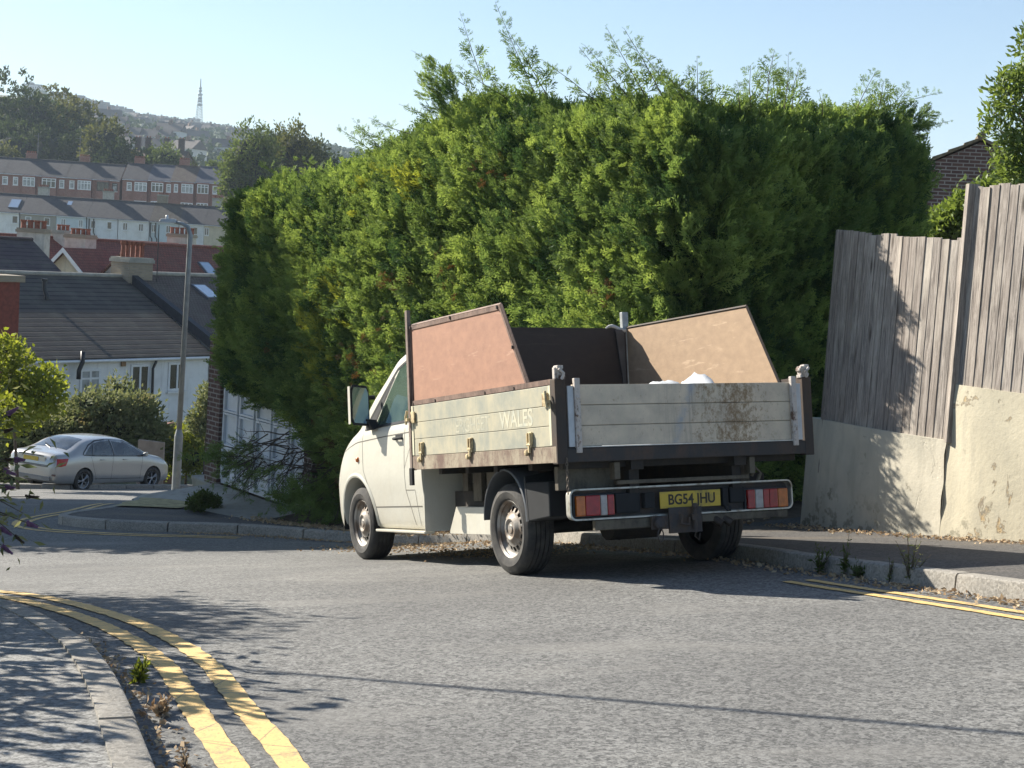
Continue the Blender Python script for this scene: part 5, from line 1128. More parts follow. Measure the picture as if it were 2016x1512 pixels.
# ------------------------------------------------------------------ houses
def wall_frame(p0, p1):
    """vertical wall through world p0 (left) to p1 (right): origin, along, outward normal (towards camera)"""
    p0 = np.array(p0, float); u = np.array([p1[0]-p0[0], p1[1]-p0[1], 0]); L = np.linalg.norm(u); u /= L; n = np.array([u[1], -u[0], 0]); n = n if n[1] < 0 else -n; return p0, u, n, L
def hexbar(b, O, u, n, u0, u1, o0, o1, z0, z1, mi=0):
    f = lambda a, o, z: O+u*a+n*o+np.array([0, 0, z])
    b.hexa([f(u0, o1, z0), f(u1, o1, z0), f(u1, o0, z0), f(u0, o0, z0)], [f(u0, o1, z1), f(u1, o1, z1), f(u1, o0, z1), f(u0, o0, z1)], mi)
def window(parent, O, u, n, a0, a1, z0, z1, lights=2, glass=None, sill=True, fw=.06, transom=False, shadow=None, fm=None):
    """window frame part with pane and sill sub-parts; coordinates relative to the parent"""
    b = MB(); hexbar(b, O, u, n, a0, a1, -.02, .03, z0, z0+fw); hexbar(b, O, u, n, a0, a1, -.02, .03, z1-fw, z1)
    for k in range(lights+1):
        c = a0+(a1-a0-fw)*k/lights; hexbar(b, O, u, n, c, c+fw, -.02, .027, z0+fw, z1-fw)
    if transom: hexbar(b, O, u, n, a0+fw, a1-fw, -.02, .025, z0+(z1-z0)*.68, z0+(z1-z0)*.68+fw*.8)
    fr = b.build('window', fm or WHITEP, parent)
    b = MB(); hexbar(b, O, u, n, a0+.01, a1-.01, -.02, .008, z0+.01, z1-.01); b.build('pane', glass or DARKGL, fr)
    if sill: b = MB(); hexbar(b, O, u, n, a0-.05, a1+.05, -.02, .10, z0-.09, z0-.012); b.build('sill', W_WHITE if sill is True else sill, fr)
    return fr
def pots(b, O, u, n, a0, a1, z, k, r=.11, h=.45, mi=0):
    for i in range(k):
        c = O+u*(a0+(a1-a0)*(i+.5)/k)+np.array([0, 0, z]); b.lathe([(r*1.05, 0), (r*.9, h*.1), (r*.85, h*.75), (r*1.1, h*.8), (r*1.12, h), (r*.8, h), (r*.75, h*.3)], c, (random.uniform(-.02, .02), 0, 1), 12, mi)
def chimney(parent, O, u, n, a0, a1, dep, z0, z1, m, k, cap=None, r=.11, h=.45, o=0.):
    b = MB(); hexbar(b, O, u, n, a0, a1, o-dep, o, z0, z1-.18); c = b.build('chimney', m, parent)
    b = MB(); hexbar(b, O, u, n, a0-.06, a1+.06, o-dep-.06, o+.06, z1-.18, z1-.04); hexbar(b, O, u, n, a0-.02, a1+.02, o-dep-.02, o+.02, z1-.04, z1+.04); b.build('chimney_cap', cap or BRICKY, c)
    for i in range(k):
        b = MB(); w_ = (a1-a0)/k; pots(b, O-n*(dep/2-o), u, n, a0+w_*i, a0+w_*(i+1), z1+.03, 1, min(r, w_*.42), h); b.build('chimney_pot', TERRA, c, smooth='auto')
    return c
def gable_house(root, E0, E1, m, D, rise, wall_m, roof_m, ground_z, over=.25, thick=.10, ridge_m=None):
    """E0,E1 eave line ends (world, left/right); m horizontal unit vector pointing out of the front wall; D half depth; rise of the ridge"""
    O = np.array(root.location); E0 = np.array(E0)-O; E1 = np.array(E1)-O; m = np.array([*m[:2], 0.]); g = ground_z-O[2]
    R0 = E0-m*D+np.array([0, 0, rise]); R1 = E1-m*D+np.array([0, 0, rise]); B0 = E0-m*2*D; B1 = E1-m*2*D
    lo = lambda p: np.array([p[0], p[1], g]); dn = np.array([0, 0, -.06]); b = MB()
    f0, f1, b0, b1 = E0-m*.02+dn, E1-m*.02+dn, B0+dn, B1+dn; r0, r1 = R0+dn*2, R1+dn*2
    b.add([lo(f0), lo(f1), f1, f0, lo(b0), lo(b1), b1, b0, r0, r1], [(0, 1, 2, 3), (5, 4, 7, 6), (1, 5, 6, 9, 2), (4, 0, 3, 8, 7)]); b.build('wall', wall_m, root)
    u = nrm(E1-E0); t = np.array([0, 0, thick]); sl = nrm(E0-R0)*over; b = MB()
    a0, a1 = E0+sl-u*over*.4, E1+sl+u*over*.4; c0, c1 = R0-u*over*.4, R1+u*over*.4; d0, d1 = B0+nrm(B0-R0)*over-u*over*.4, B1+nrm(B1-R1)*over+u*over*.4
    b.add([a0+t, a1+t, c1+t, c0+t, d0+t, d1+t, a0, a1, c1, c0, d0, d1], [(0, 1, 2, 3), (3, 2, 5, 4), (6, 7, 1, 0), (10, 4, 5, 11), (7, 8, 2, 1), (8, 11, 5, 2), (9, 6, 0, 3), (10, 9, 3, 4), (7, 6, 9, 8), (8, 9, 10, 11)])
    rf = b.build('roof', roof_m, root); b = MB(); b.tube([c0+t*1.2, c1+t*1.2], .10, 8); b.build('ridge_tiles', ridge_m or roof_m, rf)
    b = MB(); q = m*over*.9; b.tube([E0+q+np.array([0, 0, -.12]), E1+q+np.array([0, 0, -.12])], .055, 8); b.build('gutter', WHITEP, root)
    return rf
# A: white house with dark concrete tile roof
mA = nrm([.83, -.55, 0]); E1 = at(412, 690, 58.5); E0 = at(50, 715, 51.2); E0[2] = E1[2] = (E0[2]+E1[2])/2
uA = nrm([E1[0]-E0[0], E1[1]-E0[1], 0]); mA = np.array([uA[1], -uA[0], 0]); R1w = at(234, 549, 61.5); DA = abs(np.dot(R1w-E1, mA)); riseA = R1w[2]-E1[2]
E0x = E0-uA*6
hA = thing('white_house', 'white pebble-dashed house with a big dark tiled roof, nearest one left of the lamp post', 'house', tuple(E0))
gzA = tz(E0[0]+3, E0[1]+3)-.6
rfA = gable_house(hA, E0x, E1, mA, DA, riseA, W_WHITE, R_DARK, gzA-2, ridge_m=CONC)
OA = np.zeros(3); LA_ = np.linalg.norm((E1-E0)[:2])
def relA(px, py):
    p = onplane(px, py, E0+mA*.0, mA)-E0; return float(np.dot(p, uA)), float(p[2])
for (x0, y0, x1, y1, gl_) in ((158, 727, 196, 790, NETGL), (258, 718, 292, 782, DARKGL), (332, 714, 365, 768, DARKGL)):
    a0, z1 = relA(x0, y0); a1, z0 = relA(x1, y1); window(hA, OA, uA, mA, a0, a1, z0, z1, 2, gl_, True, .09, transom=(x0 == 158))
def pipeA(pts, r=.055, mm=BLACKPL, nm='downpipe', o=.12):
    b = MB(); b.tube([uA*a+mA*o+np.array([0, 0, z]) for a, z in [relA(*q) for q in pts]], r, 8); b.build(nm, mm, hA, smooth=True)
pipeA([(304, 702), (303, 712), (297, 725), (296, 760), (294, 812)]); pipeA([(153, 690), (152, 712), (145, 728), (144, 745)], .085, nm='soil_pipe', o=.3)
b = MB(); a0, z1 = relA(238, 711); a1, z0 = relA(246, 721); hexbar(b, OA, uA, mA, a0, a1, 0, .06, z0, z1); b.build('vent_cover', mat('orange_wood', (.30, .18, .09), .8), hA)
def on_roof(px, py, E=E0, E1_=E1, mm=mA, D=DA, rise=riseA):
    u = nrm([E1_[0]-E[0], E1_[1]-E[1], 0]); s = nrm(-mm*D+np.array([0, 0, rise])); nn = nrm(np.cross(u, s)); return onplane(px, py, E+np.array([0, 0, .1]), nn)
p = on_roof(92, 590)-E0; b = MB(); b.tube([p, p+np.array([0, 0, .15]), p+np.array([-.1, .05, .35]), p+np.array([-.12, .05, .75])], .085, 10); b.tube([p+np.array([-.12, .05, .72]), p+np.array([-.12, .05, .80])], .12, 10); b.build('vent_pipe', BLACKPL, hA, smooth='auto')
# ridge chimney with tall pots, lead-covered party wall
cc = R1w+uA*.9-mA*.05-E0
# verge firewall between A and B
b = MB(); v0 = E1-E0+uA*.18; v1 = v0-mA*DA+np.array([0, 0, riseA]); hgt = .42
b.hexa([v0+mA*.35, v0+mA*.35+uA*.30, v1+uA*.30, v1], [v0+mA*.35+np.array([0, 0, hgt]), v0+mA*.35+uA*.30+np.array([0, 0, hgt]), v1+uA*.30+np.array([0, 0, hgt]), v1+np.array([0, 0, hgt])]); b.build('party_wall', mat('bitumen_coping', (.035, .037, .045), .7, var=.3), hA)
chimney(hA, cc, uA, mA, -.80, .50, 1.15, -1.2, .90, BRICKY, 5, CONC, .17, .68, .55)
b = MB(); q = cc+uA*(.7)+mA*.6; b.tube([q+np.array([0, 0, -.8]), q+np.array([0, 0, 2.4])], .022, 5); b.build('aerial_pole', BLACKPL, hA)
# red brick stack at the left edge of the picture
pA = at(18, 620, 50.5)-E0; b = MB(); hexbar(b, pA, uA, mA, -1.6, .40, -.9, 0, -2.6, 1.15); st = b.build('brick_stack', mat('plain_red_brick_paint', (.24, .065, .045), .85, var=.3, vs=8), hA); b = MB(); hexbar(b, pA, uA, mA, -1.7, .55, -1.0, .1, 1.15, 1.38); b.build('stack_cap', BRICKY, st)
# B: next house, brown tiles and skylights
B0 = E1+uA*.5; B1 = B0+uA*9
hB = thing('brown_roofed_house', 'house with mottled brown tiles and a skylight, joined to the dark-roofed one at its right', 'house', tuple(B0))
rfB = gable_house(hB, B0, B1, mA, DA, riseA+.15, W_WHITE, R_BROWN, gzA-2, ridge_m=CONC)
def skylight(root, c, u, s, w_, h_, nm='skylight'):
    n = nrm(np.cross(u, s)); n = n if n[2] > 0 else -n; b = MB(); f = lambda a, q, o: c+u*a+s*q+n*o
    b.hexa([f(-w_/2, -h_/2, -.05), f(w_/2, -h_/2, -.05), f(w_/2, h_/2, -.05), f(-w_/2, h_/2, -.05)], [f(-w_/2, -h_/2, .10), f(w_/2, -h_/2, .10), f(w_/2, h_/2, .10), f(-w_/2, h_/2, .10)]); k = b.build(nm, LEADG, root)
    b = MB(); w2, h2 = w_/2-.07, h_/2-.07; b.hexa([f(-w2, -h2, .06), f(w2, -h2, .06), f(w2, h2, .06), f(-w2, h2, .06)], [f(-w2, -h2, .115), f(w2, -h2, .115), f(w2, h2, .115), f(-w2, h2, .115)]); b.build('pane', mat('sky_reflecting_glass', (.55, .62, .68), .08, .6, var=.1), k)
sA_ = nrm(-mA*DA+np.array([0, 0, riseA]))
skylight(hB, on_roof(405, 577, B0, B1, mA, DA, riseA+.15)-B0, uA, sA_, .8, 1.2)
# garden objects behind: other houses, given by ridge / eave points
def house_px(name, label, ridgeR, eaveR, depth, length, wall_m, roof_m, group=None):
    """house parallel to the nearest one: right end of its ridge and of its eave given"""
    P1 = at(*ridgeR, depth); e = onplane(*eaveR, P1, uA); m = mA; Dh = float(np.dot(e-P1, m)); rise = P1[2]-e[2]; P0 = P1-uA*length
    E0_ = P0+m*Dh-np.array([0, 0, rise]); E1_ = P1+m*Dh-np.array([0, 0, rise]); print(name, 'half depth %.1f rise %.1f' % (Dh, rise))
    root = thing(name, label, 'house', tuple(E0_), group); gable_house(root, E0_, E1_, m, Dh, rise, wall_m, roof_m, min(E0_[2]-5.2, tz(E0_[0], E0_[1])-.5)); return root, E0_, E1_, uA, m, rise, Dh
hC, c0, c1, uC, mC, rC, DC = house_px('purple_roofed_house', 'purple-grey tiled roof with a white chimney at the left edge behind the dark roof', (60, 476), (134, 556), 72, 12, W_WHITE, R_PURP)
cp = at(60, 500, 73)-c0; chimney(hC, cp, np.array([1., 0, 0]), np.array([0, -1., 0]), -.72, .66, .9, -1.2, 1.25, W_CHIM, 4, BRICKY, .15, .42)
# D: cream gable end with white barge boards and its red roof
Z = 78; gl0, gap, gr = at(108, 512, Z), at(131, 492, Z), at(180, 556, Z-1)
hD = thing('gabled_house', 'house with a cream gable and white barge boards, beside two clusters of chimneys', 'house', tuple(gap)); o = np.array(gap)
gu = nrm([1, -.25, 0]); gn = np.array([gu[1], -gu[0], 0]); gn = gn if gn[1] < 0 else -gn; HW = 2.1; RS = 2.15
b = MB(); f4 = lambda a, q, z: gu*a-gn*q+np.array([0, 0, z]); b.add([f4(-HW, 0, -RS-5), f4(HW, 0, -RS-5), f4(HW, 0, -RS), f4(0, 0, -.08), f4(-HW, 0, -RS), f4(-HW, 9, -RS-5), f4(HW, 9, -RS-5), f4(HW, 9, -RS), f4(0, 9, -.08), f4(-HW, 9, -RS)], [(0, 1, 2, 3, 4), (6, 5, 9, 8, 7), (1, 6, 7, 2), (5, 0, 4, 9)]); b.build('wall', W_CREAM, hD)
b = MB(); W2 = HW+.25; R2 = RS+.26
for s_ in (-1, 1): b.hexa([f4(s_*W2, -.35, -R2), f4(0, -.35, 0), f4(0, 9, 0), f4(s_*W2, 9, -R2)], [f4(s_*W2, -.35, -R2+.12), f4(0, -.35, .12), f4(0, 9, .12), f4(s_*W2, 9, -R2+.12)])
b.build('roof', R_RED, hD)
b = MB()
for s_ in (-1, 1): b.hexa([f4(s_*W2, -.38, -R2-.14), f4(0, -.38, -.14), f4(0, -.352, -.14), f4(s_*W2, -.352, -R2-.14)], [f4(s_*W2, -.38, -R2+.13), f4(0, -.38, .13), f4(0, -.352, .13), f4(s_*W2, -.352, -R2+.13)])
b.build('barge_board', WHITEP, hD)
cp = at(146, 500, Z+2)-o; chimney(hD, cp, gu, gn, -.63, .63, 1.2, -2.2, 1.05, W_CHIM, 4, BRICKY, .14, .34)
cp = at(112, 490, Z+6)-o; chimney(hD, cp, gu, gn, -.42, .42, 1.2, -2.2, 1.05, W_CHIM, 3, CONC, .14, .34)
# E: long red roof and its chimney, F: red roof further right
hE, e0, e1, uE, mE, rE, DE = house_px('red_roofed_house', 'wide weathered red tiled roof behind the five tall chimney pots', (348, 485), (412, 556), 92, 21, W_TAUPE, R_RED)
cp = at(352, 500, 93)-e0; chimney(hE, cp, np.array([1., 0, 0]), np.array([0, -1., 0]), -.8, .8, 1.3, -2.2, 1.25, W_CHIM, 5, BRICKY, .16, .42)
hF, f0_, f1_, uF, mF, rF, DF = house_px('red_roofed_house', 'small stretch of red roof with a skylight between the lamp post and the hedge', (470, 494), (525, 560), 84, 8, W_TAUPE, R_RED)
skylight(hF, on_roof(410, 532, f0_, f1_, mF, DF, rF)-f0_, uF, nrm(-mF*DF+np.array([0, 0, rF])), .8, 1.2)
# white/pastel terrace: one house each
Yt = 215; ang = .06; uT = nrm([math.cos(ang), math.sin(ang), 0]); mT = np.array([uT[1], -uT[0], 0])
pT = at(180, 428, Yt)
def tcol(px, py, p0, m): return onplane(px, py, p0, m)
zE = pT[2]; RISE = 2.65; DT = 4.2
def ter_x(px, z, p0=pT, m=mT):
    # world point on the wall plane at column px (row chosen to give height z)
    y = 430
    for _ in range(6):
        q = tcol(px, y, p0, m); y += (q[2]-z)/(q[1])*F
    return q
white_units = [(-52, 38, W_WHITE, [(24, 36, 'DARKGL', 1)], 'white end house with a big roof light at the far left of the pale terrace'),
 (40, 111, W_TAUPE, [(50, 62, 'N', 1), (87, 99, 'W', 1)], 'taupe-fronted house between white ones in the pale terrace'),
 (111, 170, W_BLUE, [(120, 130, 'N', 2), (155, 164, 'N', 2)], 'pale blue house in the distant terrace'),
 (172, 232, W_GREYW, [(179, 189, 'D', 1), (211, 221, 'D', 1)], 'white house with two dark-paned windows in the pale terrace'),
 (233, 294, W_WHITE, [(242, 252, 'D', 2), (273, 283, 'D', 2)], 'white house with two pairs of narrow windows, mid pale terrace'),
 (295, 352, W_BLUE, [(299, 307, 'D', 2), (327, 337, 'D', 2)], 'bluish-white house behind the lamp head in the pale terrace'),
 (353, 402, W_GREYW, [(381, 390, 'D', 1)], 'grey-white house just right of the lamp post in the pale terrace'),
 (402, 470, W_CREAM, [(403, 412, 'D', 2)], 'last house of the pale terrace, half hidden by the hedge')]
GT = 'houses of the pale rendered terrace'
for k, (x0, x1, wm, wins, lab) in enumerate(white_units):
    a = ter_x(x0+.3, zE); c = ter_x(x1-.3, zE); a[2] = c[2] = zE
    h = thing('terraced_house', lab, 'house', tuple(a), GT); gable_house(h, a, c, mT, DT, RISE, wm, R_SLATE if k != 5 else R_DARK, zE-8.5, .2, .12)
    for (w0, w1, g, l) in wins:
        for dz in (-.45, -3.15):
            p = ter_x(w0, zE); q = ter_x(w1, zE); u0, u1 = np.dot(p-a, uT), np.dot(q-a, uT); window(h, np.zeros(3), uT, mT, u0, u1, dz-1.15, dz, l, NETGL if g == 'N' else DARKGL, True, .10)
    if k in (1, 3, 5, 7):
        q = ter_x({1: 68, 3: 198, 5: 307, 7: 417}[k], zE)-a; chimney(h, q-mT*DT, uT, mT, -.75, .75, .9, RISE-1.3, RISE+1.45, W_CHIM if k != 5 else BRICKY, 5, CONC, .12, .35)
    if k in (3, 4):
        for xp in ((176, 185), (297, 307))[k-3]:
            q = ter_x(xp, zE)-a; b = MB(); b.tube([q+mT*.1+np.array([0, 0, -.1]), q+mT*.1+np.array([0, 0, -2.2]), q+mT*.1+np.array([.25, 0, -2.6]), q+mT*.1+np.array([.25, 0, -7])], .09, 6); b.build('downpipe', BLACKPL, h)
    if k in (0, 1):
        sv = nrm(-mT*DT+np.array([0, 0, RISE])); q = onplane(48 if k == 0 else 138, 401, a, nrm(np.cross(uT, sv)))-a; 
        if k == 0: q = ter_x(38, zE)-a-mT*DT*.45+np.array([0, 0, RISE*.45+.1]); q = q-uT*1.2
        skylight(h, q, uT, sv, 1.5 if k == 0 else .8, 2.4 if k == 0 else 1.2)
# red brick terrace on the hillside behind
YR = 250; pR = at(180, 352, YR); uR = nrm([1, .05, 0]); mR = np.array([uR[1], -uR[0], 0]); zR = pR[2]
red_units = [(-48, 8, 0, 'leftmost brick house of the red terrace, cut by the picture edge', R_SLATE, [(5, 16, 1)]),
 (8, 79, 0, 'red brick house with paired narrow windows and a bay, below a tall aerial', R_SLATE, [(26, 36, 1), (48, 70, 3)]),
 (79, 130, 0, 'red brick house with a wide white bay, between the two aerials', R_SLATE, [(86, 111, 3), (117, 127, 1)]),
 (130, 182, 0, 'red brick house with a wide four-light bay, mid red terrace', R_SLATE, [(137, 147, 1), (156, 180, 4)]),
 (182, 236, 0, 'red brick house with dark-framed bay at the step in the red terrace', R_SLATE, [(194, 215, 3), (221, 232, 1)]),
 (241, 292, .35, 'red brick house with a grey roof just right of the step in the terrace', R_SLATE, [(250, 260, 1), (268, 290, 3)]),
 (292, 337, .45, 'red brick house with a blue slate roof, right half of the red terrace', R_SLATEB, [(301, 322, 3), (328, 337, 1)]),
 (337, 386, .55, 'red brick house with a brownish roof beside a blue slate one', R_BROWN, [(343, 351, 1), (360, 381, 3)]),
 (386, 470, .65, 'last red brick house, with bluish roof, running behind the hedge', R_SLATEB, [(391, 411, 3), (419, 428, 1)])]
GR = 'houses of the red brick terrace'
DARKFR = mat('dark_timber_frame', (.06, .045, .04), .6)
for k, (x0, x1, dz, lab, rm, wins) in enumerate(red_units):
    zz = zR+dz; a = ter_x(x0+.2, zz, pR, mR); c = ter_x(x1-.2, zz, pR, mR); a[2] = c[2] = zz
    h = thing('terraced_house', lab, 'house', tuple(a), GR); gable_house(h, a, c, mR, 4.3, 2.75, BRICK, rm, zz-7, .25, .12)
    for (w0, w1, l) in wins:
        p = ter_x(w0, zz, pR, mR); q = ter_x(w1, zz, pR, mR); u0, u1 = np.dot(p-a, uR), np.dot(q-a, uR); O_ = np.zeros(3)
        fm = DARKFR if k == 4 else WHITEP
        if l >= 3:
            b = MB(); hexbar(b, O_, uR, mR, u0-.15, u1+.15, 0, .6, -6.5, -2.05); hexbar(b, O_, uR, mR, u0-.15, u1+.15, 0, .6, -.42, -.12); hexbar(b, O_, uR, mR, u0-.1, u1+.1, 0, .5, -2.05, -.42); b.build('bay', BRICK, h)
            window(h, O_+mR*.61, uR, mR, u0-.1, u1+.1, -2.0, -.42, l, NETGL if k % 2 else DARKGL, False, .13, True, fm=fm)
            window(h, O_+mR*.62, uR, mR, u0-.1, u1+.1, -5.2, -3.6, l, DARKGL, False, .13, True, fm=fm)
        else: window(h, O_, uR, mR, u0, u1, -1.9, -.5, l, NETGL, True, .15, True, fm=fm)
    cxs = {1: 45, 3: 152, 5: 262, 7: 352, 8: 440}
    if k in cxs:
        q = ter_x(cxs[k], zz, pR, mR)-a; chimney(h, q-mR*4.3, uR, mR, -.85, .85, .9, 2.0, 3.9, BRICK, 5, BRICK, .13, .35)
        if k in (1, 3): b = MB(); t_ = q-mR*4.3+uR*(1.2 if k == 1 else -.8); b.tube([t_+np.array([0, 0, 3]), t_+np.array([0, 0, 7.4])], .045, 4); b.box(tuple(t_+np.array([-.7, -.03, 6.9])), tuple(t_+np.array([.5, .03, 6.98]))); b.build('aerial', LEADG, h)
# farther house with brick gable and four tall chimneys between the trees
Y5 = 300; o5 = at(352, 333, Y5); h5 = thing('gabled_house', 'brown brick house with a dark gable and several chimneys among trees above the red terrace', 'house', tuple(o5))
u5 = nrm([-1, .55, 0]); n5 = nrm([.55, 1, 0])*-1; ga = at(370, 299, Y5)-o5; gb = at(398, 337, Y5+4)-o5
b = MB(); W5 = 4.6; rs5 = 3.7; AX = nrm([-1., .35, 0]); PX = nrm([.35, 1., 0]); T5 = ga
f5 = lambda a, q, z: T5+AX*a+PX*q+np.array([0, 0, z])
b.add([f5(0, -W5, -rs5), f5(0, W5, -rs5), f5(0, 0, -.1), f5(0, -W5, -rs5-6), f5(0, W5, -rs5-6), f5(14, -W5, -rs5), f5(14, W5, -rs5), f5(14, 0, -.1), f5(14, -W5, -rs5-6), f5(14, W5, -rs5-6)], [(3, 4, 1, 2, 0), (9, 8, 5, 7, 6), (3, 0, 5, 8), (1, 4, 9, 6)]); b.build('wall', BRICKD, h5)
b = MB()
for s_ in (-1, 1): b.hexa([f5(-.2, s_*(W5+.3), -rs5-.2), f5(-.2, 0, 0), f5(14.2, 0, 0), f5(14.2, s_*(W5+.3), -rs5-.2)], [f5(-.2, s_*(W5+.3), -rs5-.05), f5(-.2, 0, .15), f5(14.2, 0, .15), f5(14.2, s_*(W5+.3), -rs5-.05)])
b.build('roof', R_BROWN, h5)
for a_, q_ in ((1.8, 1.2), (5.5, 1.5), (9.6, 1.), (12.3, 1.2)): chimney(h5, f5(a_, q_-1, 0), nrm([1, 0, 0]), np.array([0, -1., 0]), -.6, .6, .8, -1.5, 2.6, BRICKD, 2, BRICKD, .14, .3)
# brown brick gable at the right edge
Y6 = 30; h6 = thing('brick_house', 'brown brick house gable with an ochre tiled verge, behind the fence at the right', 'house', tuple(at(1930, 330, Y6))); o6 = np.array(h6.location)
apx = at(1932, 275, Y6)-o6; lfx = at(1800, 346, Y6+2)-o6; a6 = nrm([1, -.25, 0]); b6 = np.array([a6[1], -a6[0], 0]); b6 = b6 if b6[1] < 0 else -b6; W6 = 2.6; r6 = 1.32
f6 = lambda a, q, z: apx+a6*a-b6*q+np.array([0, 0, z])
b = MB(); b.add([f6(-W6, 0, -r6-7), f6(W6, 0, -r6-7), f6(W6, 0, -r6), f6(0, 0, -.05), f6(-W6, 0, -r6), f6(-W6, 8, -r6-7), f6(W6, 8, -r6-7), f6(W6, 8, -r6), f6(0, 8, -.05), f6(-W6, 8, -r6)], [(0, 1, 2, 3, 4), (6, 5, 9, 8, 7), (1, 6, 7, 2), (5, 0, 4, 9)]); b.build('wall', BRICKD, h6)
b = MB()
for s_ in (-1, 1):
    for k in range(9):
        t0, t1 = k/9, (k+1)/9+.01; x0, x1 = s_*(W6+.12)*t0, s_*(W6+.12)*t1; z0, z1 = -(r6+.06)*t0, -(r6+.06)*t1
        b.hexa([f6(x0, -.06, z0-.0), f6(x1, -.06, z1-.0), f6(x1, 8, z1), f6(x0, 8, z0)], [f6(x0, -.06, z0+.045), f6(x1, -.06, z1+.085), f6(x1, 8, z1+.085), f6(x0, 8, z0+.045)])
b.tube([f6(0, -.08, .07), f6(0, 8, .07)], .09, 8); b.build('roof', mat('lichened_tile', (.20, .16, .10), .9, var=.4, vs=10), h6)

# ------------------------------------------------------------------ broadleaf foliage
def leaf_quads(O, D, L, w=.42, fold=.12):
    U, V, W = frames(D); T = np.array([[[0, 0, 0], [w*.5, fold, .45], [0, 0, 1], [-w*.5, fold, .45]]]); return place(T, O, U, V, W, L)
def blob_points(n, c, r, seed, sc=1.0, shell=.45, lobes=.35):
    d = norm_rows(rng.normal(size=(n, 3))); q = d*np.array(r); k = 1+lobes*fbm(q/np.mean(r)*1.0+seed*3.1, .55*sc, seed, 3); rad = (1-shell*rng.uniform(0, 1, n)**1.6)*k
    return np.array(c)+q*rad[:, None], d
def crown(blobs, n, leaf, seed=0, up=.3, clump=.0, w=.5, jitter=.6):
    """blobs: list of (centre, radii); returns leaf quads grouped in clumps"""
    vol = np.array([np.prod(b_[1])**(2/3) for b_ in blobs]); cnt = (n*vol/vol.sum()).astype(int); out = []
    for i, ((c, r), m) in enumerate(zip(blobs, cnt)):
        if clump:
            k = max(1, m//14); P, d = blob_points(k, c, r, seed+i); P = np.repeat(P, 14, 0)+rng.normal(0, clump, (k*14, 3)); d = np.repeat(d, 14, 0)
        else: P, d = blob_points(m, c, r, seed+i)
        D = d*.7+np.array([0, 0, up])+rng.normal(0, jitter, P.shape); out.append(leaf_quads(P, D, rng.uniform(leaf*.7, leaf*1.3, len(P)), w))
    return np.concatenate(out)
def core(b, c, r, k=.62):
    n, m = 14, 9; rows = []
    for j in range(m+1):
        ph = math.pi*j/m; rows.append([(c[0]+k*r[0]*math.sin(ph)*math.cos(2*math.pi*i/n)*(1+.15*math.sin(3*i+j)), c[1]+k*r[1]*math.sin(ph)*math.sin(2*math.pi*i/n), c[2]+k*r[2]*math.cos(ph)) for i in range(n+1)])
    b.grid(rows)
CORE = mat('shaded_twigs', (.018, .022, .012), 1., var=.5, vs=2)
def tree(name, label, cat, base, blobs, n, leaf, m, group=None, trunk=.3, seed=0, clump=.0, cores=True, ck=.6, w=.5, limbs=5):
    base = np.array(base, float); t = thing(name, label, cat, tuple(base), group); rel = [(np.array(c)-base, np.array(r)) for c, r in blobs]
    quads_mesh('crown', crown(rel, n, leaf, seed, clump=clump, w=w), m, t)
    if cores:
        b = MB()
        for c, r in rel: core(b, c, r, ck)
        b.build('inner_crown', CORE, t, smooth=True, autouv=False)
    b = MB(); c0 = rel[0][0]; b.tube([np.array([0, 0, -.6]), c0*np.array([.5, .5, .45]), c0], [trunk, trunk*.75, trunk*.35], 8)
    for c, r in rel[1:limbs+1]: b.tube([c0*np.array([.6, .6, .5]), (c0*.7+c*.3), c], [trunk*.5, trunk*.3, trunk*.12], 6)
    b.build('trunk', BARK, t, smooth=True); return t
# --- far wooded bank at the left (separate big trees)
def far_tree(px, py_top, rpx, Y, lab, m, name='broadleaf_tree', sq=1.0, leafs=.55, n=3600, seed=0, grp='trees on the bank behind the terraces'):
    top = at(px, py_top, Y); r = rpx*1.15/F*Y; z0 = tz(top[0], top[1]); c = np.array([top[0], top[1], top[2]-r*sq*.95]); bl = [(c, (r, r*.8, r*sq))]
    for k in range(4):
        a = k*1.6+seed; bl.append((c+np.array([math.cos(a)*r*.6, math.sin(a)*r*.4, -r*sq*(.25+.2*(k % 2))+r*.15*math.sin(a*3)]), (r*.6, r*.55, r*.55*sq)))
    bl.append((c+np.array([0, 0, -r*sq*1.1]), (r*.95, r*.8, r*sq*.9)))
    return tree(name, lab, 'tree', (top[0], top[1], min(z0, c[2]-r*sq*1.3)), bl, n, leafs*Y/300, m, grp, r*.09, seed, clump=.35, ck=.58)
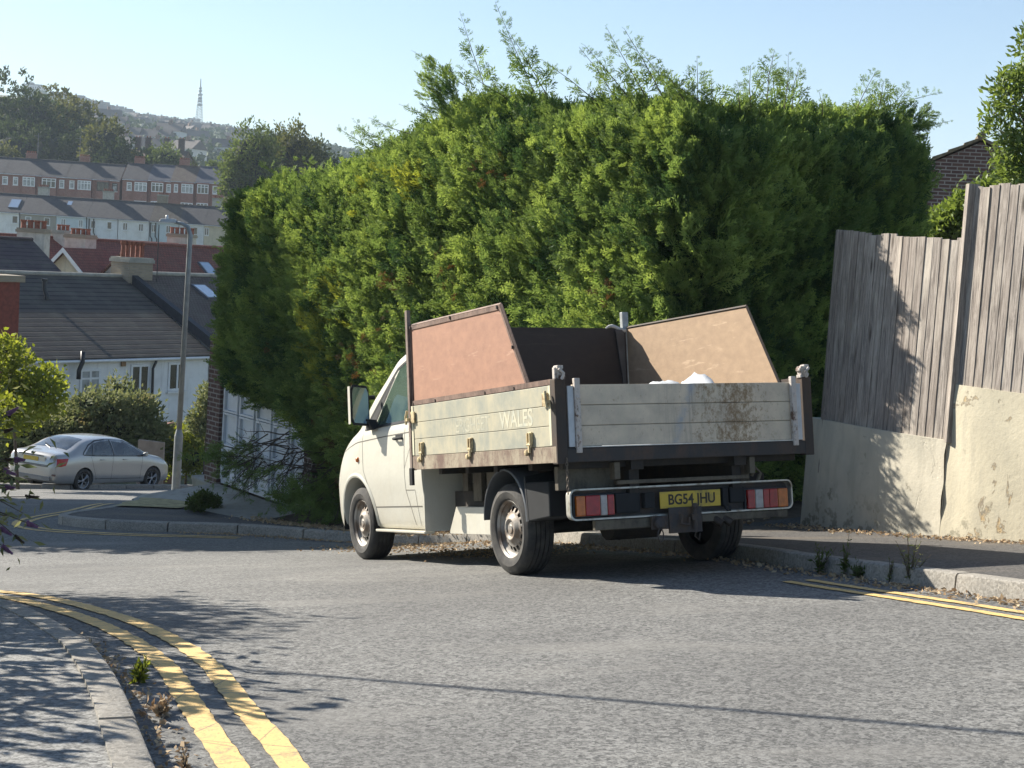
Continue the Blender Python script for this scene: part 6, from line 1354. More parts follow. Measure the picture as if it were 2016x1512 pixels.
FT = [(8, 150, 88, 318, 'tallest dark tree of the wooded bank, at the left picture edge', LEAF_D), (62, 180, 60, 312, 'dark rounded tree second from the left edge on the wooded bank', LEAF_D),
 (108, 178, 55, 330, 'olive-lit tree at the crest of the wooded bank', LEAF_O), (140, 192, 48, 322, 'tree with a yellowish top right of the bank\'s crest', LEAF_O), (165, 215, 40, 318, 'smaller tree where the bank slopes down to the right', LEAF_O),
 (30, 235, 75, 300, 'deep shaded tree low on the bank above the leftmost chimney', LEAF_D), (110, 240, 68, 302, 'dark tree in the middle of the bank, right of the aerial', LEAF_D), (170, 262, 44, 300, 'dark tree above the second red chimney', LEAF_D),
 (210, 238, 38, 292, 'paler rounded tree at the right foot of the wooded bank', LEAF_O), (232, 282, 34, 288, 'low dark tree just behind the red terrace roofs', LEAF_D), (10, 288, 30, 285, 'low bright bush-like tree behind the leftmost roof', LEAF_O),
 (325, 284, 34, 285, 'light green tree in front of the brown gabled house', LEAF_G), (283, 303, 32, 286, 'dark low tree left of the light green one', LEAF_D), (258, 300, 22, 300, 'small olive tree beside the far chimneys', LEAF_O), (375, 330, 22, 282, 'small pale tree just above the blue slate roof', LEAF_O), (420, 322, 18, 280, 'small yellow-green tree by the hedge top', LEAF_G),
 (498, 246, 48, 190, 'leafy grey-green tree rising above the left end of the hedge', LEAF_G), (545, 262, 44, 200, 'second dark tree above the hedge, right of the leafy one', LEAF_D), (585, 250, 46, 196, 'rounded tree behind the hedge top with a brownish crown', LEAF_O), (625, 272, 40, 200, 'dark tree sinking behind the hedge at its right', LEAF_D)]
for k, (px, py, r, Y, lab, m) in enumerate(FT): far_tree(px, py, r, Y, lab, m, seed=k*1.7, n=11000 if r > 40 else 5500, leafs=.75, sq=1.05 if px < 400 else 1.25)
# --- distant hillside: tree cover, houses, mast
n = 5200; Yh = rng.uniform(480, 1720, n); Xh = -Yh*rng.uniform(.10, .345, n); Zh = terr(Xh, Yh); dens = fbm(np.column_stack([Xh, Yh, Xh*0]), .006, 21, 3); keep = (dens > .0) | (Yh > 1480)
Xh, Yh, Zh = Xh[keep], Yh[keep], Zh[keep]; rr = rng.uniform(3., 7, len(Xh)); m_ = 46
P = np.repeat(np.column_stack([Xh, Yh, Zh+rr*.6]), m_, 0)+norm_rows(rng.normal(size=(len(Xh)*m_, 3)))*np.repeat(rr, m_)[:, None]*np.array([1, 1, .8]); D = rng.normal(size=P.shape)
o = quads_mesh('hillside_trees', leaf_quads(P, D, np.repeat(rr, m_)*.42, .8), m_foliage('far_leaf', [(.030, .060, .028), (.045, .078, .032), (.065, .09, .04)], .1, .01)); struct(o, 'stuff')
HWALL = [mat('far_white_wall', (.62, .62, .60), .9, var=.1), mat('far_brick_wall', (.26, .17, .13), .9, var=.2), mat('far_cream_wall', (.5, .46, .38), .9, var=.1)]
HROOF = mat('far_brown_roof', (.10, .085, .08), .9, var=.3, vs=.2)
protos = []
for wv, rl in ((0, 'w'), (1, 'b'), (2, 'c')):
    b = MB(); b.box((-5, -4, -6), (5, 4, 5), 0); b.add([(-5.3, -4.4, 4.9), (5.3, -4.4, 4.9), (5.3, 0, 8.2), (-5.3, 0, 8.2), (-5.3, 4.4, 4.9), (5.3, 4.4, 4.9)], [(0, 1, 2, 3), (3, 2, 5, 4), (0, 3, 4), (1, 5, 2)], 1); b.box((-.6, -.5, 7.2), (.6, .5, 9.4), 2)
    for x in (-3.4, -.8, 2.2):
        for z in (.6, 3.0): b.box((x, -4.06, z), (x+1.3, -3.9, z+1.3), 3)
    ob = b.build('hillside_house', [HWALL[wv], HROOF, HWALL[1], DARKGL]); protos.append(ob)
HG = 'small houses scattered over the far hillside'; cnt = 0; used = set()
for row in range(15):
    Y = 560+row*72; k = 0; x = -Y*.33
    while x < -Y*.165:
        x += 13*(1 if rng.random() < .8 else 2.4)
        y = Y+18*math.sin(x*.02+row)+rng.normal()*2; px = (x/y)*F
        if rng.random() < .30 or (row > 10 and rng.random() < .25): continue
        v = int(rng.choice([0, 1, 1, 2], p=[.3, .25, .25, .2])); 
        if row in (1, 6): v = 0
        o = protos[v] if v not in used else protos[v].copy()
        if v in used: COL.objects.link(o)
        used.add(v); o.location = (x, y, tz(x, y)+2.2); s_ = rng.uniform(1.05, 1.35); o.rotation_euler = (0, 0, rng.normal()*.25+(.15 if row % 2 else -.1)); o.scale = (s_, 1, s_*.9)
        tag(o, 'small hazy %s house on the far hillside, one of many in its rows' % ('white', 'brown brick', 'cream')[v], 'house', HG); cnt += 1
        if cnt > 285: break
    if cnt > 285: break
print('hill houses', cnt)
# flats on the left skyline
for (x0, x1, y0, y1, lab) in ((45, 82, 166, 182, 'long low pale building on the skyline behind the wooded bank'), (146, 170, 192, 214, 'blocky pale building on the skyline right of the wooded bank')):
    Y = 1500; a = at(x0, y0, Y); c = at(x1, y0, Y); b = MB(); zb_ = tz(a[0], Y)-8; h = thing('apartment_building', lab, 'building', (a[0], a[1], zb_)); O_ = np.array(h.location)
    b.box((0, 0, 0), (c[0]-a[0], 16, a[2]-zb_)); b.build('wall', HWALL[0], h); b = MB(); b.box((3, 3, a[2]-zb_), (9, 9, a[2]-zb_+3)); b.box((-.5, -.5, a[2]-zb_), (c[0]-a[0]+.5, 16.5, a[2]-zb_+.8)); b.build('roof', HROOF, h)
    for j in range(3):
        b = MB()
        for i in range(8): xx = (c[0]-a[0])*(i+.25)/8; b.box((xx, -.2, a[2]-zb_-3.5*(j+1)), (xx+(c[0]-a[0])/18, .1, a[2]-zb_-3.5*(j+1)+1.8))
        struct(b.build('window_row', DARKGL, h), 'stuff') if False else b.build('window_row', DARKGL, h)
# lattice mast
Ym = 1450; mb = at(392, 234, Ym); mt = at(394.5, 155, Ym); mast = thing('radio_mast', 'tall thin lattice radio mast on the far hill', 'mast', (mb[0], mb[1], mb[2]-6)); H = mt[2]-mb[2]+6; GRN = mat('mast_steel', (.22, .27, .27), .6, .3)
lean = (mt[0]-mb[0])*0; b = MB(); hw = lambda z: 3.4-2.1*min(z/(H*.62), 1)
Z_ = np.linspace(0, H*.66, 13)
for sx_ in (-1, 1):
    for sy_ in (-1, 1): b.tube([(sx_*hw(z), sy_*hw(z), z) for z in Z_], .22, 4)
for i in range(12):
    z0, z1 = Z_[i], Z_[i+1]
    for sgn in (-1, 1):
        b.tube([(-hw(z0), sgn*hw(z0), z0), (hw(z1), sgn*hw(z1), z1)], .14, 3); b.tube([(hw(z0), sgn*hw(z0), z0), (-hw(z1), sgn*hw(z1), z1)], .14, 3)
    b.tube([(-hw(z1), -hw(z1), z1), (hw(z1), -hw(z1), z1)], .16, 3)
b.build('lattice_tower', GRN, mast)
b = MB(); b.tube([(0, 0, H*.64), (0, 0, H*.82), (0, 0, H)], [1.0, .7, .45], 8); b.build('antenna', GRN, mast)
for z, r in ((.44, 3.0), (.52, 2.6), (.58, 2.4), (.66, 2.6), (.74, 1.9), (.80, 1.6)): b = MB(); b.lathe([(0, -1.2), (r*.8, -1.), (r, 0), (r*.8, 1.), (0, 1.2)], (0, 0, H*z), (0, 0, 1), 10); b.build('aerial_drum', GRN, mast, smooth=True)

# --- gardens left of the lamp: shrubs, hedge, wall
def bush(name, label, cat, pxs, Y, n, leaf, m, seed, group=None, clump=.05, w=.45, dy=1., ck=.55):
    """pxs: list of (px, py, rx_px, rz_px) blobs at depth Y"""
    bl = [(at(px, py, Y+k*.25*(-1)**k), (rx/F*Y, rx/F*Y*dy, rz/F*Y)) for k, (px, py, rx, rz) in enumerate(pxs)]; c = np.mean([b_[0] for b_ in bl], 0); z0 = tz(c[0], c[1])
    t = tree(name, label, cat, (c[0], c[1], min(z0, c[2]-.3)), bl, n, leaf, m, group, .05, seed, clump, True, ck, w, limbs=6); return t
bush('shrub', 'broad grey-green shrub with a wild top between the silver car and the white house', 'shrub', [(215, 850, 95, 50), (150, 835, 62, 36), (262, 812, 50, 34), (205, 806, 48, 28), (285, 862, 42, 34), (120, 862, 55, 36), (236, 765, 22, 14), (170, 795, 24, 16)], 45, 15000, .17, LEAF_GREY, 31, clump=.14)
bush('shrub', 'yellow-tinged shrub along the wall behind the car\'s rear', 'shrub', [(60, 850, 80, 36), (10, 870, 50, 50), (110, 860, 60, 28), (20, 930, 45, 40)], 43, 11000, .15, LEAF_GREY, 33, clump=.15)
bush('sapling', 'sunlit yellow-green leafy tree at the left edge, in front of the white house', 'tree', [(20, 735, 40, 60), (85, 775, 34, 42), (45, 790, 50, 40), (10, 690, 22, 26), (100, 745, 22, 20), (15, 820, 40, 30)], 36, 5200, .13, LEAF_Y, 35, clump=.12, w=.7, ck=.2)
bush('garden_hedge', 'low bushy green hedge beyond the lamp post, up to the brick pillar', 'hedge', [(372, 880, 42, 44), (345, 895, 40, 36), (400, 850, 30, 36), (385, 905, 40, 26), (330, 905, 24, 28)], 47, 9000, .13, LEAF_Y, 37, clump=.12)
bush('shrub', 'wispy pale shrub against the white wall beside the brick pillar', 'shrub', [(408, 800, 16, 36), (398, 835, 22, 20), (415, 775, 10, 14)], 44, 2200, .15, LEAF_GREY, 39, clump=.10, ck=.2)
bush('shrub', 'green bramble-like bush at the foot of the concrete block by the garage', 'shrub', [(388, 990, 17, 14), (400, 982, 14, 14), (418, 988, 14, 10)], 20.6, 2600, .05, LEAF_G, 41, clump=.03, ck=.3)
b = MB(); a = at(272, 866, 43.5); c = at(322, 872, 44.5); zz = tz(a[0], a[1]); b.hexa([(a[0], a[1], zz-.3), (c[0], c[1], zz-.3), (c[0], c[1]+.2, zz-.3), (a[0], a[1]+.2, zz-.3)], [tuple(a), tuple(c), (c[0], c[1]+.2, c[2]), (a[0], a[1]+.2, a[2])]); tag(b.build('garden_wall', mat('pinkish_wall', (.40, .31, .24), .9, var=.3, vs=2)), 'low pinkish-beige garden wall behind the front of the silver car', 'wall')
b = MB(); a = at(326, 840, 50); c = at(352, 843, 51); b.tube([a, (a+c)/2+np.array([0, 0, .1]), c], .12, 6); b.box(tuple(a-np.array([0, 0, 2])), tuple(a+np.array([.45, .4, -.1]))); tag(b.build('garden_shed', mat('rusty_red_sheet', (.28, .13, .08), .8)), 'small rusty-red roofed lean-to showing above the garden hedge', 'shed')
# --- trees seen only by their edges or their shade on the left of the road
tree('broadleaf_tree', 'big leafy tree just outside the left edge, shading the garage and the hedge end', 'tree', (-14.6, 29.0, tz(-14.6, 29)), [((-13.9, 28.6, 5.0), (3.0, 3.2, 3.1)), ((-14.3, 29.5, 7.3), (2.3, 2.5, 2.1)), ((-13.4, 26.2, 4.0), (2.5, 2.4, 2.6)), ((-15.0, 30.5, 3.0), (3.0, 2.6, 3.0)), ((-14.3, 28.0, 1.0), (2.4, 2.8, 2.4))], 30000, .17, LEAF_G, None, .22, 51, .12, True, .85)
tree('broadleaf_tree', 'dense tree beyond the left picture edge, shading the far bend of the road', 'tree', (-12.4, 23.4, tz(-12.4, 23.4)), [((-12.3, 23.2, 2.3), (2.4, 1.9, 2.2)), ((-11.5, 21.9, 2.2), (1.9, 1.5, 1.7)), ((-12.9, 24.6, 2.6), (2.3, 2.0, 2.2)), ((-11.6, 22.6, 3.6), (1.6, 1.5, 1.2))], 15000, .16, LEAF_G, None, .2, 53, .12, True, .85)
tree('broadleaf_tree', 'roadside tree outside the left edge, dappling the near road and double yellow lines', 'tree', (-7.4, 11.0, tz(-7.4, 11.0)), [((-7.1, 10.8, 2.0), (1.4, 1.3, .9)), ((-6.4, 10.0, 1.5), (1.1, .9, .65)), ((-7.6, 11.6, 1.9), (1.3, .9, .8))], 5600, .12, LEAF_G, None, .08, 55, .16, True, .30)
tree('shrub', 'shrub behind the near pavement, out of frame at left, casting streaky shade', 'shrub', (-4.3, 6.8, tz(-4.3, 6.8)), [((-4.2, 6.9, .85), (1.1, 1.3, .6)), ((-3.9, 5.6, .8), (.9, .9, .55)), ((-4.3, 8.1, .5), (.9, .9, .5)), ((-3.6, 4.9, .75), (.8, .6, .5))], 4600, .12, LEAF_GREY, None, .04, 57, .12, True, .25)
# --- shrub and small tree behind the right-hand fence
bush('laurel_bush', 'sunny glossy-leaved bush between the hedge and the tall fence', 'shrub', [(1872, 450, 32, 34), (1905, 418, 30, 30), (1852, 478, 20, 18), (1955, 392, 34, 22), (2005, 385, 34, 24)], 21, 11000, .10, LEAF_LAUREL, 61, clump=.07, w=.5, ck=.7)
bl = [(at(px, py, 19.5), (rx/F*19.5, rx/F*19.5, rz/F*19.5)) for px, py, rx, rz in [(2050, 300, 75, 60), (1965, 255, 26, 18), (2000, 200, 40, 36), (2055, 160, 60, 60), (1985, 300, 30, 26), (2000, 150, 20, 22), (2030, 90, 22, 30), (1955, 220, 16, 12), (2000, 350, 40, 26), (1975, 165, 16, 12)]]
tree('evergreen_oak', 'open-branched small-leaved tree leaning into the picture at the top right', 'tree', (bl[0][0][0]+.4, 19.5, tz(bl[0][0][0]+.4, 19.5)), bl, 5200, .10, LEAF_LAUREL, None, .05, 63, .06, False, .3, .38, limbs=9)
# --- buddleia at the near left edge
bd = thing('buddleia', 'buddleia branch tips with purple and dead brown flower spikes at the near left edge', 'shrub', (-3.9, 9.2, tz(-3.9, 9.2))); O0 = np.array(bd.location); b = MB(); fl = MB(); dead = MB(); LO, LD, LL = [], [], []
tips = [(30, 905, 'p'), (8, 925, 'p'), (38, 915, 'x'), (12, 960, 'p'), (52, 978, 'd'), (55, 1030, 'p'), (30, 1055, 'd'), (5, 1075, 'p'), (15, 1015, 'x'), (24, 940, 'x'), (2, 1040, 'p'), (45, 1010, 'x'), (12, 905, 'd'), (16, 815, 'p'), (10, 850, 'd'), (24, 865, 'x')]
for i, (px, py, kd) in enumerate(tips):
    Y = 8.6+.5*math.sin(i*2.1); T_ = at(px, py, Y)-O0; S_ = np.array([-.25+.1*math.sin(i), .1*math.cos(i*2), .6+.3*math.sin(i*1.3)]); mid = (T_+S_)/2+np.array([0, 0, .18]); C_ = [S_*(1-t)**2+2*mid*t*(1-t)+T_*t*t for t in np.linspace(0, 1, 9)]; b.tube([np.array([0, 0, -.1])]+C_, [.012]+list(np.linspace(.009, .0025, 9)), 5)
    d = nrm(C_[-1]-C_[-2])
    for j in range(3, 9):
        for s_ in (-1, 1): LO.append(C_[j]); LD.append(nrm(np.cross(d, [0, 0, 1]))*s_+d*.6+np.array([0, 0, -.25])+rng.normal(0, .2, 3)); LL.append(rng.uniform(.06, .12))
    if kd != 'x':
        tgt = MB(); n_ = 90 if kd == 'p' else 50; R0_ = .013 if kd == 'p' else .008; Ls = .085
        for k in range(n_):
            t = k/n_; a = k*2.4; o_ = C_[-1]+d*Ls*t+np.cross(d, [math.sin(a), math.cos(a), .3])*R0_*(1-t*.8); s_ = .0036*(1.2-.5*t)*random.uniform(.6, 1.5); tgt.box(tuple(o_-s_), tuple(o_+s_))
        tgt.build('flower_spike' if kd == 'p' else 'dead_flower_spike', PETAL if kd == 'p' else DEADF, bd)
b.build('stem', TWIG, bd); quads_mesh('leaves', leaf_quads(np.array(LO), np.array(LD), np.array(LL), .26), LEAF_GREY, bd)
LO = at(-60, 930, 8.9)+rng.normal(0, 1, (500, 3))*np.array([.16, .35, .35]); quads_mesh('outer_leaves', leaf_quads(LO-O0, rng.normal(size=(500, 3)), rng.uniform(.05, .1, 500), .28), LEAF_GREY, bd)

# ------------------------------------------------------------------ weeds, leaf litter
def weed(label, p, h, n, leaf, m=LEAF_G, name='weed', spread=.12):
    t = thing(name, label, 'weed', tuple(p)); b = MB(); LO, LD, LL = [], [], []
    for i in range(n):
        a = rng.uniform(0, 6.28); hh = h*rng.uniform(.4, 1); tip = np.array([math.cos(a)*spread*rng.uniform(.2, 1), math.sin(a)*spread*rng.uniform(.2, 1), hh]); C_ = [tip*np.array([s**1.5, s**1.5, s]) for s in np.linspace(0, 1, 6)]; b.tube(C_, np.linspace(.0035, .0012, 6), 4)
        for k in range(12): s = rng.uniform(.1, 1); LO.append(tip*np.array([s**1.5, s**1.5, s])); LD.append(rng.normal(0, .6, 3)+np.array([0, 0, .5])); LL.append(leaf*rng.uniform(.6, 1.3)*(1.2-.6*s))
    b.build('stem', TWIG, t); quads_mesh('leaves', leaf_quads(np.array(LO), np.array(LD), np.array(LL), .3), m, t); return t
def wp(px, py, Y): p = at(px, py, Y); p[2] = tz(p[0], p[1]); return p
weed('leafy green weed at the kerb just right of the truck\'s rear wheel', wp(1615, 1118, 9.75), .20, 9, .05)
weed('spindly weed with a tall bare stalk by the shaded kerb, between the two bushier ones', wp(1662, 1120, 9.55), .34, 5, .05, spread=.07)
weed('low green weed clump at the shaded kerb beside the tall stalk', wp(1690, 1128, 9.4), .12, 9, .05)
weed('tall feathery grey-green weed at the kerb where the shadow ends', wp(1790, 1150, 9.0), .34, 16, .035, LEAF_GREY, spread=.13)
weed('small thin weed at the kerb left of the feathery one', wp(1750, 1148, 9.15), .2, 6, .03, LEAF_GREY, spread=.06)
weed('tuft of green grass against the near left kerb', (-1.50, 6.0, tz(-1.5, 6.0)), .10, 10, .05, LEAF_Y, spread=.07)
weed('dry weed against the near left kerb, a little nearer than the grass tuft', (-1.25, 5.35, tz(-1.25, 5.35)), .09, 7, .05, LITTER, spread=.08)
weed('upright dry stalk at the foot of the nearest left kerb stone', (-.98, 4.55, tz(-.98, 4.55)), .13, 4, .03, LITTER, spread=.03)
b = MB(); qs = []
def litter(P, n, sp, sz, zo=.012):
    P = np.array(P); i = rng.integers(0, len(P), n); q = P[i]+rng.normal(0, sp, (n, 2)); z = terr(q[:, 0], q[:, 1])+zo; return leaf_quads(np.column_stack([q, z]), rng.normal(0, 1, (n, 3))*np.array([1, 1, .28]), rng.uniform(sz*.6, sz*1.3, n), .6)
k1 = RK[(RK[:, 1] > 7.0) & (RK[:, 1] < 18.2) & (RK[:, 0] > -4)]-normals(RK)[(RK[:, 1] > 7.0) & (RK[:, 1] < 18.2) & (RK[:, 0] > -4)]*-.12
qs.append(litter(k1, 2300, .07, .033)); k2 = LK[(LK[:, 1] > 3.2) & (LK[:, 1] < 7.5)]-normals(LK)[(LK[:, 1] > 3.2) & (LK[:, 1] < 7.5)]*.09; qs.append(litter(k2, 500, .04, .028))
uT_ = TR[:2, :2]; k3 = np.array([tw(x, y, 0)[:2] for x in np.linspace(-.2, 1.2, 8) for y in np.linspace(2.0, 6, 12)]); qs.append(litter(k3, 1500, .2, .035, .01))
k4 = np.array([[p[0]-.25*.9, p[1]-.1] for p in wall_pts if p[1] > 9]); qs.append(litter(k4, 1500, .10, .03, .118))
k5 = hp[(hL > s_at(590)) & (hL < sC+1)]+np.array([-.25, -.2]); qs.append(litter(k5, 5200, .28, .05, .13))
struct(quads_mesh('leaf_litter', np.concatenate(qs), LITTER), 'stuff')
# soil bank under the hedge
kk = (hL > s_at(585)) & (hL < hL[-1]-.5); P = hp[kk]; rows = []
for o_, z_ in ((-.55, .09), (-.30, .14), (.0, .22), (.5, .30), (1.2, .3)):
    q = P-hN[kk]*o_; rows.append(np.column_stack([q, terr(q[:, 0], q[:, 1])+z_+.03*fbm(np.column_stack([q, q[:, 0]*0]), 1.5, 3)]))
b = MB(); b.grid([r.tolist() for r in rows]); struct(b.build('soil_bank', mat('dry_soil', (.12, .085, .055), 1., var=.5, vs=6, bump=1., bs=30), smooth=True, autouv=False))
# dry verge by the lamp post
vg = resample([(-5.15, 20.7), (-5.2, 22.2), (-5.7, 25.5), (-6.1, 28.2)], .3)
struct(strip('verge', vg, -.45, .45, .128, mat('dry_grass', (.46, .39, .20), 1., var=.4, vs=9, bump=.8, bs=40), 4, .05))
# ------------------------------------------------------------------ overhead cable (its shadow crosses the road) and its poles
def tel_pole(label, x, y, h):
    t = thing('telegraph_pole', label, 'pole', (x, y, tz(x, y))); b = MB(); b.tube([(0, 0, -.5), (0, 0, h)], [.14, .10], 12); b.build('pole', BARK, t, smooth=True); b = MB(); b.box((-.5, -.05, h-.5), (.5, .05, h-.4)); b.build('crossarm', BARK, t); return (x, y, tz(x, y)+h-.25)
kk = 5.0/SUN[2]; g1 = np.array([-1.8, 6.6, -.43]); g2 = np.array([1.89, 5.03, -.02]); c1_ = g1+SUN*(3.3/SUN[2]); c2_ = g2+SUN*(3.25/SUN[2]); dd_ = (c2_-c1_)
a_, c_ = c1_-dd_*3.2, c2_+dd_*2.8; pA_ = tel_pole('telegraph pole beyond the left edge, carrying the overhead cable', a_[0], a_[1], 4.6); pC_ = tel_pole('telegraph pole beyond the right edge, at the other end of the cable', c_[0], c_[1], 3.6)
pts = [np.array(pA_)]; 
for t in np.linspace(-2.7, 3.3, 20):
    q = c1_+dd_*t; pts.append(q+np.array([0, 0, .03*(t-.5)**2-.0075]))
pts.append(np.array(pC_)); b = MB(); b.tube(pts, .019, 6); tag(b.build('overhead_cable', BLACKPL), 'black overhead cable above the frame whose thin shadow crosses the near road', 'cable')

# ------------------------------------------------------------------ parked silver car
def csect(z0, x1, x2, z2, x3, z3, x4, z4, x5, z5, zt, xt=.55):
    return [(0, z0), (x1*.7, z0), (x1, z0+.03), (x2, z2), (x3, z3), (x4, z4), (x5, z5), (x5*xt, z5+(zt-z5)*.75), (0, zt)]
CS = [(-1.06, csect(.40, .60, .66, .50, .66, .62, .62, .70, .55, .76, .78)),
      (-1.00, csect(.30, .76, .82, .48, .83, .66, .78, .84, .66, .93, .97)),
      (-.90, csect(.24, .82, .87, .46, .87, .68, .83, .90, .72, 1.00, 1.04)),
      (-.60, csect(.22, .85, .90, .46, .90, .70, .86, .93, .74, 1.03, 1.08)),
      (-.30, csect(.21, .86, .905, .46, .905, .72, .87, .95, .72, 1.12, 1.19)),
      (.10, csect(.20, .86, .905, .46, .905, .74, .875, .96, .66, 1.30, 1.38)),
      (.50, csect(.20, .86, .905, .46, .905, .74, .88, .965, .62, 1.38, 1.45)),
      (1.10, csect(.20, .86, .905, .46, .905, .74, .88, .955, .61, 1.40, 1.475)),
      (1.60, csect(.20, .86, .905, .46, .905, .74, .88, .945, .62, 1.37, 1.44)),
      (2.00, csect(.20, .86, .905, .46, .905, .73, .88, .935, .66, 1.24, 1.31)),
      (2.40, csect(.20, .86, .905, .46, .905, .72, .87, .925, .72, 1.06, 1.12)),
      (2.65, csect(.20, .86, .905, .46, .90, .71, .86, .90, .74, .975, 1.02)),
      (3.10, csect(.20, .84, .89, .45, .885, .68, .83, .83, .70, .90, .935)),
      (3.40, csect(.22, .78, .82, .44, .81, .62, .74, .73, .62, .78, .81)),
      (3.56, csect(.26, .62, .68, .42, .66, .54, .58, .62, .5, .65, .67))]
cz0, cz1 = tz(-11.27, 38.0), tz(-9.5, 40.1); hv = nrm([.46, .89, (tz(-9.9, 40.4)-tz(-11.6, 38.4))/2.6*.0+ (cz1-cz0)/2.75]); rv = nrm(np.cross(hv, [0, 0, 1])); uv_ = np.cross(rv, hv)
Cw = at(163, 965, 38.0); cO = Cw-rv*.90; cO[2] = tz(cO[0], cO[1])
CM = Matrix([[rv[i], hv[i], uv_[i], cO[i]] for i in range(3)]+[[0, 0, 0, 1]])
car = thing('parked_car', 'silver saloon car parked facing away down the side road at the left', 'car', mw=CM)
SILV = mat('silver_car_paint', (.42, .42, .41), .28, .45, var=.05, vs=3, **{'Coat Weight': .7, 'Coat Roughness': .05})
CARGL = mat('car_window_glass', (.02, .025, .028), .04, var=.5, vs=2.5, col2=(.07, .08, .08), **{'Specular IOR Level': .9, 'Coat Weight': .5})
CL = Loft(CS, 5, 110); b = MB(); CL.mesh(b); body = b.build('body', [SILV], car, smooth=True, autouv=False)
apply_cuts(body, [cut(body, (y, .32), .355, x0, x0+.45) for y in (0, 2.69) for x0 in (-1.0, .55)])
body.data.materials.clear(); body.data.materials.append(SILV)
for sd in (-1, 1):
    for y in (0, 2.69):
        b = MB(); T_ = np.linspace(-.3, math.pi+.3, 24); b.grid([[(sd*x, y+.356*math.cos(t), .32+.356*math.sin(t)) for t in T_] for x in (.55, .86)]); b.add([(sd*.56, y+.356*math.cos(t), .32+.356*math.sin(t)) for t in T_], [tuple(range(24))]); b.build('wheel_arch', BLK, car, autouv=False)
ALLOY = mat('alloy_wheel', (.42, .42, .42), .4, .6, var=.1)
for x, y, fl_ in ((-.895, 0, 0), (-.895, 2.69, 0), (.895, 0, 1), (.895, 2.69, 1)):
    wv_ = make_wheel(0, .315, .2, .205, [ALLOY, BLK], True, car); wv_.location = (x, y, .315); wv_.rotation_euler = (random.uniform(0, 3), 0, math.pi if fl_ else 0)
for sd in (-1, 1):
    b = MB(); b.grid(CL.side_patch(sd, [(1.10, .985), (1.9, .975), (2.33, .965)], [(1.12, 1.36), (1.5, 1.355), (1.95, 1.20), (2.30, 1.0)], .004)); b.build('side_window', CARGL, car, smooth=True, autouv=False)
    b = MB(); b.grid(CL.side_patch(sd, [(.30, .99), (.7, .985), (1.03, .985)], [(.42, 1.30), (.7, 1.345), (1.04, 1.36)], .004)); b.build('side_window', CARGL, car, smooth=True, autouv=False)
    b = MB(); b.grid(CL.side_patch(sd, [(.0, 1.005), (.12, 1.0), (.25, .995)], [(.06, 1.07), (.22, 1.20), (.36, 1.28)], .004)); b.build('quarter_glass', CARGL, car, smooth=True, autouv=False)
    b = MB()
    CL.seam(b, sd, [(2.42, .95), (2.3, 1.04), (1.98, 1.23), (1.5, 1.39), (1.0, 1.395), (.5, 1.36), (.2, 1.25), (-.04, 1.06), (-.08, 1.0), (.4, .975), (1.2, .965), (2.42, .95)], .014, .006, 80)
    CL.seam(b, sd, [(1.07, .97), (1.06, 1.385)], .02, .007); CL.seam(b, sd, [(.27, .99), (.38, 1.30)], .012, .007)
    b.build('window_seal', BLACKPL, car, autouv=False)
    b = MB()
    CL.seam(b, sd, [(1.05, .95), (1.03, .6), (1.02, .30)], .004); CL.seam(b, sd, [(2.22, .93), (2.18, .6), (2.16, .32)], .004); CL.seam(b, sd, [(.22, .96), (.30, .72), (.42, .45), (.46, .32)], .004); CL.seam(b, sd, [(.40, .36), (1.3, .35), (2.25, .34)], .006); b.build('door_seam', DARKPL, car, autouv=False)
    for y in (.55, 1.42): b = MB(); x = sd*(CL.sx(y, .87)+.0); b.tube([(x, y, .868), (x+sd*.03, y+.03, .87), (x+sd*.03, y+.15, .87), (x, y+.18, .868)], .012, 6); b.build('door_handle', SILV, car, smooth=True)
    b = MB(); b.hexa([(sd*.86, 2.20, .97), (sd*1.02, 2.20, .96), (sd*1.00, 2.32, .97), (sd*.86, 2.30, .98)], [(sd*.88, 2.21, 1.03), (sd*1.02, 2.20, 1.09), (sd*1.0, 2.30, 1.08), (sd*.88, 2.30, 1.04)]); b.build('wing_mirror', SILV, car, bevel=.02)
    # rear lamp: C-shaped red unit wrapping the corner
    b = MB(); P = CL.side_patch(sd, [(-.985, .70), (-.85, .70), (-.70, .73)], [(-.955, .90), (-.80, .905), (-.60, .915)], .008); b.grid(P, 0)
    xr = lambda x, z: (sd*x, -1.012+.03*((x-.5)/.3)**2, z)
    b.add([xr(.42, .70), xr(.78, .69), xr(.80, .89), xr(.50, .91)], [(0, 1, 2, 3)] if sd > 0 else [(3, 2, 1, 0)]); lp = b.build('tail_lamp', mat('red_tail_lens', (.45, .012, .015), .15, var=.2, vs=30), car, autouv=False); 
    b = MB(); b.add([(sd*x, -1.020, z) for x, z in ((.54, .76), (.70, .755), (.70, .83), (.57, .835))], [(0, 1, 2, 3)] if sd > 0 else [(3, 2, 1, 0)]); b.build('lamp_lens', CLEAR, lp, autouv=False)
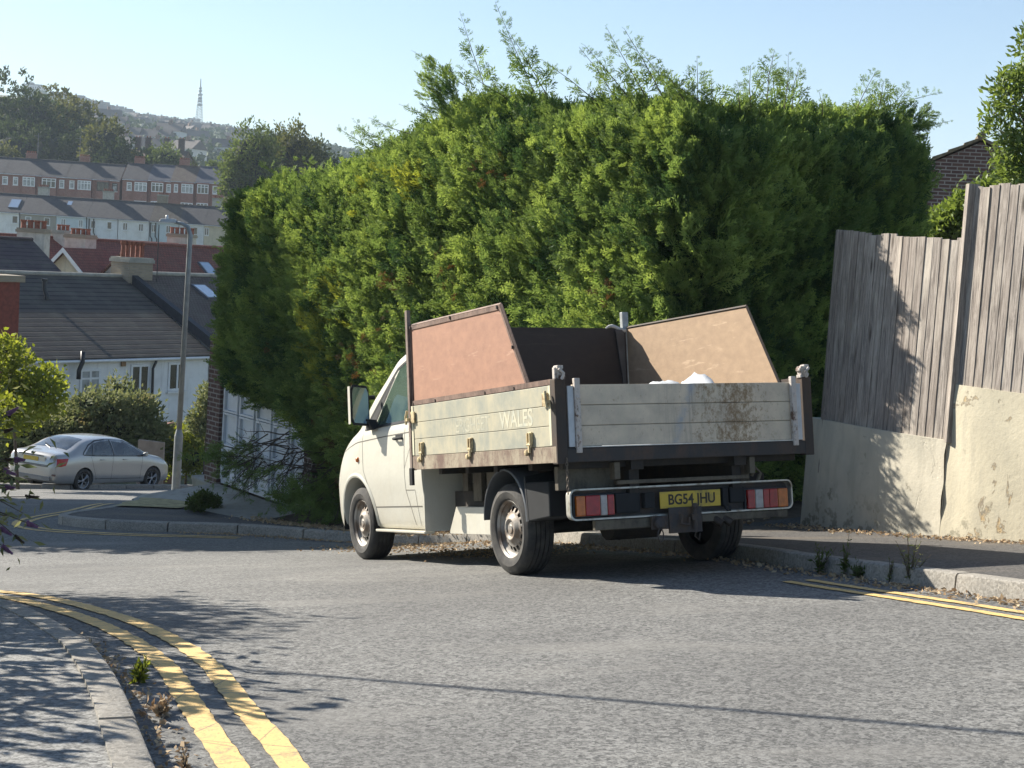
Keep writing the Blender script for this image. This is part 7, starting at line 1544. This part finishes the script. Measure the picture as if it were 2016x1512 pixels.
b = MB(); b.grid(CL.top_patch((-.58, -.42), (.58, -.42), (.50, .22), (-.50, .22), .006)); b.build('rear_window', CARGL, car, smooth=True, autouv=False)
b = MB(); b.grid(CL.top_patch((-.62, 2.52), (.62, 2.52), (.54, 1.75), (-.54, 1.75), .006)); b.build('windscreen', CARGL, car, smooth=True, autouv=False)
b = MB(); b.box((-.50, -1.055, .76), (.50, -1.03, .935)); bl_ = b.build('boot_panel', SILV, car, bevel=.02)
b = MB(); b.box((-.44, -1.062, .93), (.44, -1.04, .95)); b.build('boot_handle', DARKPL, car, bevel=.004)
b = MB(); b.box((-.26, -1.066, .79), (.26, -1.058, .90)); b.build('number_plate', PLATE, car)
b = MB(); b.lathe([(.0, .004), (.035, .004), (.042, 0)], (0, -1.03, 1.0), (0, -1, .25), 16); b.build('badge', mat('dark_badge', (.06, .08, .07), .3, .5), car)
b = MB(); b.box((-.72, -1.075, .30), (.72, -1.02, .42)); b.box((-.62, -1.08, .66), (.62, -1.045, .72)); b.build('rear_bumper_trim', mat('dark_silver', (.2, .2, .2), .5), car, bevel=.02)
for sd in (-1, 1):
    b = MB(); b.box((sd*.74-.12, -1.03, .45), (sd*.74+.12, -1.0, .50)); b.build('rear_reflector', mat('dull_red_reflector', (.08, .03, .03), .3), car)
b = MB(); b.tube([(.02, -.44, 1.15), (-.30, -.30, 1.215)], .012, 5); b.build('rear_wiper', BLACKPL, car)

# ------------------------------------------------------------------ haze in the valley air
m_ = bpy.data.materials.new('haze_air'); m_.use_nodes = True; t_ = m_.node_tree; t_.nodes.clear(); o_ = t_.nodes.new('ShaderNodeOutputMaterial'); v_ = t_.nodes.new('ShaderNodeVolumePrincipled')
v_.inputs['Color'].default_value = (.74, .88, 1, 1); v_.inputs['Density'].default_value = .00027; v_.inputs['Anisotropy'].default_value = .0; t_.links.new(v_.outputs[0], o_.inputs['Volume'])
b = MB(); b.box((-3300, -60, -16), (2700, 2760, 230)); hz = b.build('haze', m_, autouv=False); struct(hz, 'stuff')
